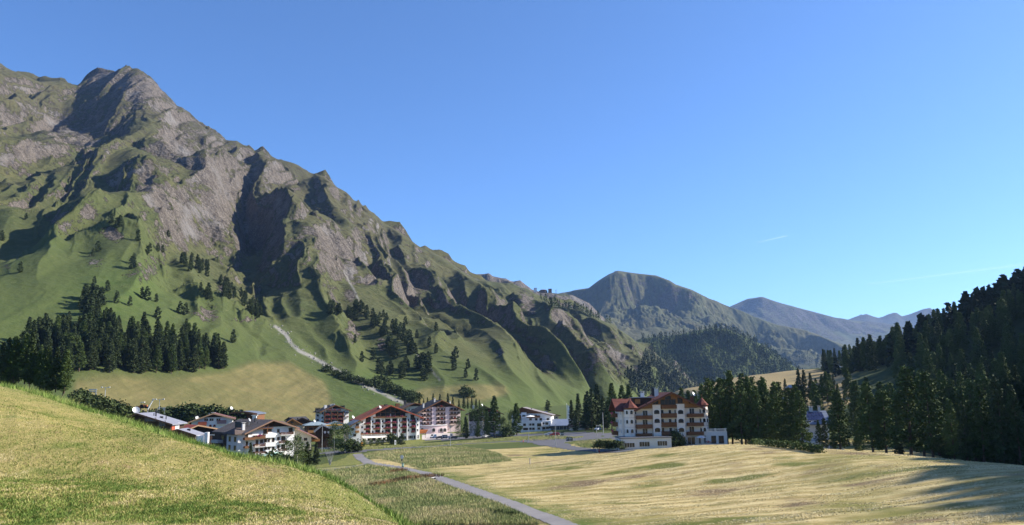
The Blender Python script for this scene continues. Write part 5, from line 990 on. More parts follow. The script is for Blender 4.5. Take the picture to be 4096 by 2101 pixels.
# ---------------------------------------------------------------- brown-roofed hotel at the near end of the village
B = Bld(Z4, "hotel_building", "brown-shingled hotel with curved white balconies and a green glass canopy", (885, 1230), 285, 38)
W_ = B.at(1955, 1190)[0]; xa, za = B.at(1467, 345); eL, eR = B.at(885, 615)[1], B.at(1955, 500)[1]
r = B.gable(0, W_, 0, 31, eL, eR, xa, za, WHITE, R_BROWN, so=1.2, fo=1.8, th=.35, barge=plain("weathered_bargeboard", (.24, .145, .10), .8, .2, .2, 2.0), cl=DTIMB, cz=B.at(1467, 480)[1])
for a, t_, b, bt, dep, kw in ((880, 715, 1105, 770, 1.6, {}), (1110, 670, 1335, 738, 1.6, {'flowers': FPINK, 'fx': [(.15, .8)]}), (1338, 640, 1545, 715, 1.6, {'wood': WHITE}), (1675, 605, 1950, 665, 1.3, {'solid': False}), (1100, 860, 1335, 928, 1.6, {'solid': False}), (1338, 825, 1545, 910, 1.6, {'wood': WHITE}), (1100, 1030, 1335, 1080, 1.6, {'solid': False}), (1338, 990, 1545, 1070, 1.6, {'wood': WHITE}), (1660, 790, 1800, 850, 1.3, {'solid': False}), (1660, 965, 1800, 1025, 1.3, {'solid': False}), (880, 910, 1000, 950, 1.4, {}), (1800, 730, 1940, 780, 1.3, {'wood': WHITE})):
    B.balcp(a, t_, b, bt - .03 * (b - a), 0, dep, **kw)
for a, t_, b, bt in ((1122, 775, 1165, 880), (1215, 765, 1272, 830), (1308, 755, 1350, 815), (1395, 750, 1420, 810), (1485, 730, 1520, 810), (1120, 960, 1165, 1040), (1215, 945, 1270, 1015), (1308, 940, 1350, 1000), (1395, 935, 1420, 990), (1485, 905, 1520, 990), (1592, 540, 1635, 600), (1592, 712, 1635, 772), (1592, 888, 1635, 950), (1850, 510, 1920, 590), (900, 640, 940, 710), (1290, 520, 1355, 640), (1385, 510, 1460, 580), (905, 810, 935, 905), (1690, 700, 1760, 780), (1690, 880, 1760, 950)):
    B.winp(a, t_, b, bt, -.015, fm=BFRAME)
m = MB(); x0_, z0_ = B.at(1120, 500, -.3); x1_, z1_ = B.at(1485, 470, -.3); m.box(x0_, x1_, -1.2, -.16, z0_ - .5, z0_ - .2)
for q in range(9): m.tube((x0_ + (x1_ - x0_) * q / 8, -1.2, z0_ - .4), (x0_ + (x1_ - x0_) * (q + (.5 if q % 2 else -.5)) / 8, -1.2, z0_ + .8 * (1 - abs(q - 4) / 5)), .07, n=4)
m.box(x1_ - 2.2, x1_ - 1.95, -1.25, -1.0, z0_ - 4.2, z0_); m.build("terrace_pergola", BTIMB, B.root)
m = MB(); xg0, zg0 = B.at(1300, 1150, -4); xg1, zg1 = B.at(1640, 1060, -2); cx_, rr = (B.at(1225, 1100)[0] + B.at(1600, 1100)[0]) / 2 + .6, 3.9; n = 14
ring = lambda rad, z: [(cx_ + rad * math.cos(math.pi + math.pi * i / n), -.9 + rad * .85 * math.sin(math.pi + math.pi * i / n), z) for i in range(n + 1)]
zc = B.at(1430, 1105, -4)[1]; a_, b_ = ring(rr, zc - .3), ring(rr * .45, zc + .8); m.add(a_ + b_, [(i, i + 1, n + 2 + i, n + 1 + i) for i in range(n)]); b2_ = [(p[0], p[1], p[2] - .12) for p in a_ + b_]; m.add(b2_, [(i + 1, i, n + 1 + i, n + 2 + i) for i in range(n)])
cnp = m.build("glass_canopy", GREENC, B.root); m = MB()
for p, q in zip(a_, b_): m.tube(p, q, .06, n=4); m.tube(p, (p[0], p[1], -2), .07, n=4)
m.build("canopy_rib", WFRAME, cnp)
# shaded flank: projecting bay with hipped roof, timber recess, balconies
m = MB(); m.box(-2.6, -.005, .8, 11.5, -3, eL - .6); bay = m.build("side_bay", GREYW, B.root)
B.hip(-3.2, 1.5, .6, 11.7, eL - .55, eL + 1.6, R_BROWN2, .7, .3, bay, "bay_roof")
for z0 in (.6, 3.5, 6.4):
    for yy in (3.0, 8.3): B.win(yy, z0, 1.7, 1.5, y=-2.6, side='L', fm=BFRAME, par=bay)
m = MB(); m.box(-1.6, -.006, 11.6, 30, -3, eL - .4); m.build("timber_flank", DTIMB, B.root); m = MB(); m.box(-3.4, -1.61, 18, 26, 2.4, 3.3); m.box(-3.4, -1.61, 18, 26, 5.4, 6.4); m.build("flank_balcony", STONE, B.root)
for z0 in (3.4, 6.4): B.win(18.5, z0, 2.2, 1.6, y=-1.62, side='L', fm=BFRAME)
x_, z_ = B.at(845, 480, 4); B.chim(x_, 4, z_ - .4, 1.4, .9, CHW, r); 
xd, zd = B.at(470, 440, 13); m = MB(); m.box(xa - 7.5, xa - 3.5, 9, 15, za - 3.2, za - .25); m.build("dormer", DARK, r)
x_, z_ = B.at(705, 400, 10); B.dish(xa - 5, 8, za - .6, .7, r); B.chim(xa - 1.6, 11, za - .3, 1.2, .7, DARK, r, False); B.chim(xa - 3, 5, za - 1.2, .9, .35, DARK, r, False)
xr1, zr1 = B.at(1900, 430, 4); B.hip(W_ - 5, W_ - .4, 3, 9, eR + .5, eR + 2.4, R_BROWN2, .5, .3, r, "side_dormer_roof")
# ---------------------------------------------------------------- near left cluster
A_ = Bld(Z5, "lodge_building", "long lodge with grey sheet-metal roof just below the near hillside", (60, 720), 262, 9, "building")
W_ = A_.at(1015, 800)[0]; xa, za = A_.at(258, 432, -1.5); eR = A_.at(1015, 655)[1]; r = A_.gable(0, W_, 0, 18, za - 1.1, eR, xa, za, DTIMB, R_GREY, so=1.0, fo=1.8, th=.35, barge=BTIMB, base=-6)
A_.winp(450, 520, 690, 590, -.01, fm=BFRAME); A_.winp(760, 590, 900, 700, -.01, fm=BFRAME); m = MB(); m.box(W_ + .01, W_ + .3, .5, 4.5, -6, eR - .5); m.build("red_panel", REDW, A_.root); m = MB()
for i in range(16): m.box(W_ + .05, W_ + .32, 4.8, 8.5, eR - 6 + i * .36, eR - 6 + i * .36 + .2)
m.box(W_ + .05, W_ + .5, 8.6, 9.2, eR - 6, eR + .3); m.build("white_slats", WHITE, A_.root)
for px, py, h, w_ in ((420, 415, .9, .22), (648, 455, 1.0, .22), (693, 460, 2.3, .36), (820, 460, .7, .9), (920, 520, 1.2, .25)): 
    x_, z_ = A_.at(px, py, 7); kk = (za - eR) / (W_ - xa); A_.chim(x_, 7, za - kk * (x_ - xa) + .2, h, w_, DARK, r, False)
x_, z_ = A_.at(250, 350, 1); A_.dish(x_, 1, za + .3, 1.15, r, -60)
Bm = Bld(Z5, "guest_house", "white house with maroon roof and pale orange bargeboards beside the lodge", (1480, 800), 345, 18, "house")
W_ = Bm.at(2400, 760)[0]; xa, za = Bm.at(1975, 425, -1.5); r = Bm.gable(0, W_, 0, 23, Bm.at(1480, 600)[1], Bm.at(2400, 530)[1], xa, za, WHITE, R_MAROON, so=1.2, fo=1.7, barge=LTIMB, cl=DTIMB, cz=Bm.at(1975, 500)[1])
for a, b in ((1775, 1860), (1895, 1980), (2050, 2135)): Bm.winp(a, 525, b, 580, -.01)
for a in (1885, 1975): Bm.winp(a, 662, a + 55, 715, -.01, arch=True)
Bm.balcp(1640, 600, 1820, 680, 0, 1.2, wood=REDW); Bm.balcp(2070, 570, 2260, 650, 0, 1.2, wood=REDW, solid=False)
x_, z_ = Bm.at(1620, 470, 6); Bm.dish(x_, 5, za - 2.6, .95, r, -50); x_, z_ = Bm.at(1980, 390, 9); Bm.chim(x_, 9, za - .6, .7, 1.2, CHW, r); Bm.chim(xa - 2, 11, za - .8, .9, .4, METAL, r, False)
for px, py in ((1465, 545), (1555, 460), (1655, 450)): x_, z_ = Bm.at(px, py, 5); Bm.chim(x_, 5, z_ - .3, .5, .22, DARK, r, False)
Cr = Bld(Z5, "guest_house", "dark-fronted chalet with bright red roof between the lodge and the brown-roofed hotel", (1440, 960), 315, 34, "chalet")
W_ = Cr.at(2030, 930)[0]; xa, za = Cr.at(1632, 690, -1.5); r = Cr.gable(0, W_, 0, 15, Cr.at(1440, 760)[1], Cr.at(2030, 765)[1], xa, za, DTIMB, R_REDM, so=1.0, fo=1.8, barge=LTIMB)
for a in (1560, 1720, 1860): Cr.winp(a, 800, a + 90, 850, -.01, fm=DTIMB)
Cr.chim(xa - 5, 9, za - 1.3, .9, .35, WHITE, r, False)
Dg = Bld(Z5, "entrance_pavilion", "low pavilion with sloping grey roof and white-lettered grey entrance frame", (1170, 960), 262, 9, "building")
W_ = Dg.at(1560, 1050)[0]; xa, za = Dg.at(1165, 790, -1); r = Dg.gable(-2, W_, 0, 12, za - .5, Dg.at(1545, 905)[1], .3, za, BTIMB, R_GREY, so=.6, fo=1.0, barge=BTIMB, base=-6)
x_, z_ = Dg.at(1430, 790, 5); Dg.chim(x_, 5, z_ - .4, .9, .9, DARK, r, False)
m = MB(); m.box(W_ + .01, W_ + 2.6, .4, 4, -7, Dg.at(1560, 920)[1]); m.build("white_wall", WHITE, Dg.root); zt = Dg.at(1700, 880, 2)[1]; x0_, x1_ = W_ + 2.7, Dg.at(1862, 900, 1.0)[0]
m = MB(); m.box(x0_, x1_, .6, 3, zt - .9, zt + .6); m.box(x1_ - 1.1, x1_, .61, 3, -7, zt - .9); m.build("entrance_frame", GREYW, Dg.root)
m = MB(); m.box(x0_, x1_ - 1.1, 2.4, 3, -7, zt - .9); m.build("entrance_glazing", GLASS, Dg.root)
def letters(text, par, loc, size, mat, rz=0.0, rx=90, depth=.03, name="lettering"):
    cu = bpy.data.curves.new(name, 'FONT'); cu.body = text; cu.size = size; cu.extrude = depth; cu.align_x = 'CENTER'; t = bpy.data.objects.new(name, cu); dg = None; COL.objects.link(t)
    bpy.context.view_layer.update(); me = bpy.data.meshes.new_from_object(t.evaluated_get(bpy.context.evaluated_depsgraph_get())); bpy.data.objects.remove(t); me.materials.clear(); me.materials.append(mat)
    o = bpy.data.objects.new(name, me); COL.objects.link(o); o.parent = par; o.location = loc; o.rotation_euler = (R(rx), 0, rz); return o
letters("arama", Dg.root, (x0_ + 1.9, .55, zt - .45), 1.0, WHITE)
E = Bld(Z4, "hall_building", "arched hall with blue-grey barrel roof and tall glazed front", (420, 420), 400, 8, "hall")
W_ = E.at(1150, 400)[0]; zs, zc = E.at(420, 225)[1], E.at(740, 165)[1]; n = 14; arc = [(W_ * i / n, zs + (zc - zs) * math.sin(math.pi * i / n)) for i in range(n + 1)]
m = MB(); m.prism([(0, -8), (W_, -8)] + arc[::-1], 0, 22, 'y'); m.build("wall", BTIMB, E.root); m = MB(); m.prism([(p[0] * 1.06 - W_ * .03, p[1] + .05) for p in arc] + [(p[0] * 1.06 - W_ * .03, p[1] + .55) for p in arc[::-1]], -3, 24, 'y'); r = m.build("roof", R_BLUE, E.root)
m = MB(); m.prism([(p[0] * 1.06 - W_ * .03, p[1] - .25) for p in arc] + [(p[0] * 1.06 - W_ * .03, p[1] + .6) for p in arc[::-1]], -3.2, -3.01, 'y'); m.build("bargeboard", BTIMB, r)
for i in range(6): E.winp(510 + i * 70, 205 + 6 * abs(i - 2.5), 572 + i * 70, 300, -.01, fm=BFRAME, mull=False)
for px, py in ((440, 115), (515, 130), (715, 135), (795, 135)): x_, z_ = E.at(px, py, 12); E.chim(x_, 12, z_ - .4, .6, .8, METAL, r, False)
x_, z_ = E.at(580, 85, 10); E.dish(x_, 10, z_ - .6, .9, r); m = MB(); x_, z_ = E.at(1100, 235, -3.5); m.box(x_ - .9, x_ + .9, -5, -3.3, z_ - 8, z_ + .1); m.box(x_ - 1.4, x_ + 1.4, -5.5, -3, z_ + .103, z_ + .3); m.build("porch_tower", WHITE, E.root)
# ---------------------------------------------------------------- middle of the village
G1 = Bld(Z6, "chalet_building", "chalet with orange timber gable above cream walls", (300, 900), 395, 18, "chalet")
xa, za = G1.at(238, 580, -1); x0_ = G1.at(110, 700)[0]; W_ = G1.at(490, 760)[0]; r = G1.gable(x0_, W_, 0, 14, G1.at(110, 660)[1], G1.at(490, 725)[1], xa, za, CREAM, R_BLACK, so=.8, fo=1.3, barge=OTIMB, cl=OTIMB, cz=G1.at(300, 735)[1])
G1.winp(200, 640, 250, 680, -.16, fm=BFRAME); G1.winp(300, 755, 340, 805, -.01, fm=BFRAME); m = MB(); m.box(W_ + .01, W_ + 4.5, -1, 6, -4, G1.at(560, 775)[1]); m.build("side_wall", CREAM, G1.root)
for nm, lb, bx, Y, th, ap, x0p, x1p, ey in (("barn_building", "black-roofed barn at the back of the village, left of the tall hotel", (400, 760), 440, 15, (480, 560), 280, 715, 655), ("barn_building", "smaller black gable half hidden behind the orange timber chalet", (100, 700), 445, -20, (180, 545), 95, 240, 600)):
    G = Bld(Z6, nm, lb, bx, Y, th, "barn"); xa, za = G.at(*ap); r = G.gable(G.at(x0p, 700)[0], G.at(x1p, 700)[0], 0, 14, G.at(x0p, ey)[1], G.at(x1p, ey)[1], xa, za, DTIMB, R_BLACK, so=.6, fo=1.0, base=-8, barge=DTIMB); G.chim(xa + 3, 3, za - 1.2, .9, .6, DARK, r, False)
G3 = Bld(Z6, "chalet_building", "timber pavilion with grey hipped roof below the tall hotel", (600, 860), 385, 20, "building")
x0_, W_ = G3.at(590, 800)[0], G3.at(1060, 770)[0]; zt = G3.at(800, 735)[1]; m = MB(); m.box(x0_, W_, 0, 11, -5, zt); m.build("wall", BTIMB, G3.root); r = G3.hip(x0_, W_, 0, 11, zt + .01, G3.at(780, 648, 5)[1] + .1, R_TEAL, 1.3, .3); G3.balc(x0_ + .3, W_ - 1, zt - 3.0, 1.1, 1.0, wood=OTIMB); x_, z_ = G3.at(762, 640, 5); G3.dish(x_, 5, z_ - .7, .7, r)
for q in (.2, .45, .7): G3.win(x0_ + (W_ - x0_) * q, zt - 2.4, 1.5, 1.4, fm=BFRAME, y=-.01)
m = MB(); m.box(W_ - 1, W_ + 7, -2.6, -.6, zt - .2, zt + .3); m.build("yellow_awning", plain("yellow_awning", (.70, .36, .06), .8, .2, .1, 1.0), G3.root)
G4 = Bld(Z6, "chalet_building", "near-black timber chalet with glossy grey roof and two pale shields", (800, 1090), 345, 14, "chalet")
W_ = G4.at(1200, 1060)[0]; xa, za = G4.at(962, 735, -1.2); r = G4.gable(0, W_, 0, 12, G4.at(800, 860)[1], G4.at(1200, 830)[1], xa, za, DTIMB, m_roof("glossy_grey_roof", (.16, .165, .18), (.22, .22, .235), 1.5, .3, .3, .6), so=.9, fo=1.5, barge=METAL)
for px in (1020, 1110):
    x_, z_ = G4.at(px, 925); m = MB(); m.prism([(x_ - .45, z_ + .3), (x_, z_ - .1), (x_ + .45, z_ + .3), (x_ + .45, z_ + 1.0), (x_ - .45, z_ + 1.0)], -.1, -.01, 'y'); m.build("pale_shield", WHITE, G4.root)
G4.balcp(930, 955, 1200, 1000, 0, 1.2, wood=DTIMB)
G5 = Bld(Z6, "inn_building", "cream inn with long maroon roof sloping to the right behind the birches", (330, 1160), 325, 16, "inn")
xa, za = G5.at(300, 815, -1.4); W_ = G5.at(690, 1100)[0]; r = G5.gable(-6, W_, 0, 14, za - 2.2, G5.at(690, 985)[1], xa, za, CREAM, R_MAROON, so=2.6, fo=1.6, barge=LTIMB); G5.winp(520, 1035, 580, 1090, -.01, fm=BFRAME); G5.winp(400, 1020, 440, 1080, -.01, fm=BFRAME); G5.balcp(700, 1060, 890, 1110, 4, 1.0, wood=OTIMB)
I = Bld(Z6, "hotel_wing", "white gabled wing with slate roof and small orange balconies beside the red-roofed hotel", (1590, 1090), 405, 20, "building")
W_ = I.at(1850, 1060)[0]; x_, z_ = I.at(1850, 620); r = I.gable(0, W_ + .5, 0, 16, I.at(1590, 760)[1], z_ - .3, W_ - .1, z_, WHITE, R_BLUE, so=.9, fo=1.2, barge=BTIMB)
for a, t_ in ((1770, 690), (1655, 800), (1705, 940)): I.winp(a, t_, a + 60, t_ + 45, -.01, fm=BFRAME)
for py in (775, 880): I.balcp(1760, py - 25, 1840, py + 20, 0, .9, wood=OTIMB)
m = MB(); xq, zq = I.at(1600, 680, 8); m.prism([(-9, zq - 2.6), (-1, zq - 2.6), (-1, zq - .8), (-4.6, zq + .9), (-9, zq - .6)], 5, 14, 'y'); dm = m.build("side_block", WHITE, I.root); m = MB(); m.prism([(-9.7, zq - .55), (-4.6, zq + 1.2), (-.3, zq - .5), (-.3, zq - .75), (-4.6, zq + .95), (-9.7, zq - .8)], 4, 15, 'y'); m.build("side_block_roof", R_TEAL, dm); x_, z_ = I.at(1690, 520, 9); I.dish(x_, 9, z_ - 1.2, .9, r)
# ---------------------------------------------------------------- dark chalet behind the trees, terrace hotel and its neighbours
Mc = Bld(Z3, "chalet_building", "dark timber chalet with red flowers, half hidden behind the tree clump", (300, 500), 445, 4, "chalet")
x1_ = Mc.at(790, 480)[0]; xa, za = Mc.at(545, 105, -1.5); r = Mc.gable(0, x1_, 0, 16, Mc.at(300, 215)[1], Mc.at(790, 205)[1], xa, za, PINK, R_BLACK, so=1.8, fo=2.0, barge=BTIMB, cl=DTIMB, cz=Mc.at(545, 330)[1])
for py in (180, 240, 320): Mc.balcp(480, py - 8, 780, py + 14, 0, 1.2, wood=DTIMB, flowers=FRED, solid=False)
x_, z_ = Mc.at(500, 70, 6); Mc.dish(x_, 6, z_ - 1.2, .7, r); x_, z_ = Mc.at(365, 110, 5); Mc.chim(x_, 5, z_ - .3, .8, 1.0, CHW, r)
N = Bld(Z3, "hotel_building", "white hotel with broad brown gable and a terrace with a white parasol", (965, 480), 440, -8)
x1_ = N.at(1580, 480)[0]; xa, za = N.at(1128, 125, -1.5); r = N.gable(0, x1_, 0, 16, N.at(965, 200)[1], N.at(1580, 240)[1], xa, za, WHITE, plain("brown_grey_roof", (.20, .18, .185), .85, .2, .15, 1.0), so=.9, fo=1.7, barge=BTIMB, cl=BTIMB, cz=N.at(1128, 215)[1])
N.balcp(985, 248, 1112, 282, 0, 1.1); N.balcp(1196, 245, 1400, 274, 0, 1.1); a0, a1 = N.at(1113, 280, -1.2), N.at(1192, 195, -1.2); m = MB(); m.box(a0[0], a1[0], -1.2, -.16, a0[1], a1[1]); bt = m.build("bay_tower", WHITE, N.root); N.winp(1125, 235, 1182, 260, -1.21, arch=True, par=bt)
for a in (1005, 1070, 1210, 1265, 1320): N.winp(a, 228, a + 35, 250, -.01)
for a in (1008, 1072, 1240, 1330, 1400, 1512): N.winp(a, 285, a + 34, 315, -.01, fm=BFRAME)
t0, t1 = N.at(1090, 480, -7), N.at(1432, 345, -7); m = MB(); m.box(t0[0], t1[0], -7, -.004, -3, t1[1]); te = m.build("terrace_block", WHITE, N.root); b1 = N.at(1578, 322, -5); m = MB(); m.box(t1[0] + .003, b1[0], -5.5, -.005, -3, b1[1]); tb = m.build("corner_block", WHITE, N.root)
m = MB(); m.box(t0[0], t1[0], -7.1, -6.9, t1[1] + .002, t1[1] + .25); m.build("parapet", WHITE, te)
for a, t_, b, bt in ((1145, 372, 1182, 402), (1240, 370, 1268, 396), (1284, 370, 1316, 396), (1362, 368, 1424, 410), (1145, 437, 1186, 465), (1192, 437, 1216, 465), (1240, 435, 1272, 462), (1285, 435, 1320, 462), (1368, 432, 1406, 458)): N.winp(a, t_, b, bt, -7.01, fm=BFRAME, par=te)
for a, t_, b, bt in ((1450, 355, 1472, 378), (1490, 352, 1532, 382), (1448, 425, 1486, 455), (1500, 422, 1540, 448), (1548, 420, 1572, 440)): N.winp(a, t_, b, bt, -5.51, fm=BFRAME, par=tb)
N.balcp(1440, 388, 1545, 410, -5.5, .9, wood=WHITE)
for px, py in ((1052, 140), (1125, 118), (1272, 140)): x_, z_ = N.at(px, py, 5); N.chim(x_, 5, z_ - .3, .6, .6, DARK, r, False)
N2 = Bld(Z3, "guest_house", "house with dark roof and rooftop panels behind the white terrace hotel", (1600, 340), 470, 10, "house")
x1_ = N2.at(1700, 330)[0]; xa, za = N2.at(1555, 205); r = N2.gable(-9, x1_, 0, 13, N2.at(1420, 190)[1] - 1, N2.at(1690, 245)[1], xa - 1, za, CREAM, R_BLACK, so=.8, fo=1.4, barge=BTIMB, base=-8); N2.winp(1625, 270, 1650, 292, -.01); N2.winp(1655, 262, 1680, 285, -.01); m = MB(); xq, zq = N2.at(1460, 175, 4); m.prism([(0, 0), (6.5, 2.2), (6.5, 2.35), (0, .15)], xq - 4, xq + 3, 'x'); sp_ = m.build("roof_panels", R_SOLAR, r); sp_.location = (0, 2, za - 1.4)
O = Bld(Z3, "bar_building", "low long bar with blue-grey roof and dark glazed front", (1590, 485), 430, -4, "building")
x1_ = O.at(1890, 480)[0]; zt = O.at(1700, 405)[1]; m = MB(); m.box(0, x1_, 0, 12, -2, zt); m.build("wall", DTIMB, O.root); m = MB(); m.prism([(-1.5, zt - .1), (12, zt + 2.9), (12, zt + 3.2), (-1.5, zt + .25)], -1, x1_ + 3.5, 'x'); r = m.build("roof", R_BLUE, O.root)
for i in range(5): O.winp(1605 + i * 56, 410, 1650 + i * 56, 462, -.01, fm=WFRAME)
m = MB(); m.box(-.5, x1_ + .5, -6, -.01, -1.2, .15); m.build("deck", STONE, O.root); x_, z_ = O.at(1690, 348, 8); O.chim(x_, 8, z_ - .5, .6, .5, DARK, r, False)
O2 = Bld(Z3, "cottage_building", "small cream gabled cottage beside the low bar", (1905, 490), 412, 4, "cottage")
x1_ = O2.at(2170, 478)[0]; xa, za = O2.at(2062, 375, -.8); r = O2.gable(0, x1_, 0, 11, O2.at(1905, 418)[1], O2.at(2170, 400)[1], xa, za, CREAM, R_BLACK, so=.9, fo=1.1, barge=DTIMB); O2.winp(2118, 440, 2142, 465, -.01, fm=BFRAME); O2.winp(1925, 440, 1975, 488, -.01, fm=BFRAME, name="door"); O2.winp(2025, 412, 2060, 430, -.01, fm=BFRAME); m = MB(); xq, zq = O2.at(2020, 345, 8); m.box(xq - 1.8, xq + 1.8, 8, 8.3, zq - .6, zq + .5); m.build("roof_sign", CREAM, r)
# ---------------------------------------------------------------- right side houses and the summit station
Z8 = Zm(3100, 1480, 1524 / 300)
Q1 = Bld(Z8, "house_building", "shadowed house with a roof full of solar panels among the trees", (600, 1180), 285, -5, "house")
x1_ = Q1.at(1090, 1180)[0]; z0_ = Q1.at(600, 1090)[1]; zr_ = Q1.at(800, 845, 5)[1]; m = MB(); m.prism([(0, -4), (11, -4), (11, z0_), (5.5, zr_ - .4), (0, z0_)], 0, x1_, 'x'); m.build("wall", WHITE, Q1.root); m = MB(); m.prism([(-1.2, z0_ - .5), (5.5, zr_), (12.2, z0_ - .5), (12.2, z0_ - .2), (5.5, zr_ + .3), (-1.2, z0_ - .2)], -1, x1_ + 1, 'x'); r = m.build("roof", R_BLUE, Q1.root)
kz = (zr_ - z0_ + .5) / 6.7
for i in range(8): xx = .3 + (x1_ - .8) * i / 8; m = MB(); m.prism([(.6, z0_ - .5 + 1.8 * kz + .36), (4.6, z0_ - .5 + 5.8 * kz + .36), (4.6, z0_ - .5 + 5.8 * kz + .46), (.6, z0_ - .5 + 1.8 * kz + .46)], xx, xx + (x1_ - .8) / 8 - .15, 'x'); m.build("solar_panel", R_SOLAR, r)
Q1.chim(x1_ * .5, 5.5, zr_ + .2, 1.2, 1.0, CHW, r); Q1.chim(x1_ * .85, 5.5, zr_ + .2, 1.3, .7, CHW, r)
for q in (.2, .5, .8): Q1.win(x1_ * q, 1.2, 1.4, 1.2, y=-.01)
for base, Y, th, ap, xr_, el, er, lb, rf in (((735, 400), 430, -12, (780, 285), 1020, 330, 350, "long chalet with pale roof edge high on the sunlit hay slope", R_GREY), ((400, 470), 430, 6, (440, 310), 560, 345, 330, "reddish chalet with grey roof behind trees on the hay slope", R_GREY), ((135, 635), 400, -6, (165, 565), 265, 590, 600, "small hut with pale roof at the foot of the hay slope", R_BROWN2)):
    Q = Bld(Z8, "chalet_building", lb, base, Y, th, "chalet"); x1_ = Q.at(xr_, base[1])[0]; xa, za = Q.at(*ap); r = Q.gable(0, x1_, 0, 9, Q.at(base[0], el)[1], Q.at(xr_, er)[1], xa, za, BTIMB, rf, so=.8, fo=1.0, barge=GREYW, base=-6); Q.win(x1_ * .55, .8, 1.2, 1.1, y=-.01); Q.win(x1_ * .8, .8, 1.2, 1.1, y=-.01)
    if base[0] == 735: Q.chim(x1_ * .45, 4, za - .5, 1.2, 1.0, CHW, r)
Z9 = Zm(2100, 1080, 2516 / 800)
def pt9(x, y, Y): return P(*Z9(x, y), Y)
o = pt9(230, 262, 2880); S_ = empty("summit_restaurant", o, 0, "tiny round-roofed mountain restaurant on the far ridge saddle", "restaurant"); m = MB(); m.lathe([(11, -6), (11, 2), (12, 2.1), (12, 2.6), (3, 5), (0, 5.2)], n=12); m.box(-15, 14, -5, 5, -8, 0); m.build("wall", DTIMB, S_); m = MB(); m.lathe([(12.4, 2.2), (12.4, 2.8), (3, 5.2), (0, 5.4)], n=12); m.build("roof", R_GREY, S_)
o = pt9(315, 265, 2880); S_ = empty("lift_station", o, 0, "tiny boxy brown lift station right of the round summit restaurant", "lift station"); m = MB(); m.box(-6, 6, -4, 4, -6, 7); m.build("wall", BTIMB, S_); m = MB(); m.box(-6.6, 6.6, -5, 5, 7.01, 8); m.build("roof", R_GREY, S_)
o = pt9(130, 252, 2870); S_ = empty("lift_station", o, 0, "tiny pale lift station left of the round summit restaurant", "lift station"); m = MB(); m.box(-5, 5, -4, 4, -8, 6); m.build("wall", GREYW, S_); m = MB(); m.box(-5.6, 5.6, -5, 5, 6.01, 7); m.build("roof", METAL, S_)
o = pt9(390, 285, 2880); S_ = empty("lift_pylon", o, 0, "tiny steel lift pylon on the far ridge saddle", "pylon"); m = MB(); m.tube((-3, 0, -8), (0, 0, 9), .6, n=4); m.tube((3, 0, -8), (0, 0, 9), .6, n=4); m.build("mast", METAL, S_); m = MB(); m.box(-4, 4, -.6, .6, 8.6, 9.6); m.build("cross_arm", METAL, S_)
# ================================================================ ROADS AND SMALL THINGS
ASPH = None
def m_asphalt(name, a, b):
    m = NT(name, .9, .2); n = m.noise(.25, 5, rough=.7); n2 = m.noise(4.0, 4, rough=.7); return m.done(m.mix(n2, m.mix(m.mr(n, .3, .7), a, b), tuple(c * .8 for c in a)))
ASPH = m_asphalt("asphalt", (.105, .105, .115), (.15, .15, .16)); GRAVEL = m_asphalt("pale_gravel", (.19, .18, .18), (.33, .31, .30))
CX = (GR.X[:-1, :-1] + GR.X[1:, 1:]) / 2; CYY = (GR.Y[:-1, :-1] + GR.Y[1:, 1:]) / 2
def patch(name, mask, mat, dz=.05):
    """lifts the ground cells under a mask into a sheet of its own lying on the ground"""
    ii = np.nonzero(mask); n, m_ = GR.X.shape; idx = np.arange(n * m_).reshape(n, m_)
    f = np.stack([idx[ii[0], ii[1]], idx[ii[0] + 1, ii[1]], idx[ii[0] + 1, ii[1] + 1], idx[ii[0], ii[1] + 1]], -1)
    u, inv = np.unique(f, return_inverse=True); v = np.stack([GR.X, GR.Y, GR.Z + dz], -1).reshape(-1, 3)[u]
    return tag(mesh_np(name, v, inv.reshape(-1, 4), mat), kind='structure')
def near(pts, wd): return seg_dist(CX, CYY, W(pts))[0] < wd
patch("path", near([(1432,1818),(1450,1838),(1475,1852),(1530,1861),(1612,1872),(1690,1890),(1750,1912),(1830,1940),(1930,1975),(2030,2010),(2140,2055),(2260,2101),(2420,2160)], 1.55), GRAVEL, .06)
patch("footpath", near([(1475,1854),(1440,1862),(1380,1872),(1300,1881),(1200,1895),(1100,1912)], .9), GRAVEL, .04)
patch("road", near([(1300,1812),(1390,1808),(1440,1805),(1560,1797),(1700,1788),(1800,1780),(1900,1773),(2000,1768),(2080,1765),(2160,1770),(2230,1784),(2310,1796),(2400,1802),(2500,1806)], 3.0), ASPH, .08)
park = poly_mask(CX, CYY, W([(2080,1762),(2150,1757),(2260,1753),(2400,1745),(2540,1746),(2560,1756),(2400,1763),(2300,1766),(2255,1772),(2290,1786),(2330,1795),(2240,1790),(2150,1772)])) | poly_mask(CX, CYY, W([(1840,1748),(1940,1742),(2040,1733),(2130,1737),(2210,1731),(2300,1729),(2400,1731),(2490,1735),(2560,1740),(2560,1746),(2440,1744),(2340,1746),(2240,1748),(2060,1745),(1960,1751),(1860,1756)])) | poly_mask(CX, CYY, W([(1840,1748),(1860,1756),(1700,1764),(1690,1752)]))
patch("parking_lot", park, ASPH, .04)
patch("stream", (seg_dist(CX, CYY, [(104, 90), (99, 150), (95, 190), (90, 225), (100, 290)])[0] < 3.2), (lambda m: m.done((.05, .07, .09)))(NT("stream_water", .12, .6)), .05)
patch("forecourt", poly_mask(CX, CYY, W([(1690,1738),(1760,1728),(1840,1738),(1780,1756),(1690,1760)])), STONE, .05)
def onground(x4, y4, dz=0.0): p = GR.hit(x4 / 4, y4 / 4); return Vector((p.x, p.y, GR.z(p.x, p.y) + dz))
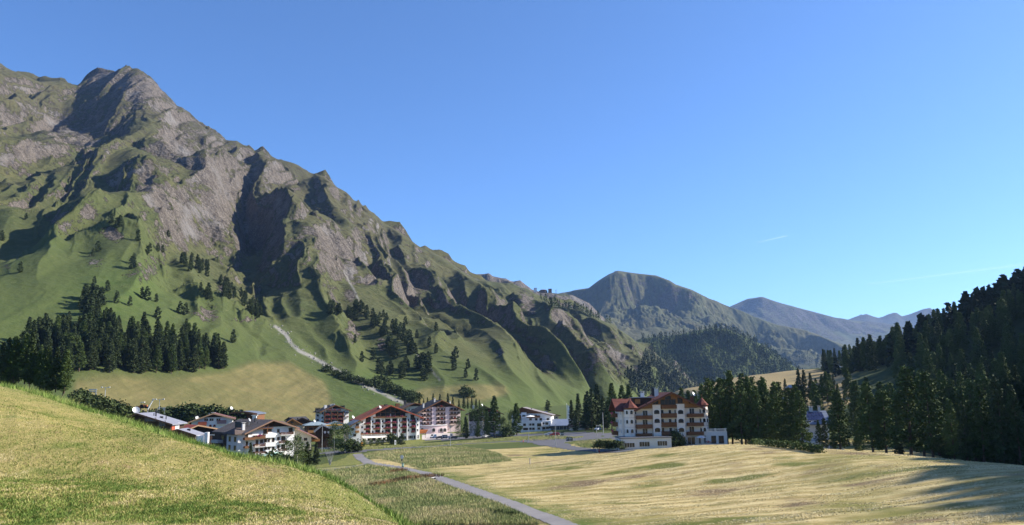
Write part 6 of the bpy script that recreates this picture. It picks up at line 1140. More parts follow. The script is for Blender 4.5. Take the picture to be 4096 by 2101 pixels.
# ---- cars
PAINT = {}
def paint(name, c):
    if name not in PAINT: m = NT(name, .25, .5); m.b.inputs["Coat Weight"].default_value = .5; PAINT[name] = m.done(c)
    return PAINT[name]
LAMPW = plain("lamp_glass", (.75, .75, .72), .2, .5, .05); LAMPR = plain("tail_lamp", (.40, .02, .02), .3, .5, .1); TYRE = plain("tyre_rubber", (.02, .02, .02), .9, .1, .2); RIM = plain("wheel_rim", (.45, .45, .46), .35, .5, .1, 2.0, .7); SEATD = GLASS
def car(x4, y4, az, col, cname, label, kind="car", L=4.3):
    van = kind == "van"; o = onground(x4, y4, .05); r = empty("parked_van" if van else "parked_car", o, R(az), label, kind); wd = .88; h = 1.95 if van else 1.48; hl = L / 2
    if van: prof = [(-hl, .35), (hl, .35), (hl, .85), (hl - .25, 1.0), (hl - 1.0, 1.15), (hl - 1.55, h - .05), (hl - 1.8, h), (-hl + .1, h), (-hl, h - .2)]
    else: prof = [(-hl, .35), (hl, .35), (hl, .72), (hl - .2, .82), (hl - 1.1, .95), (hl - 1.9, h - .05), (hl - 2.2, h), (-hl + .75, h), (-hl + .5, h - .08), (-hl + .08, .98), (-hl, .8)]
    def loft(prof, w0, w1, zc, zt):
        m = MB(); n = len(prof); wz = lambda z: w0 if z <= zc else w0 - (w0 - w1) * (z - zc) / (zt - zc)
        v = [(x, -wz(z), z) for x, z in prof] + [(x, wz(z), z) for x, z in prof]; m.add(v, [tuple(range(n - 1, -1, -1)), tuple(range(n, 2 * n))] + [(i, (i + 1) % n, n + (i + 1) % n, n + i) for i in range(n)]); return m
    b = loft(prof, wd, wd - .22, .95, h).build("body", paint(cname, col), r)
    g = MB(); zt = h - .12; zb = 1.02; xa_, xb_ = (hl - 1.35, hl - 1.75) if van else (hl - 1.3, hl - 1.95); xr0, xr1 = (-hl + .5, -hl + .5) if van else (-hl + .35, -hl + .75); yy = lambda z: wd - .22 * max(0, (z - .95)) / (h - .95) + .012
    for sg in (-1, 1):
        xs_ = [(xr0, xr1), (xa_, xb_)]; g.add([(xr0 + .1, sg * yy(zb), zb), (xa_ - .05, sg * yy(zb), zb), (xb_ - .05, sg * yy(zt), zt), (xr1 + .1, sg * yy(zt), zt)], [(0, 1, 2, 3) if sg < 0 else (3, 2, 1, 0)])
    fx = (hl - 1.0, hl - 1.55) if van else (hl - 1.1, hl - 1.9); f0, f1 = fx[0] - .02, fx[1] + .02; zl, zh = (1.18, h - .08) if van else (.99, h - .08)
    g.add([(f0 + .03, -wd + .12, zl), (f0 + .03, wd - .12, zl), (f1 + .06, wd - .28, zh), (f1 + .06, -wd + .28, zh)], [(0, 1, 2, 3)]); q0 = (-hl - .012, -hl - .012) if van else (-hl + .1, -hl + .47); g.add([(q0[0] - .02, wd - .14, 1.05), (q0[0] - .02, -wd + .14, 1.05), (q0[1] - .03, -wd + .28, h - .14), (q0[1] - .03, wd - .28, h - .14)], [(0, 1, 2, 3)]); g.build("window_glass", GLASS, b)
    for sx in (hl - .85, -hl + .8):
        for sy in (-wd + .06, wd - .06): t = MB(); t.tube((sx, sy - .1, .33), (sx, sy + .1, .33), .33, n=12); wv = t.build("wheel", TYRE, r); t = MB(); t.tube((sx, sy - .112, .33), (sx, sy + .112, .33), .2, n=8); t.build("rim", RIM, wv)
    for sy in (-.6, .6):
        t = MB(); t.box(hl - .06, hl + .02, sy - .17, sy + .17, .62, .76); t.build("headlight", LAMPW, b); t = MB(); t.box(-hl - .02, -hl + .05, sy - .14, sy + .14, .78, .95); t.build("tail_light", LAMPR, b)
    t = MB(); t.box(hl - .05, hl + .05, -wd + .1, wd - .1, .36, .56); t.box(-hl - .05, -hl + .05, -wd + .1, wd - .1, .36, .56); t.build("bumper", DARK, b); return r
car(1733, 1752, 250, (.72, .72, .72), "white_paint", "white van parked beside the rose hotel's forecourt", "van", 4.8)
car(1757, 1756, 200, (.03, .03, .035), "black_paint", "dark car parked just right of the white van")
car(1812, 1757, 190, (.04, .045, .05), "dark_grey_paint", "dark car by the low wall, left of the clump's parked row")
car(1908, 1742, 262, (.10, .12, .30), "blue_paint", "blue-fronted car under the trees, leftmost in the shade")
car(1940, 1750, 250, (.55, .56, .58), "silver_paint", "silver car parked right of the blue one")
car(1967, 1752, 190, (.05, .05, .055), "charcoal_paint", "low charcoal car between the silver car and the big black one")
car(1992, 1751, 195, (.015, .015, .018), "deep_black_paint", "large black car at the edge of the tall grass verge", L=4.8)
car(2027, 1740, 262, (.75, .75, .76), "bright_white_paint", "white car parked by the white wooden fence")
car(2196, 1743, 182, (.70, .71, .72), "pearl_paint", "white car partly hidden by the red car")
car(2218, 1744, 185, (.45, .02, .03), "red_paint", "bright red car on the car park by the street lamp", L=4.4)
car(2392, 1722, 240, (.68, .72, .78), "light_blue_paint", "pale car behind the fence left of the big hotel")
car(1301, 1800, 182, (.36, .37, .38), "grey_silver_paint", "grey car parked below the near-black chalet"); car(1285, 1796, 175, (.30, .31, .33), "steel_paint", "steel-grey car behind the grey one below the near-black chalet")
# ---- street lamps and masts
def lamp(x4, y4, top4, label, arm=1.0, group="street lamps by the road", two=False):
    o = onground(x4, y4); h = float(CZ + st(x4 / 4, top4 / 4)[1] * o.y - o.z); r = empty("street_lamp", o, 0, label, "street lamp", group); m = MB(); m.tube((0, 0, -.3), (0, 0, 1.1), .13, n=8); m.tube((0, 0, 1.1), (0, 0, h), .10, .065, n=8); m.build("pole", METAL, r); m = MB()
    for sg in ((1, -1) if two else (1,)): m.prism([(-.05 * sg, -.09), (arm * sg, .02), (arm * sg, .12), (-.05 * sg, .09)], -.16, .16, 'y')
    l = m.build("lamp_head", METAL, r); l.location = (0, 0, h); return r
lamp(2389, 1811, 1702, "street lamp beside the big hotel's low annexe, nearest of the road lamps", 1.3); lamp(2223, 1783, 1697, "street lamp in front of the red car", 1.0); lamp(2115, 1769, 1696, "street lamp before the white terrace hotel", 1.0); lamp(1802, 1786, 1707, "street lamp on the road right of the white van", .8); lamp(1288, 1806, 1702, "slim lamp in front of the near-black chalet", .5)
def mast(u, v, top, Y, label, two):
    o = P(u, v, Y); h = float(CZ + st(u, top)[1] * Y - o.z); r = empty("floodlight_mast", o, 0, label, "floodlight"); m = MB(); m.tube((0, 0, -2), (0, 0, h), .22, .12, n=6); m.build("pole", METAL, r); m = MB(); m.box(-1.9, 1.9, -.08, .08, h - .35, h - .2); m.build("cross_arm", METAL, r)
    for sg in (-1.8, 1.8): m = MB(); m.prism([(sg - .35, h - .3), (sg + .35, h - .3), (sg + .4, h + .12), (sg - .4, h + .12)], -.3, .2, 'y'); m.build("floodlight", CHW, r)
mast(105, 397, 387, 400, "twin-headed floodlight mast on the mown slope behind the shrubs", True); mast(159, 413, 399, 380, "twin-headed floodlight mast above the grey sheet-metal roof", True)
def portal(u, v, top, Y, label, wpx):
    o = P(u, v, Y); h = float(CZ + st(u, top)[1] * Y - o.z); w = wpx * Y / F / 2; r = empty("lift_portal", o, 0, label, "lift portal")
    for sg in (-1, 1):
        m = MB()
        for q in (-.3, .3): m.tube((sg * (w + .4) + q, 0, -2), (sg * w + q * .6, 0, h), .09, n=4)
        for k_ in range(7): z = h * k_ / 7; m.tube((sg * w - .3, 0, z), (sg * w + .3, 0, z + h / 7), .06, n=4)
        m.build("leg", METAL, r)
    m = MB(); m.box(-w - .5, w + .5, -.2, .2, h - .2, h + .2); m.box(-w - .5, w + .5, -.2, .2, h - 1.0, h - .75)
    for k_ in range(6): m.tube((-w + w * k_ / 3, 0, h - .9), (-w + w * (k_ + 1) / 3, 0, h + .1), .06, n=4)
    m.build("cross_beam", METAL, r); m = MB(); m.lathe([(0, -.35), (.5, -.3), (.5, .05), (0, .1)], (-.8, 0, h - 1.2), 8); m.lathe([(0, -.35), (.5, -.3), (.5, .05), (0, .1)], (.8, 0, h - 1.2), 8); m.build("pulley", DARK, r)
portal(92.5, 396, 389.5, 395, "steel ski-lift portal on the mown slope at the wood's edge", 5.8); portal(161, 416, 408, 385, "steel ski-lift portal rising behind the grey sheet-metal roof", 5.4)
o = P(147.5, 412, 385); t_ = P(153, 400, 385); r = empty("snow_lance", o, 0, "leaning white snow-making lance on the mown slope", "snow lance"); d = t_ - o; m = MB(); m.tube((0, 0, -2), (.1, 0, 1.2), .2, n=6); m.build("base", METAL, r); m = MB(); m.tube((.1, 0, 1.2), (d.x, 0, d.z), .3, .22, n=6); m.build("lance", WHITE, r); m = MB(); m.tube((d.x - .1, 0, d.z - .2), (d.x + .25, 0, d.z + .45), .36, n=6); m.build("nozzle_head", METAL, r)
o = P(144, 408.5, 400); r = empty("tractor", o, R(8), "small orange tractor with white canopy mowing the hay slope", "tractor"); m = MB(); m.box(-1.2, 1.4, -.6, .6, .8, 1.7); m.box(-1.4, -.1, -.7, .7, .8, 1.9); m.build("body", plain("orange_paint", (.50, .14, .04), .5, .4, .15), r); m = MB(); m.box(-1.5, .2, -.8, .8, 2.9, 3.15); m.build("canopy", WHITE, r); m = MB()
for x_ in (-1.4, .1):
    for y_ in (-.7, .7): m.tube((x_, y_, 1.7), (x_, y_, 2.9), .07, n=4)
m.build("canopy_frame", DARK, r)
for x_, rr_ in ((-.9, .95), (1.1, .6)):
    for y_ in (-.95, .95): m = MB(); m.tube((x_, y_ - .2, rr_), (x_, y_ + .2, rr_), rr_, n=12); m.build("wheel", TYRE, r)
m = MB(); m.prism([(-1.6, .3), (-4.4, .3), (-4.6, .9), (-1.7, 1.3)], -1.3, 1.3, 'y'); m.build("mower_deck", plain("rusty_deck", (.26, .10, .04), .8, .2, .3), r)
# ---- signs
NAVY = plain("navy_board", (.03, .045, .11), .5, .4, .1); SLATE = plain("slate_board", (.035, .042, .048), .5, .4, .1)
def psign(x4, y4, w4, h4, base4, label, back=False):
    o = onground(x4, base4); sc = o.y / (F * 4); w, h, zb = w4 * sc, h4 * sc, (base4 - y4 - h4) * sc; r = empty("parking_sign", o, R(4), label, "sign"); m = MB(); m.box(-w / 2, w / 2, -.05, .05, zb, zb + h); m.build("board", SLATE, r); m = MB(); m.box(-w / 2 - .002, -w / 2 + w * .28, -.065, -.052, zb - .002, zb + h + .002); p = m.build("blue_panel", NAVY, r)
    for q in (-w / 2 + .1, w / 2 - .1): m = MB(); m.tube((q, .08, -.3), (q, .08, zb + h), .05, n=6); m.build("post", METAL, r)
    letters("P", r, (-w / 2 + w * .14, -.068, zb + h * .25), h * .75, WHITE, depth=.01); m = MB()
    for i, (a, b, zz) in enumerate(((.38, .72, .48), (.74, .86, .48), (.42, .9, .78), (.42, .84, .16))): m.box(-w / 2 + w * a, -w / 2 + w * b, -.062, -.052, zb + h * zz, zb + h * (zz + (.16 if i < 2 else .05)))
    m.build("lettering", WHITE, r)
psign(2278, 1750, 25.5, 14, 1772, "large dark parking sign with a white P at the grass island's tip"); psign(2249, 1730, 11.5, 12, 1747, "smaller dark parking sign beside the red car"); psign(1779, 1740, 21, 14, 1758, "dark parking sign in front of the rose hotel's wall")
o = onground(1581, 1784); r = empty("advert_sign", o, R(20), "white upright advertising sign in the grass before the pink-flowered hotel", "sign"); m = MB(); m.box(-.42, .42, -.06, .06, .6, 2.7); m.build("board", WHITE, r); m = MB(); m.box(-.2, .2, -.08, -.062, 1.3, 2.1); m.build("emblem", plain("sign_print", (.35, .33, .30), .8, .2, .3, 8.0), r); m = MB(); m.tube((-.3, 0, -.3), (-.3, 0, .6), .05); m.tube((.3, 0, -.3), (.3, 0, .6), .05); m.build("post", METAL, r)
o = onground(1612, 1869); r = empty("litter_bin", o, R(-20), "dark green and white litter bin on the path's edge", "litter bin"); m = MB(); m.lathe([(.25, 0), (.3, .1), (.32, 1.0), (.2, 1.12), (0, 1.15)], n=10); m.build("body", plain("dark_green_paint", (.02, .05, .03), .5, .4, .2), r); m = MB(); m.box(-.2, .34, -.36, -.2, .25, .95); m.build("front_panel", plain("pale_green_panel", (.45, .60, .45), .6, .3, .1), r)
o = onground(1608, 1866); r = empty("round_sign", o, R(-15), "round grey-backed sign on a pole beside the path's litter bin", "sign"); m = MB(); m.tube((0, 0, -.3), (0, 0, 2.6), .05); m.build("post", METAL, r); m = MB(); m.tube((0, -.09, 2.5), (0, -.04, 2.5), .48, n=16); m.build("disc", CHW, r); m = MB(); m.box(-.22, .1, -.1, -.045, 1.45, 1.95); m.build("plate", SLATE, r)
o = onground(1733, 1918); r = empty("park_bench", o, R(62), "dark wooden bench facing the grey path", "bench"); m = MB()
for y_ in (-.16, 0, .16): m.box(-.85, .85, y_ - .07, y_ + .07, .42, .47)
m.build("seat", CHW, r); m = MB()
for z_ in (.58, .76, .94): m.box(-.85, .85, .26 + (z_ - .5) * .3, .31 + (z_ - .5) * .3, z_, z_ + .16)
m.build("backrest", DTIMB, r)
for x_ in (-.65, .65): m = MB(); m.box(x_ - .05, x_ + .05, -.24, .26, 0 - .1, .42); m.box(x_ - .04, x_ + .04, .22, .3, .42, .7); m.build("leg", DARK, r)
o = onground(2120, 1856); r = tag((lambda m: (m.tube((0, 0, -.2), (0, 0, 1.3), .12, n=8), m.box(-.2, .2, -.2, .2, 1.3, 1.45), m.build("field_post", STONE))[2])(MB()), "short pale post standing alone in the mown field", "post"); r.location = o
for x4, y4, lb in ((2397, 1810, "small red and white hydrant beside the nearest street lamp"), (2093, 1769, "small red and white hydrant at the roadside near the terrace hotel")):
    o = onground(x4, y4); r = empty("hydrant", o, 0, lb, "hydrant"); m = MB(); m.lathe([(.16, -.1), (.14, .7), (.18, .75), (.1, .9), (0, .95)], n=8); m.build("body", plain("hydrant_red", (.5, .06, .04), .5, .4, .1), r); m = MB(); m.tube((-.24, 0, .6), (.24, 0, .6), .08); m.build("outlet", CHW, r)
# ---- fences, wall, hedge
def fence(name, pts4, h, label, mat, rails=3, cat="fence", zo=0.0, solid=False):
    w = [onground(*p) for p in pts4]; r = empty(name, w[0], 0, label, cat); m = MB(); pm = []
    for a, b in zip(w[:-1], w[1:]):
        a, b = a - w[0], b - w[0]; n = max(2, int((b - a).length / 2.2)); d = (b - a).normalized(); nn = Vector((-d.y, d.x, 0)) * .05
        for i in range(n): p = a + (b - a) * i / n; pm.append(p)
        for q in ([(0.0, h)] if solid else [(h * (k_ + .6) / rails, h * (k_ + .6) / rails + .16) for k_ in range(rails)]): z0_, z1_ = q; up = Vector((0, 0, z0_)), Vector((0, 0, z1_)); m.add([a - nn + up[0], b - nn + up[0], b + nn + up[0], a + nn + up[0], a - nn + up[1], b - nn + up[1], b + nn + up[1], a + nn + up[1]], [(3, 2, 1, 0), (4, 5, 6, 7), (0, 1, 5, 4), (1, 2, 6, 5), (2, 3, 7, 6), (3, 0, 4, 7)])
    m.build("rail" if not solid else "wall_body", mat, r)
    if not solid:
        for p in pm + [w[-1] - w[0]]: m = MB(); m.box(p.x - .07, p.x + .07, p.y - .07, p.y + .07, p.z - .3, p.z + h + .1); m.build("post", mat, r)
    return r
fence("wooden_fence", [(2003,1737),(2034,1726)], 1.5, "white wooden fence beside the parked white car", WHITE); fence("stone_wall", [(1800,1744),(1850,1740),(1895,1738)], 1.3, "low pale wall at the foot of the tree clump", STONE, solid=True, cat="wall"); fence("wooden_fence", [(2340,1725),(2375,1722),(2430,1718)], 1.2, "brown rail fence between the small cottage and the big hotel", BTIMB)
hp_ = [onground(*p) for p in ((2990,1776),(3060,1784),(3140,1793),(3220,1803),(3290,1812))]; rg = np.random.default_rng(8); C = []
for a, b in zip(hp_[:-1], hp_[1:]):
    n = 900; t_ = rg.random(n)[:, None]; C.append(np.array(a)[None] * (1 - t_) + np.array(b)[None] * t_ + np.stack([rg.normal(0, .35, n), rg.normal(0, .45, n), rg.uniform(0, 1.5, n) + rg.normal(0, .12, n)], 1))
Q = leaf_quads(np.concatenate(C), .17, rg); tag(mesh_np("hedge", Q.reshape(-1, 3), np.arange(4 * len(Q)).reshape(-1, 4), M_BIRCH, smooth=False), "bright green hedge along the far edge of the mown field", "hedge")
# ---- parasols, terrace things, hut
def parasol(o, label, open_=True, h=2.6, rad=1.7, mat=None, group=None):
    r = empty("parasol", o, 0, label, "parasol", group); m = MB(); m.tube((0, 0, 0), (0, 0, h), .05); m.build("pole", METAL, r); m = MB(); m.lathe([(rad, h - .65), (rad * .5, h - .2), (0, h)] if open_ else [(.1, h - 1.9), (.28, h - 1.6), (.16, h - .5), (0, h + .1)], n=8); m.build("canopy", mat or CLOTH, r); return r
q = N.at(1255, 330, -4); parasol(N.root.matrix_basis @ Vector((q[0], -4, N.at(1255, 345, -7)[1])), "open white parasol on the terrace of the white hotel", True, 3.4, 2.6)
q = T.at(1195, 345, -.8); parasol(T.root.matrix_basis @ Vector((q[0], -.8, T.at(1195, 372)[1] + .1)), "closed white parasol on the top gallery of the tall hotel", False, 2.6)
for i, (px, py, lb) in enumerate(((390, 935, "closed white parasol left of the arched door on the flowered hotel's terrace"), (430, 935, "second closed white parasol left of the arched door on the flowered terrace"), (628, 925, "closed white parasol just right of the arched door"), (735, 918, "closed white parasol in the middle of the flowered hotel's terrace"), (815, 915, "closed white parasol towards the terrace's right end"), (910, 905, "rightmost closed white parasol on the flowered hotel's terrace"))):
    p = J.at(px, py, -4.5); w_ = Matrix.LocRotScale(J.root.location, J.root.rotation_euler, None) @ Vector((p[0], -4.5, p[1])); parasol(w_, lb, False, 2.7)
for px in (470, 560, 680, 780, 870):
    p = J.at(px, 945, -6); w_ = Matrix.LocRotScale(J.root.location, J.root.rotation_euler, None) @ Vector((p[0], -6, p[1])); r = empty("terrace_table", w_, R(38), "white table with chairs on the pink-flowered hotel's terrace", "table", "terrace tables"); m = MB(); m.box(-.6, .6, -.6, .6, .72, .78); m.build("tabletop", WHITE, r); m = MB(); m.tube((0, 0, 0), (0, 0, .72), .07); m.build("leg", METAL, r)
for i, (x4, y4, h, lb) in enumerate(((1458,1782,3.2,"leftmost staked young tree before the flowered terrace"),(1484,1784,3.0,"second staked young tree before the flowered terrace"),(1510,1783,3.4,"third staked young tree before the flowered terrace"),(1528,1780,2.6,"low round tree near the terrace's middle"))): tree('round', onground(x4, y4), h, lb)
for x4, y4, h, lb in ((1565,1776,4.6,"dark juniper at the terrace's right end"),(1576,1776,3.6,"lower juniper touching the terrace's dark one"),(1590,1777,3.0,"spreading dark shrub at the terrace's right corner"),(1405,1782,4.5,"round green shrub beside the orange hut"),(1400,1790,4.0,"low shrub between the birch pair and the orange hut")): tree('bush', onground(x4, y4), h, lb, wide=.9)
o = onground(1437, 1786); r = empty("garden_hut", o, R(25), "small orange wooden hut with brown roof beside the flowered hotel", "hut"); m = MB(); m.box(-1.5, 1.5, -1.2, 1.2, -.5, 2.0); m.build("wall", plain("bright_orange_boards", (.60, .27, .05), .8, .2, .15, 3.0), r); m = MB(); m.prism([(-1.9, 1.95), (0, 2.75), (1.9, 1.95), (1.9, 2.1), (0, 2.9), (-1.9, 2.1)], -1.6, 1.6, 'y'); m.build("roof", R_BROWN2, r); m = MB(); m.box(-.4, .4, -1.24, -1.205, 0, 1.8); m.build("door", BTIMB, r)
o = P(*Z3(1852, 335), 470); r = tag((lambda m: (m.prism([(-.9, 0), (.9, 0), (.7, 8), (-.3, 9.5)], -.15, .15, 'y'), m.tube((-.95, 0, -4), (-.95, 0, 10), .1), m.build("banner_flag", CLOTH))[2])(MB()), "tall white banner flag behind the low bar", "flag"); r.location = o
o = P(*Z3(2392, 430), 330); h = float(CZ + st(*Z3(2385, 195))[1] * 330 - o.z); m = MB(); m.tube((0, 0, -3), (0, 0, h), .16, .1, n=6); r = m.build("flagpole", METAL); r.location = o; tag(r, "tall bare mast before the dark conifers left of the big hotel", "mast")
# things by the big hotel
def hloc(x, y, z=0.0): return Matrix.LocRotScale(H.root.location, H.root.rotation_euler, None) @ Vector((x, y, z))
r = parasol(hloc(H.at(1840, 1050)[0], -3, -.2), "grey cantilever parasol before the big hotel's glass doors", True, 2.8, 1.6, GREYW)
for x_, y_, hh, lb in ((A(1400, 1000)[0], -3.2, 4.0, "dense dark shrub at the right end of the big hotel's annexe"), (A(1475, 1000)[0], -3.5, 1.8, "low shrub right of the dense annexe shrub")): tree('bush', hloc(x_, y_, -.3), hh, lb, wide=.85 if hh > 3 else 1.2)
for x_, y_ in ((-4, -6.5), (-5.5, -4.5), (-7, -5), (-8.5, -6), (-3, -8)): tree('bush', hloc(x_, y_, -.3), 1.9, "dark shrub in the bed left of the low annexe", "shrubs left of the annexe", wide=1.5)
for i, (x_, lb) in enumerate(((16.0, "dark sun lounger nearest the annexe on the big hotel's terrace"), (17.6, "second dark sun lounger on the big hotel's terrace"))):
    r = empty("sun_lounger", hloc(x_, -2.6, 0), R(20), lb, "sun lounger"); m = MB(); m.box(-.9, .5, -.33, .33, .28, .36); m.build("seat", DARK, r); m = MB(); m.prism([(.5, .28), (1.1, .7), (1.1, .78), (.5, .36)], -.33, .33, 'y'); m.build("backrest", DARK, r)
    for q in (-.8, .45): m = MB(); m.box(q - .04, q + .04, -.3, .3, -.2, .28); m.build("leg", METAL, r)
r = empty("flower_planter", hloc(A(1965, 1000)[0], -2.5, 0), 0, "planter of red flowers before the right turret of the big hotel", "planter"); m = MB(); m.box(-.9, .9, -.3, .3, -.3, .5); m.build("box", STONE, r); rg = np.random.default_rng(4); c = rg.normal(size=(90, 3)) * np.array([.45, .18, .16]) + np.array([0, 0, .65]); Q = leaf_quads(c, .13, rg); mesh_np("flowers", Q.reshape(-1, 3), np.arange(360).reshape(-1, 4), [FRED, LEAFB], smooth=False, parent=r, mi=(rg.random(90) < .3).astype(int))
# summer shrub without leaves near the birches
o = onground(1320, 1862); r = tag((lambda m: ([m.tube((0, 0, 0), (q * .35, (q % 3 - 1) * .4, 4.2 + (q * 37 % 10) * .16), .05, .015, n=4) for q in range(-5, 6)], m.build("bare_shrub", M_BIRCHBARK))[1])(MB()), "leafless pale-stemmed shrub between the spruce and the birch pair", "shrub"); r.location = o
# ================================================================ GRASS
def m_blades(name, stops):
    m = NT(name, .75, .2); return m.done(m.ramp(m.attr("tone"), stops))
def blades(name, x, y, z, h, w, lean, tone, mat, seed):
    """one tapering blade per point, bent over by lean"""
    rg = np.random.default_rng(seed); n = len(x); a = rg.uniform(0, 6.283, n); wx, wy = np.cos(a) * w, np.sin(a) * w; b = rg.uniform(0, 6.283, n); lx, ly = np.cos(b) * lean * h, np.sin(b) * lean * h
    v = np.empty((n, 3, 3), np.float32); v[:, 0] = np.stack([x - wx, y - wy, z - .01], 1); v[:, 1] = np.stack([x + wx, y + wy, z - .01], 1); v[:, 2] = np.stack([x + lx, y + ly, z + h], 1)
    return tag(mesh_np(name, v.reshape(-1, 3), np.arange(n * 3).reshape(-1, 3), mat, {"tone": np.repeat(tone, 3)}, smooth=False), kind='stuff')
def sheet_pts(sh, n, y0, y1, s0, s1, seed, p=1.6):
    """random spots on a sheet, thinning with distance"""
    rg = np.random.default_rng(seed); s = rg.uniform(s0, s1, n); u = rg.random(n); y = (y0 ** (1 - p) + u * (y1 ** (1 - p) - y0 ** (1 - p))) ** (1 / (1 - p))
    c = np.clip(np.searchsorted(sh.S, s), 1, len(sh.S) - 1); c0 = c - 1; Yl = sh.Y[0]; r = np.clip(np.searchsorted(Yl, y), 1, len(Yl) - 1); fs = (s - sh.S[c0]) / (sh.S[c] - sh.S[c0]); fy = (y - Yl[r - 1]) / (Yl[r] - Yl[r - 1])
    z = (sh.Z[c0, r - 1] * (1 - fs) + sh.Z[c, r - 1] * fs) * (1 - fy) + (sh.Z[c0, r] * (1 - fs) + sh.Z[c, r] * fs) * fy
    return s * y, y, z, rg
x, y, z, rg = sheet_pts(HL, 420000, 10, 60, -.80, .02, 51, 1.9); cr_y = np.interp(x / y, [p[0] / p[1] for p in hc], [p[1] for p in hc]); ok = (y < cr_y * 1.04); x, y, z = x[ok], y[ok], z[ok]
pat = fbm(x / 1.6 + y / 6, y / 3.6, 5, 81); pat2 = fbm(x / .35, y / 1.0, 3, 85); tone = np.clip(.5 + (pat - .5) * 1.25 + (pat2 - .5) * 1.0 - .10 + rg.normal(0, .20, len(x)), 0, 1); hgt = .022 + .035 * rg.random(len(x)) + .05 * np.clip(.4 - tone, 0, .3)
G_CUT = m_blades("cut_grass", [(.0, (.08, .135, .022)), (.3, (.17, .215, .042)), (.48, (.33, .31, .095)), (.72, (.45, .37, .17)), (1.0, (.56, .47, .27))])
blades("grass", x, y, z, hgt, .008 + .010 * rg.random(len(x)), .9, tone, G_CUT, 1)
# long uncut grass along the crest
n = 60000; rg = np.random.default_rng(61); q = rg.uniform(0, len(hc) - 1.001, n); i = q.astype(int); f = q - i; hca = np.array(hc); px_ = hca[i, 0] * (1 - f) + hca[i + 1, 0] * f; py_ = hca[i, 1] * (1 - f) + hca[i + 1, 1] * f; k = 1 + rg.normal(.02, .035, n); x, y = px_ * k, py_ * k
c = np.clip(np.searchsorted(HL.S, x / y), 1, len(HL.S) - 1); Yl = HL.Y[0]; r_ = np.clip(np.searchsorted(Yl, y), 1, len(Yl) - 1); fy = (y - Yl[r_ - 1]) / (Yl[r_] - Yl[r_ - 1]); z = HL.Z[c, r_ - 1] * (1 - fy) + HL.Z[c, r_] * fy
cl = fbm(x / 1.6, y / 1.6, 3, 92); tone = np.clip(.28 + (cl - .5) * .9 + rg.normal(0, .14, n), 0, 1); hgt = (.10 + .34 * rg.random(n) ** 2) * (.5 + 1.1 * cl)
blades("tall_grass", x, y, z, hgt, .012 + .012 * rg.random(n), .5, tone, m_blades("uncut_grass", [(0, (.08, .14, .025)), (.4, (.17, .25, .05)), (.7, (.32, .34, .11)), (1, (.5, .42, .22))]), 2)
# unmown meadow beside the path, and hay left on the mown field
TP = [W([(1450,1818),(1560,1800),(1830,1782),(1990,1812),(2048,1842),(1690,1876),(1590,1850),(1500,1835)]), W([(1200,1900),(1480,1857),(1600,1872),(1760,1922),(1960,1990),(2160,2101),(1500,2101)]), W([(2255,1772),(2300,1765),(2440,1755),(2500,1790),(2420,1790),(2330,1792)]), W([(1395,1795),(1440,1765),(1700,1745),(2000,1735),(2330,1752),(2250,1758),(1820,1776),(1560,1793),(1430,1801)])]
x, y, z, rg = sheet_pts(GR, 700000, 90, 380, -.35, .16, 71, 1.3); ok = np.zeros(len(x), bool)
for pg in TP: ok |= poly_mask(x, y, pg)
pth = np.array(W([(1432,1818),(1475,1852),(1530,1861),(1612,1872),(1690,1890),(1750,1912),(1830,1940),(1930,1975),(2030,2010),(2140,2055),(2260,2101)])); ok &= seg_dist(x, y, pth)[0] > 1.9
ok &= seg_dist(x, y, W([(1300,1812),(1390,1808),(1440,1805),(1560,1797),(1700,1788),(1800,1780),(1900,1773),(2000,1768),(2080,1765),(2160,1770),(2230,1784),(2310,1796),(2400,1802),(2500,1806)]))[0] > 3.4
ok &= seg_dist(x, y, W([(1475,1854),(1440,1862),(1380,1872),(1300,1881),(1200,1895)]))[0] > 1.2
x, y, z = x[ok], y[ok], z[ok]; cl = fbm(x / 6, y / 6, 4, 95); tone = np.clip(.45 + (cl - .5) * 1.1 + rg.normal(0, .18, len(x)), 0, 1)
blades("meadow_grass", x, y, z, .25 + .45 * rg.random(len(x)) * (.6 + .8 * cl), .03 + .04 * rg.random(len(x)), .45, tone, m_blades("uncut_meadow", [(0, (.12, .17, .055)), (.35, (.23, .26, .09)), (.62, (.38, .345, .16)), (1, (.52, .42, .25))]), 3)
x, y, z, rg = sheet_pts(GR, 330000, 75, 290, -.1, .68, 73, 1.5); ok = seg_dist(x, y, pth)[0] > 2.2
for pg in TP: ok &= ~poly_mask(x, y, pg)
ok &= (x < 100) & (seg_dist(x, y, W([(2080,1765),(2160,1770),(2230,1784),(2310,1796),(2400,1802),(2500,1806)]))[0] > 3.6) & ~poly_mask(x, y, W([(2080,1755),(2560,1735),(2560,1760),(2400,1806),(2240,1795)]))
sw = fbm(x * .10 + y * .02, y * .9 - x * .1, 5, 97); x, y, z, sw = x[ok], y[ok], z[ok], sw[ok]; tone = np.clip(.55 + (sw - .5) * 2.2 + rg.normal(0, .15, len(x)), 0, 1); kk = (rg.random(len(x)) < sstep(.42, .62, sw)); x, y, z, tone = x[kk], y[kk], z[kk], tone[kk]
blades("hay", x, y, z, .04 + .07 * rg.random(len(x)), .03 + .05 * rg.random(len(x)), 1.6, tone, m_blades("cut_hay", [(0, (.22, .20, .06)), (.35, (.42, .33, .14)), (.65, (.60, .48, .25)), (1, (.74, .64, .40))]), 4)
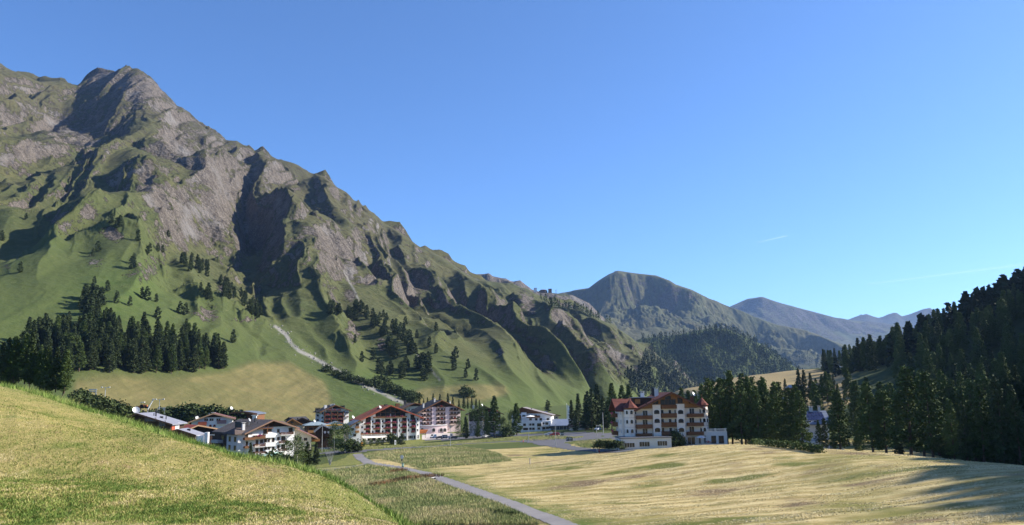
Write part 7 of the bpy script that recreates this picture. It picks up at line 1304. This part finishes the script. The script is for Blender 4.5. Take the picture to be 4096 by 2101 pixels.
# rusty dock plants near the bench, dark weeds at the path's end
def docks(name, line, n, spread, seed, stops):
    rg = np.random.default_rng(seed); w = np.array(W(line)); q = rg.uniform(0, len(w) - 1.001, n); i = q.astype(int); f = (q - i)[:, None]; p = w[i] * (1 - f) + w[i + 1] * f + rg.normal(0, spread, (n, 2)); z = np.array([GR.z(*a) for a in p])
    blades(name, p[:, 0], p[:, 1], z, .45 + .5 * rg.random(n), .05 + .06 * rg.random(n), .25, np.clip(rg.normal(.5, .3, n), 0, 1), m_blades(name + "_leaves", stops), seed)
RUST = [(0, (.06, .08, .025)), (.4, (.13, .065, .028)), (.75, (.24, .095, .04)), (1, (.36, .29, .15))]
docks("dock_plants", [(1500,1942),(1560,1932),(1620,1918),(1690,1910),(1722,1908)], 1500, 1.3, 5, RUST); docks("dock_plants", [(1562,1893),(1590,1887),(1612,1882)], 420, .8, 6, RUST); docks("dock_plants", [(1960,2052),(2010,2058),(2060,2066)], 420, .5, 7, [(0, (.03, .05, .015)), (1, (.08, .10, .03))])
# small stones strewn along the stream bed
rg = np.random.default_rng(15); V = []; Fc = []
for (u, v) in [(276,327),(285,334),(291,343),(299,351),(312,357),(325,364),(340,372),(352,379),(368,387),(382,393),(396,399)]:
    for k_ in range(9):
        p = MT.hit(u + rg.normal(0, 4), v + rg.normal(0, 2.2))
        if p is None: continue
        s_ = rg.uniform(.4, 1.1); o8 = np.array([(sx, sy, sz) for sz in (-1, 1) for sy in (-1, 1) for sx in (-1, 1)]) * s_ * rg.uniform(.4, 1.0, (8, 3)); b_ = len(V); V += [tuple(np.array(p) + o) for o in o8]; Fc += [tuple(b_ + i for i in f) for f in ((0, 1, 3, 2), (4, 6, 7, 5), (0, 4, 5, 1), (2, 3, 7, 6), (0, 2, 6, 4), (1, 5, 7, 3))]
tag(mesh_np("boulders", np.array(V), np.array(Fc), plain("limestone", (.22, .215, .20), .95, .1, .2, .5), smooth=False), kind='stuff')
# ================================================================ AIR
hz = bpy.data.materials.new("haze"); hz.use_nodes = True; t_ = hz.node_tree; t_.nodes.remove(t_.nodes["Principled BSDF"]); v_ = t_.nodes.new("ShaderNodeVolumePrincipled"); v_.inputs["Color"].default_value = (.36, .58, 1.0, 1); v_.inputs["Density"].default_value = HAZE_D; v_.inputs["Anisotropy"].default_value = .25
t_.links.new(v_.outputs[0], t_.nodes["Material Output"].inputs["Volume"])
m = MB(); m.box(-20000, 20000, -2500, 20000, -260, 960); h_ = m.build("haze", hz); tag(h_, kind='stuff')
# thin vapour trails high above the right hand mountains: scattering ice, lit right through
def trail(u0, v0, u1, v1, Y, r, a):
    p, q = P(u0, v0, Y), P(u1, v1, Y * .93); m = MB(); m.tube((0, 0, 0), q - p, r * .5, r, n=8); mt = bpy.data.materials.new("vapour"); mt.use_nodes = True; t = mt.node_tree; t.nodes.remove(t.nodes["Principled BSDF"])
    tr, tl, mx = t.nodes.new("ShaderNodeBsdfTransparent"), t.nodes.new("ShaderNodeBsdfTranslucent"), t.nodes.new("ShaderNodeMixShader"); tl.inputs[0].default_value = (1, 1, 1, 1); mx.inputs[0].default_value = a
    t.links.new(tr.outputs[0], mx.inputs[1]); t.links.new(tl.outputs[0], mx.inputs[2]); t.links.new(mx.outputs[0], t.nodes["Material Output"].inputs[0]); o = m.build("contrail", mt, smooth=True); o.location = p; tag(o, kind='stuff')
trail(757, 242.5, 787, 235.8, 16000, 9, .045); trail(868, 284, 1045, 262, 16000, 30, .028)
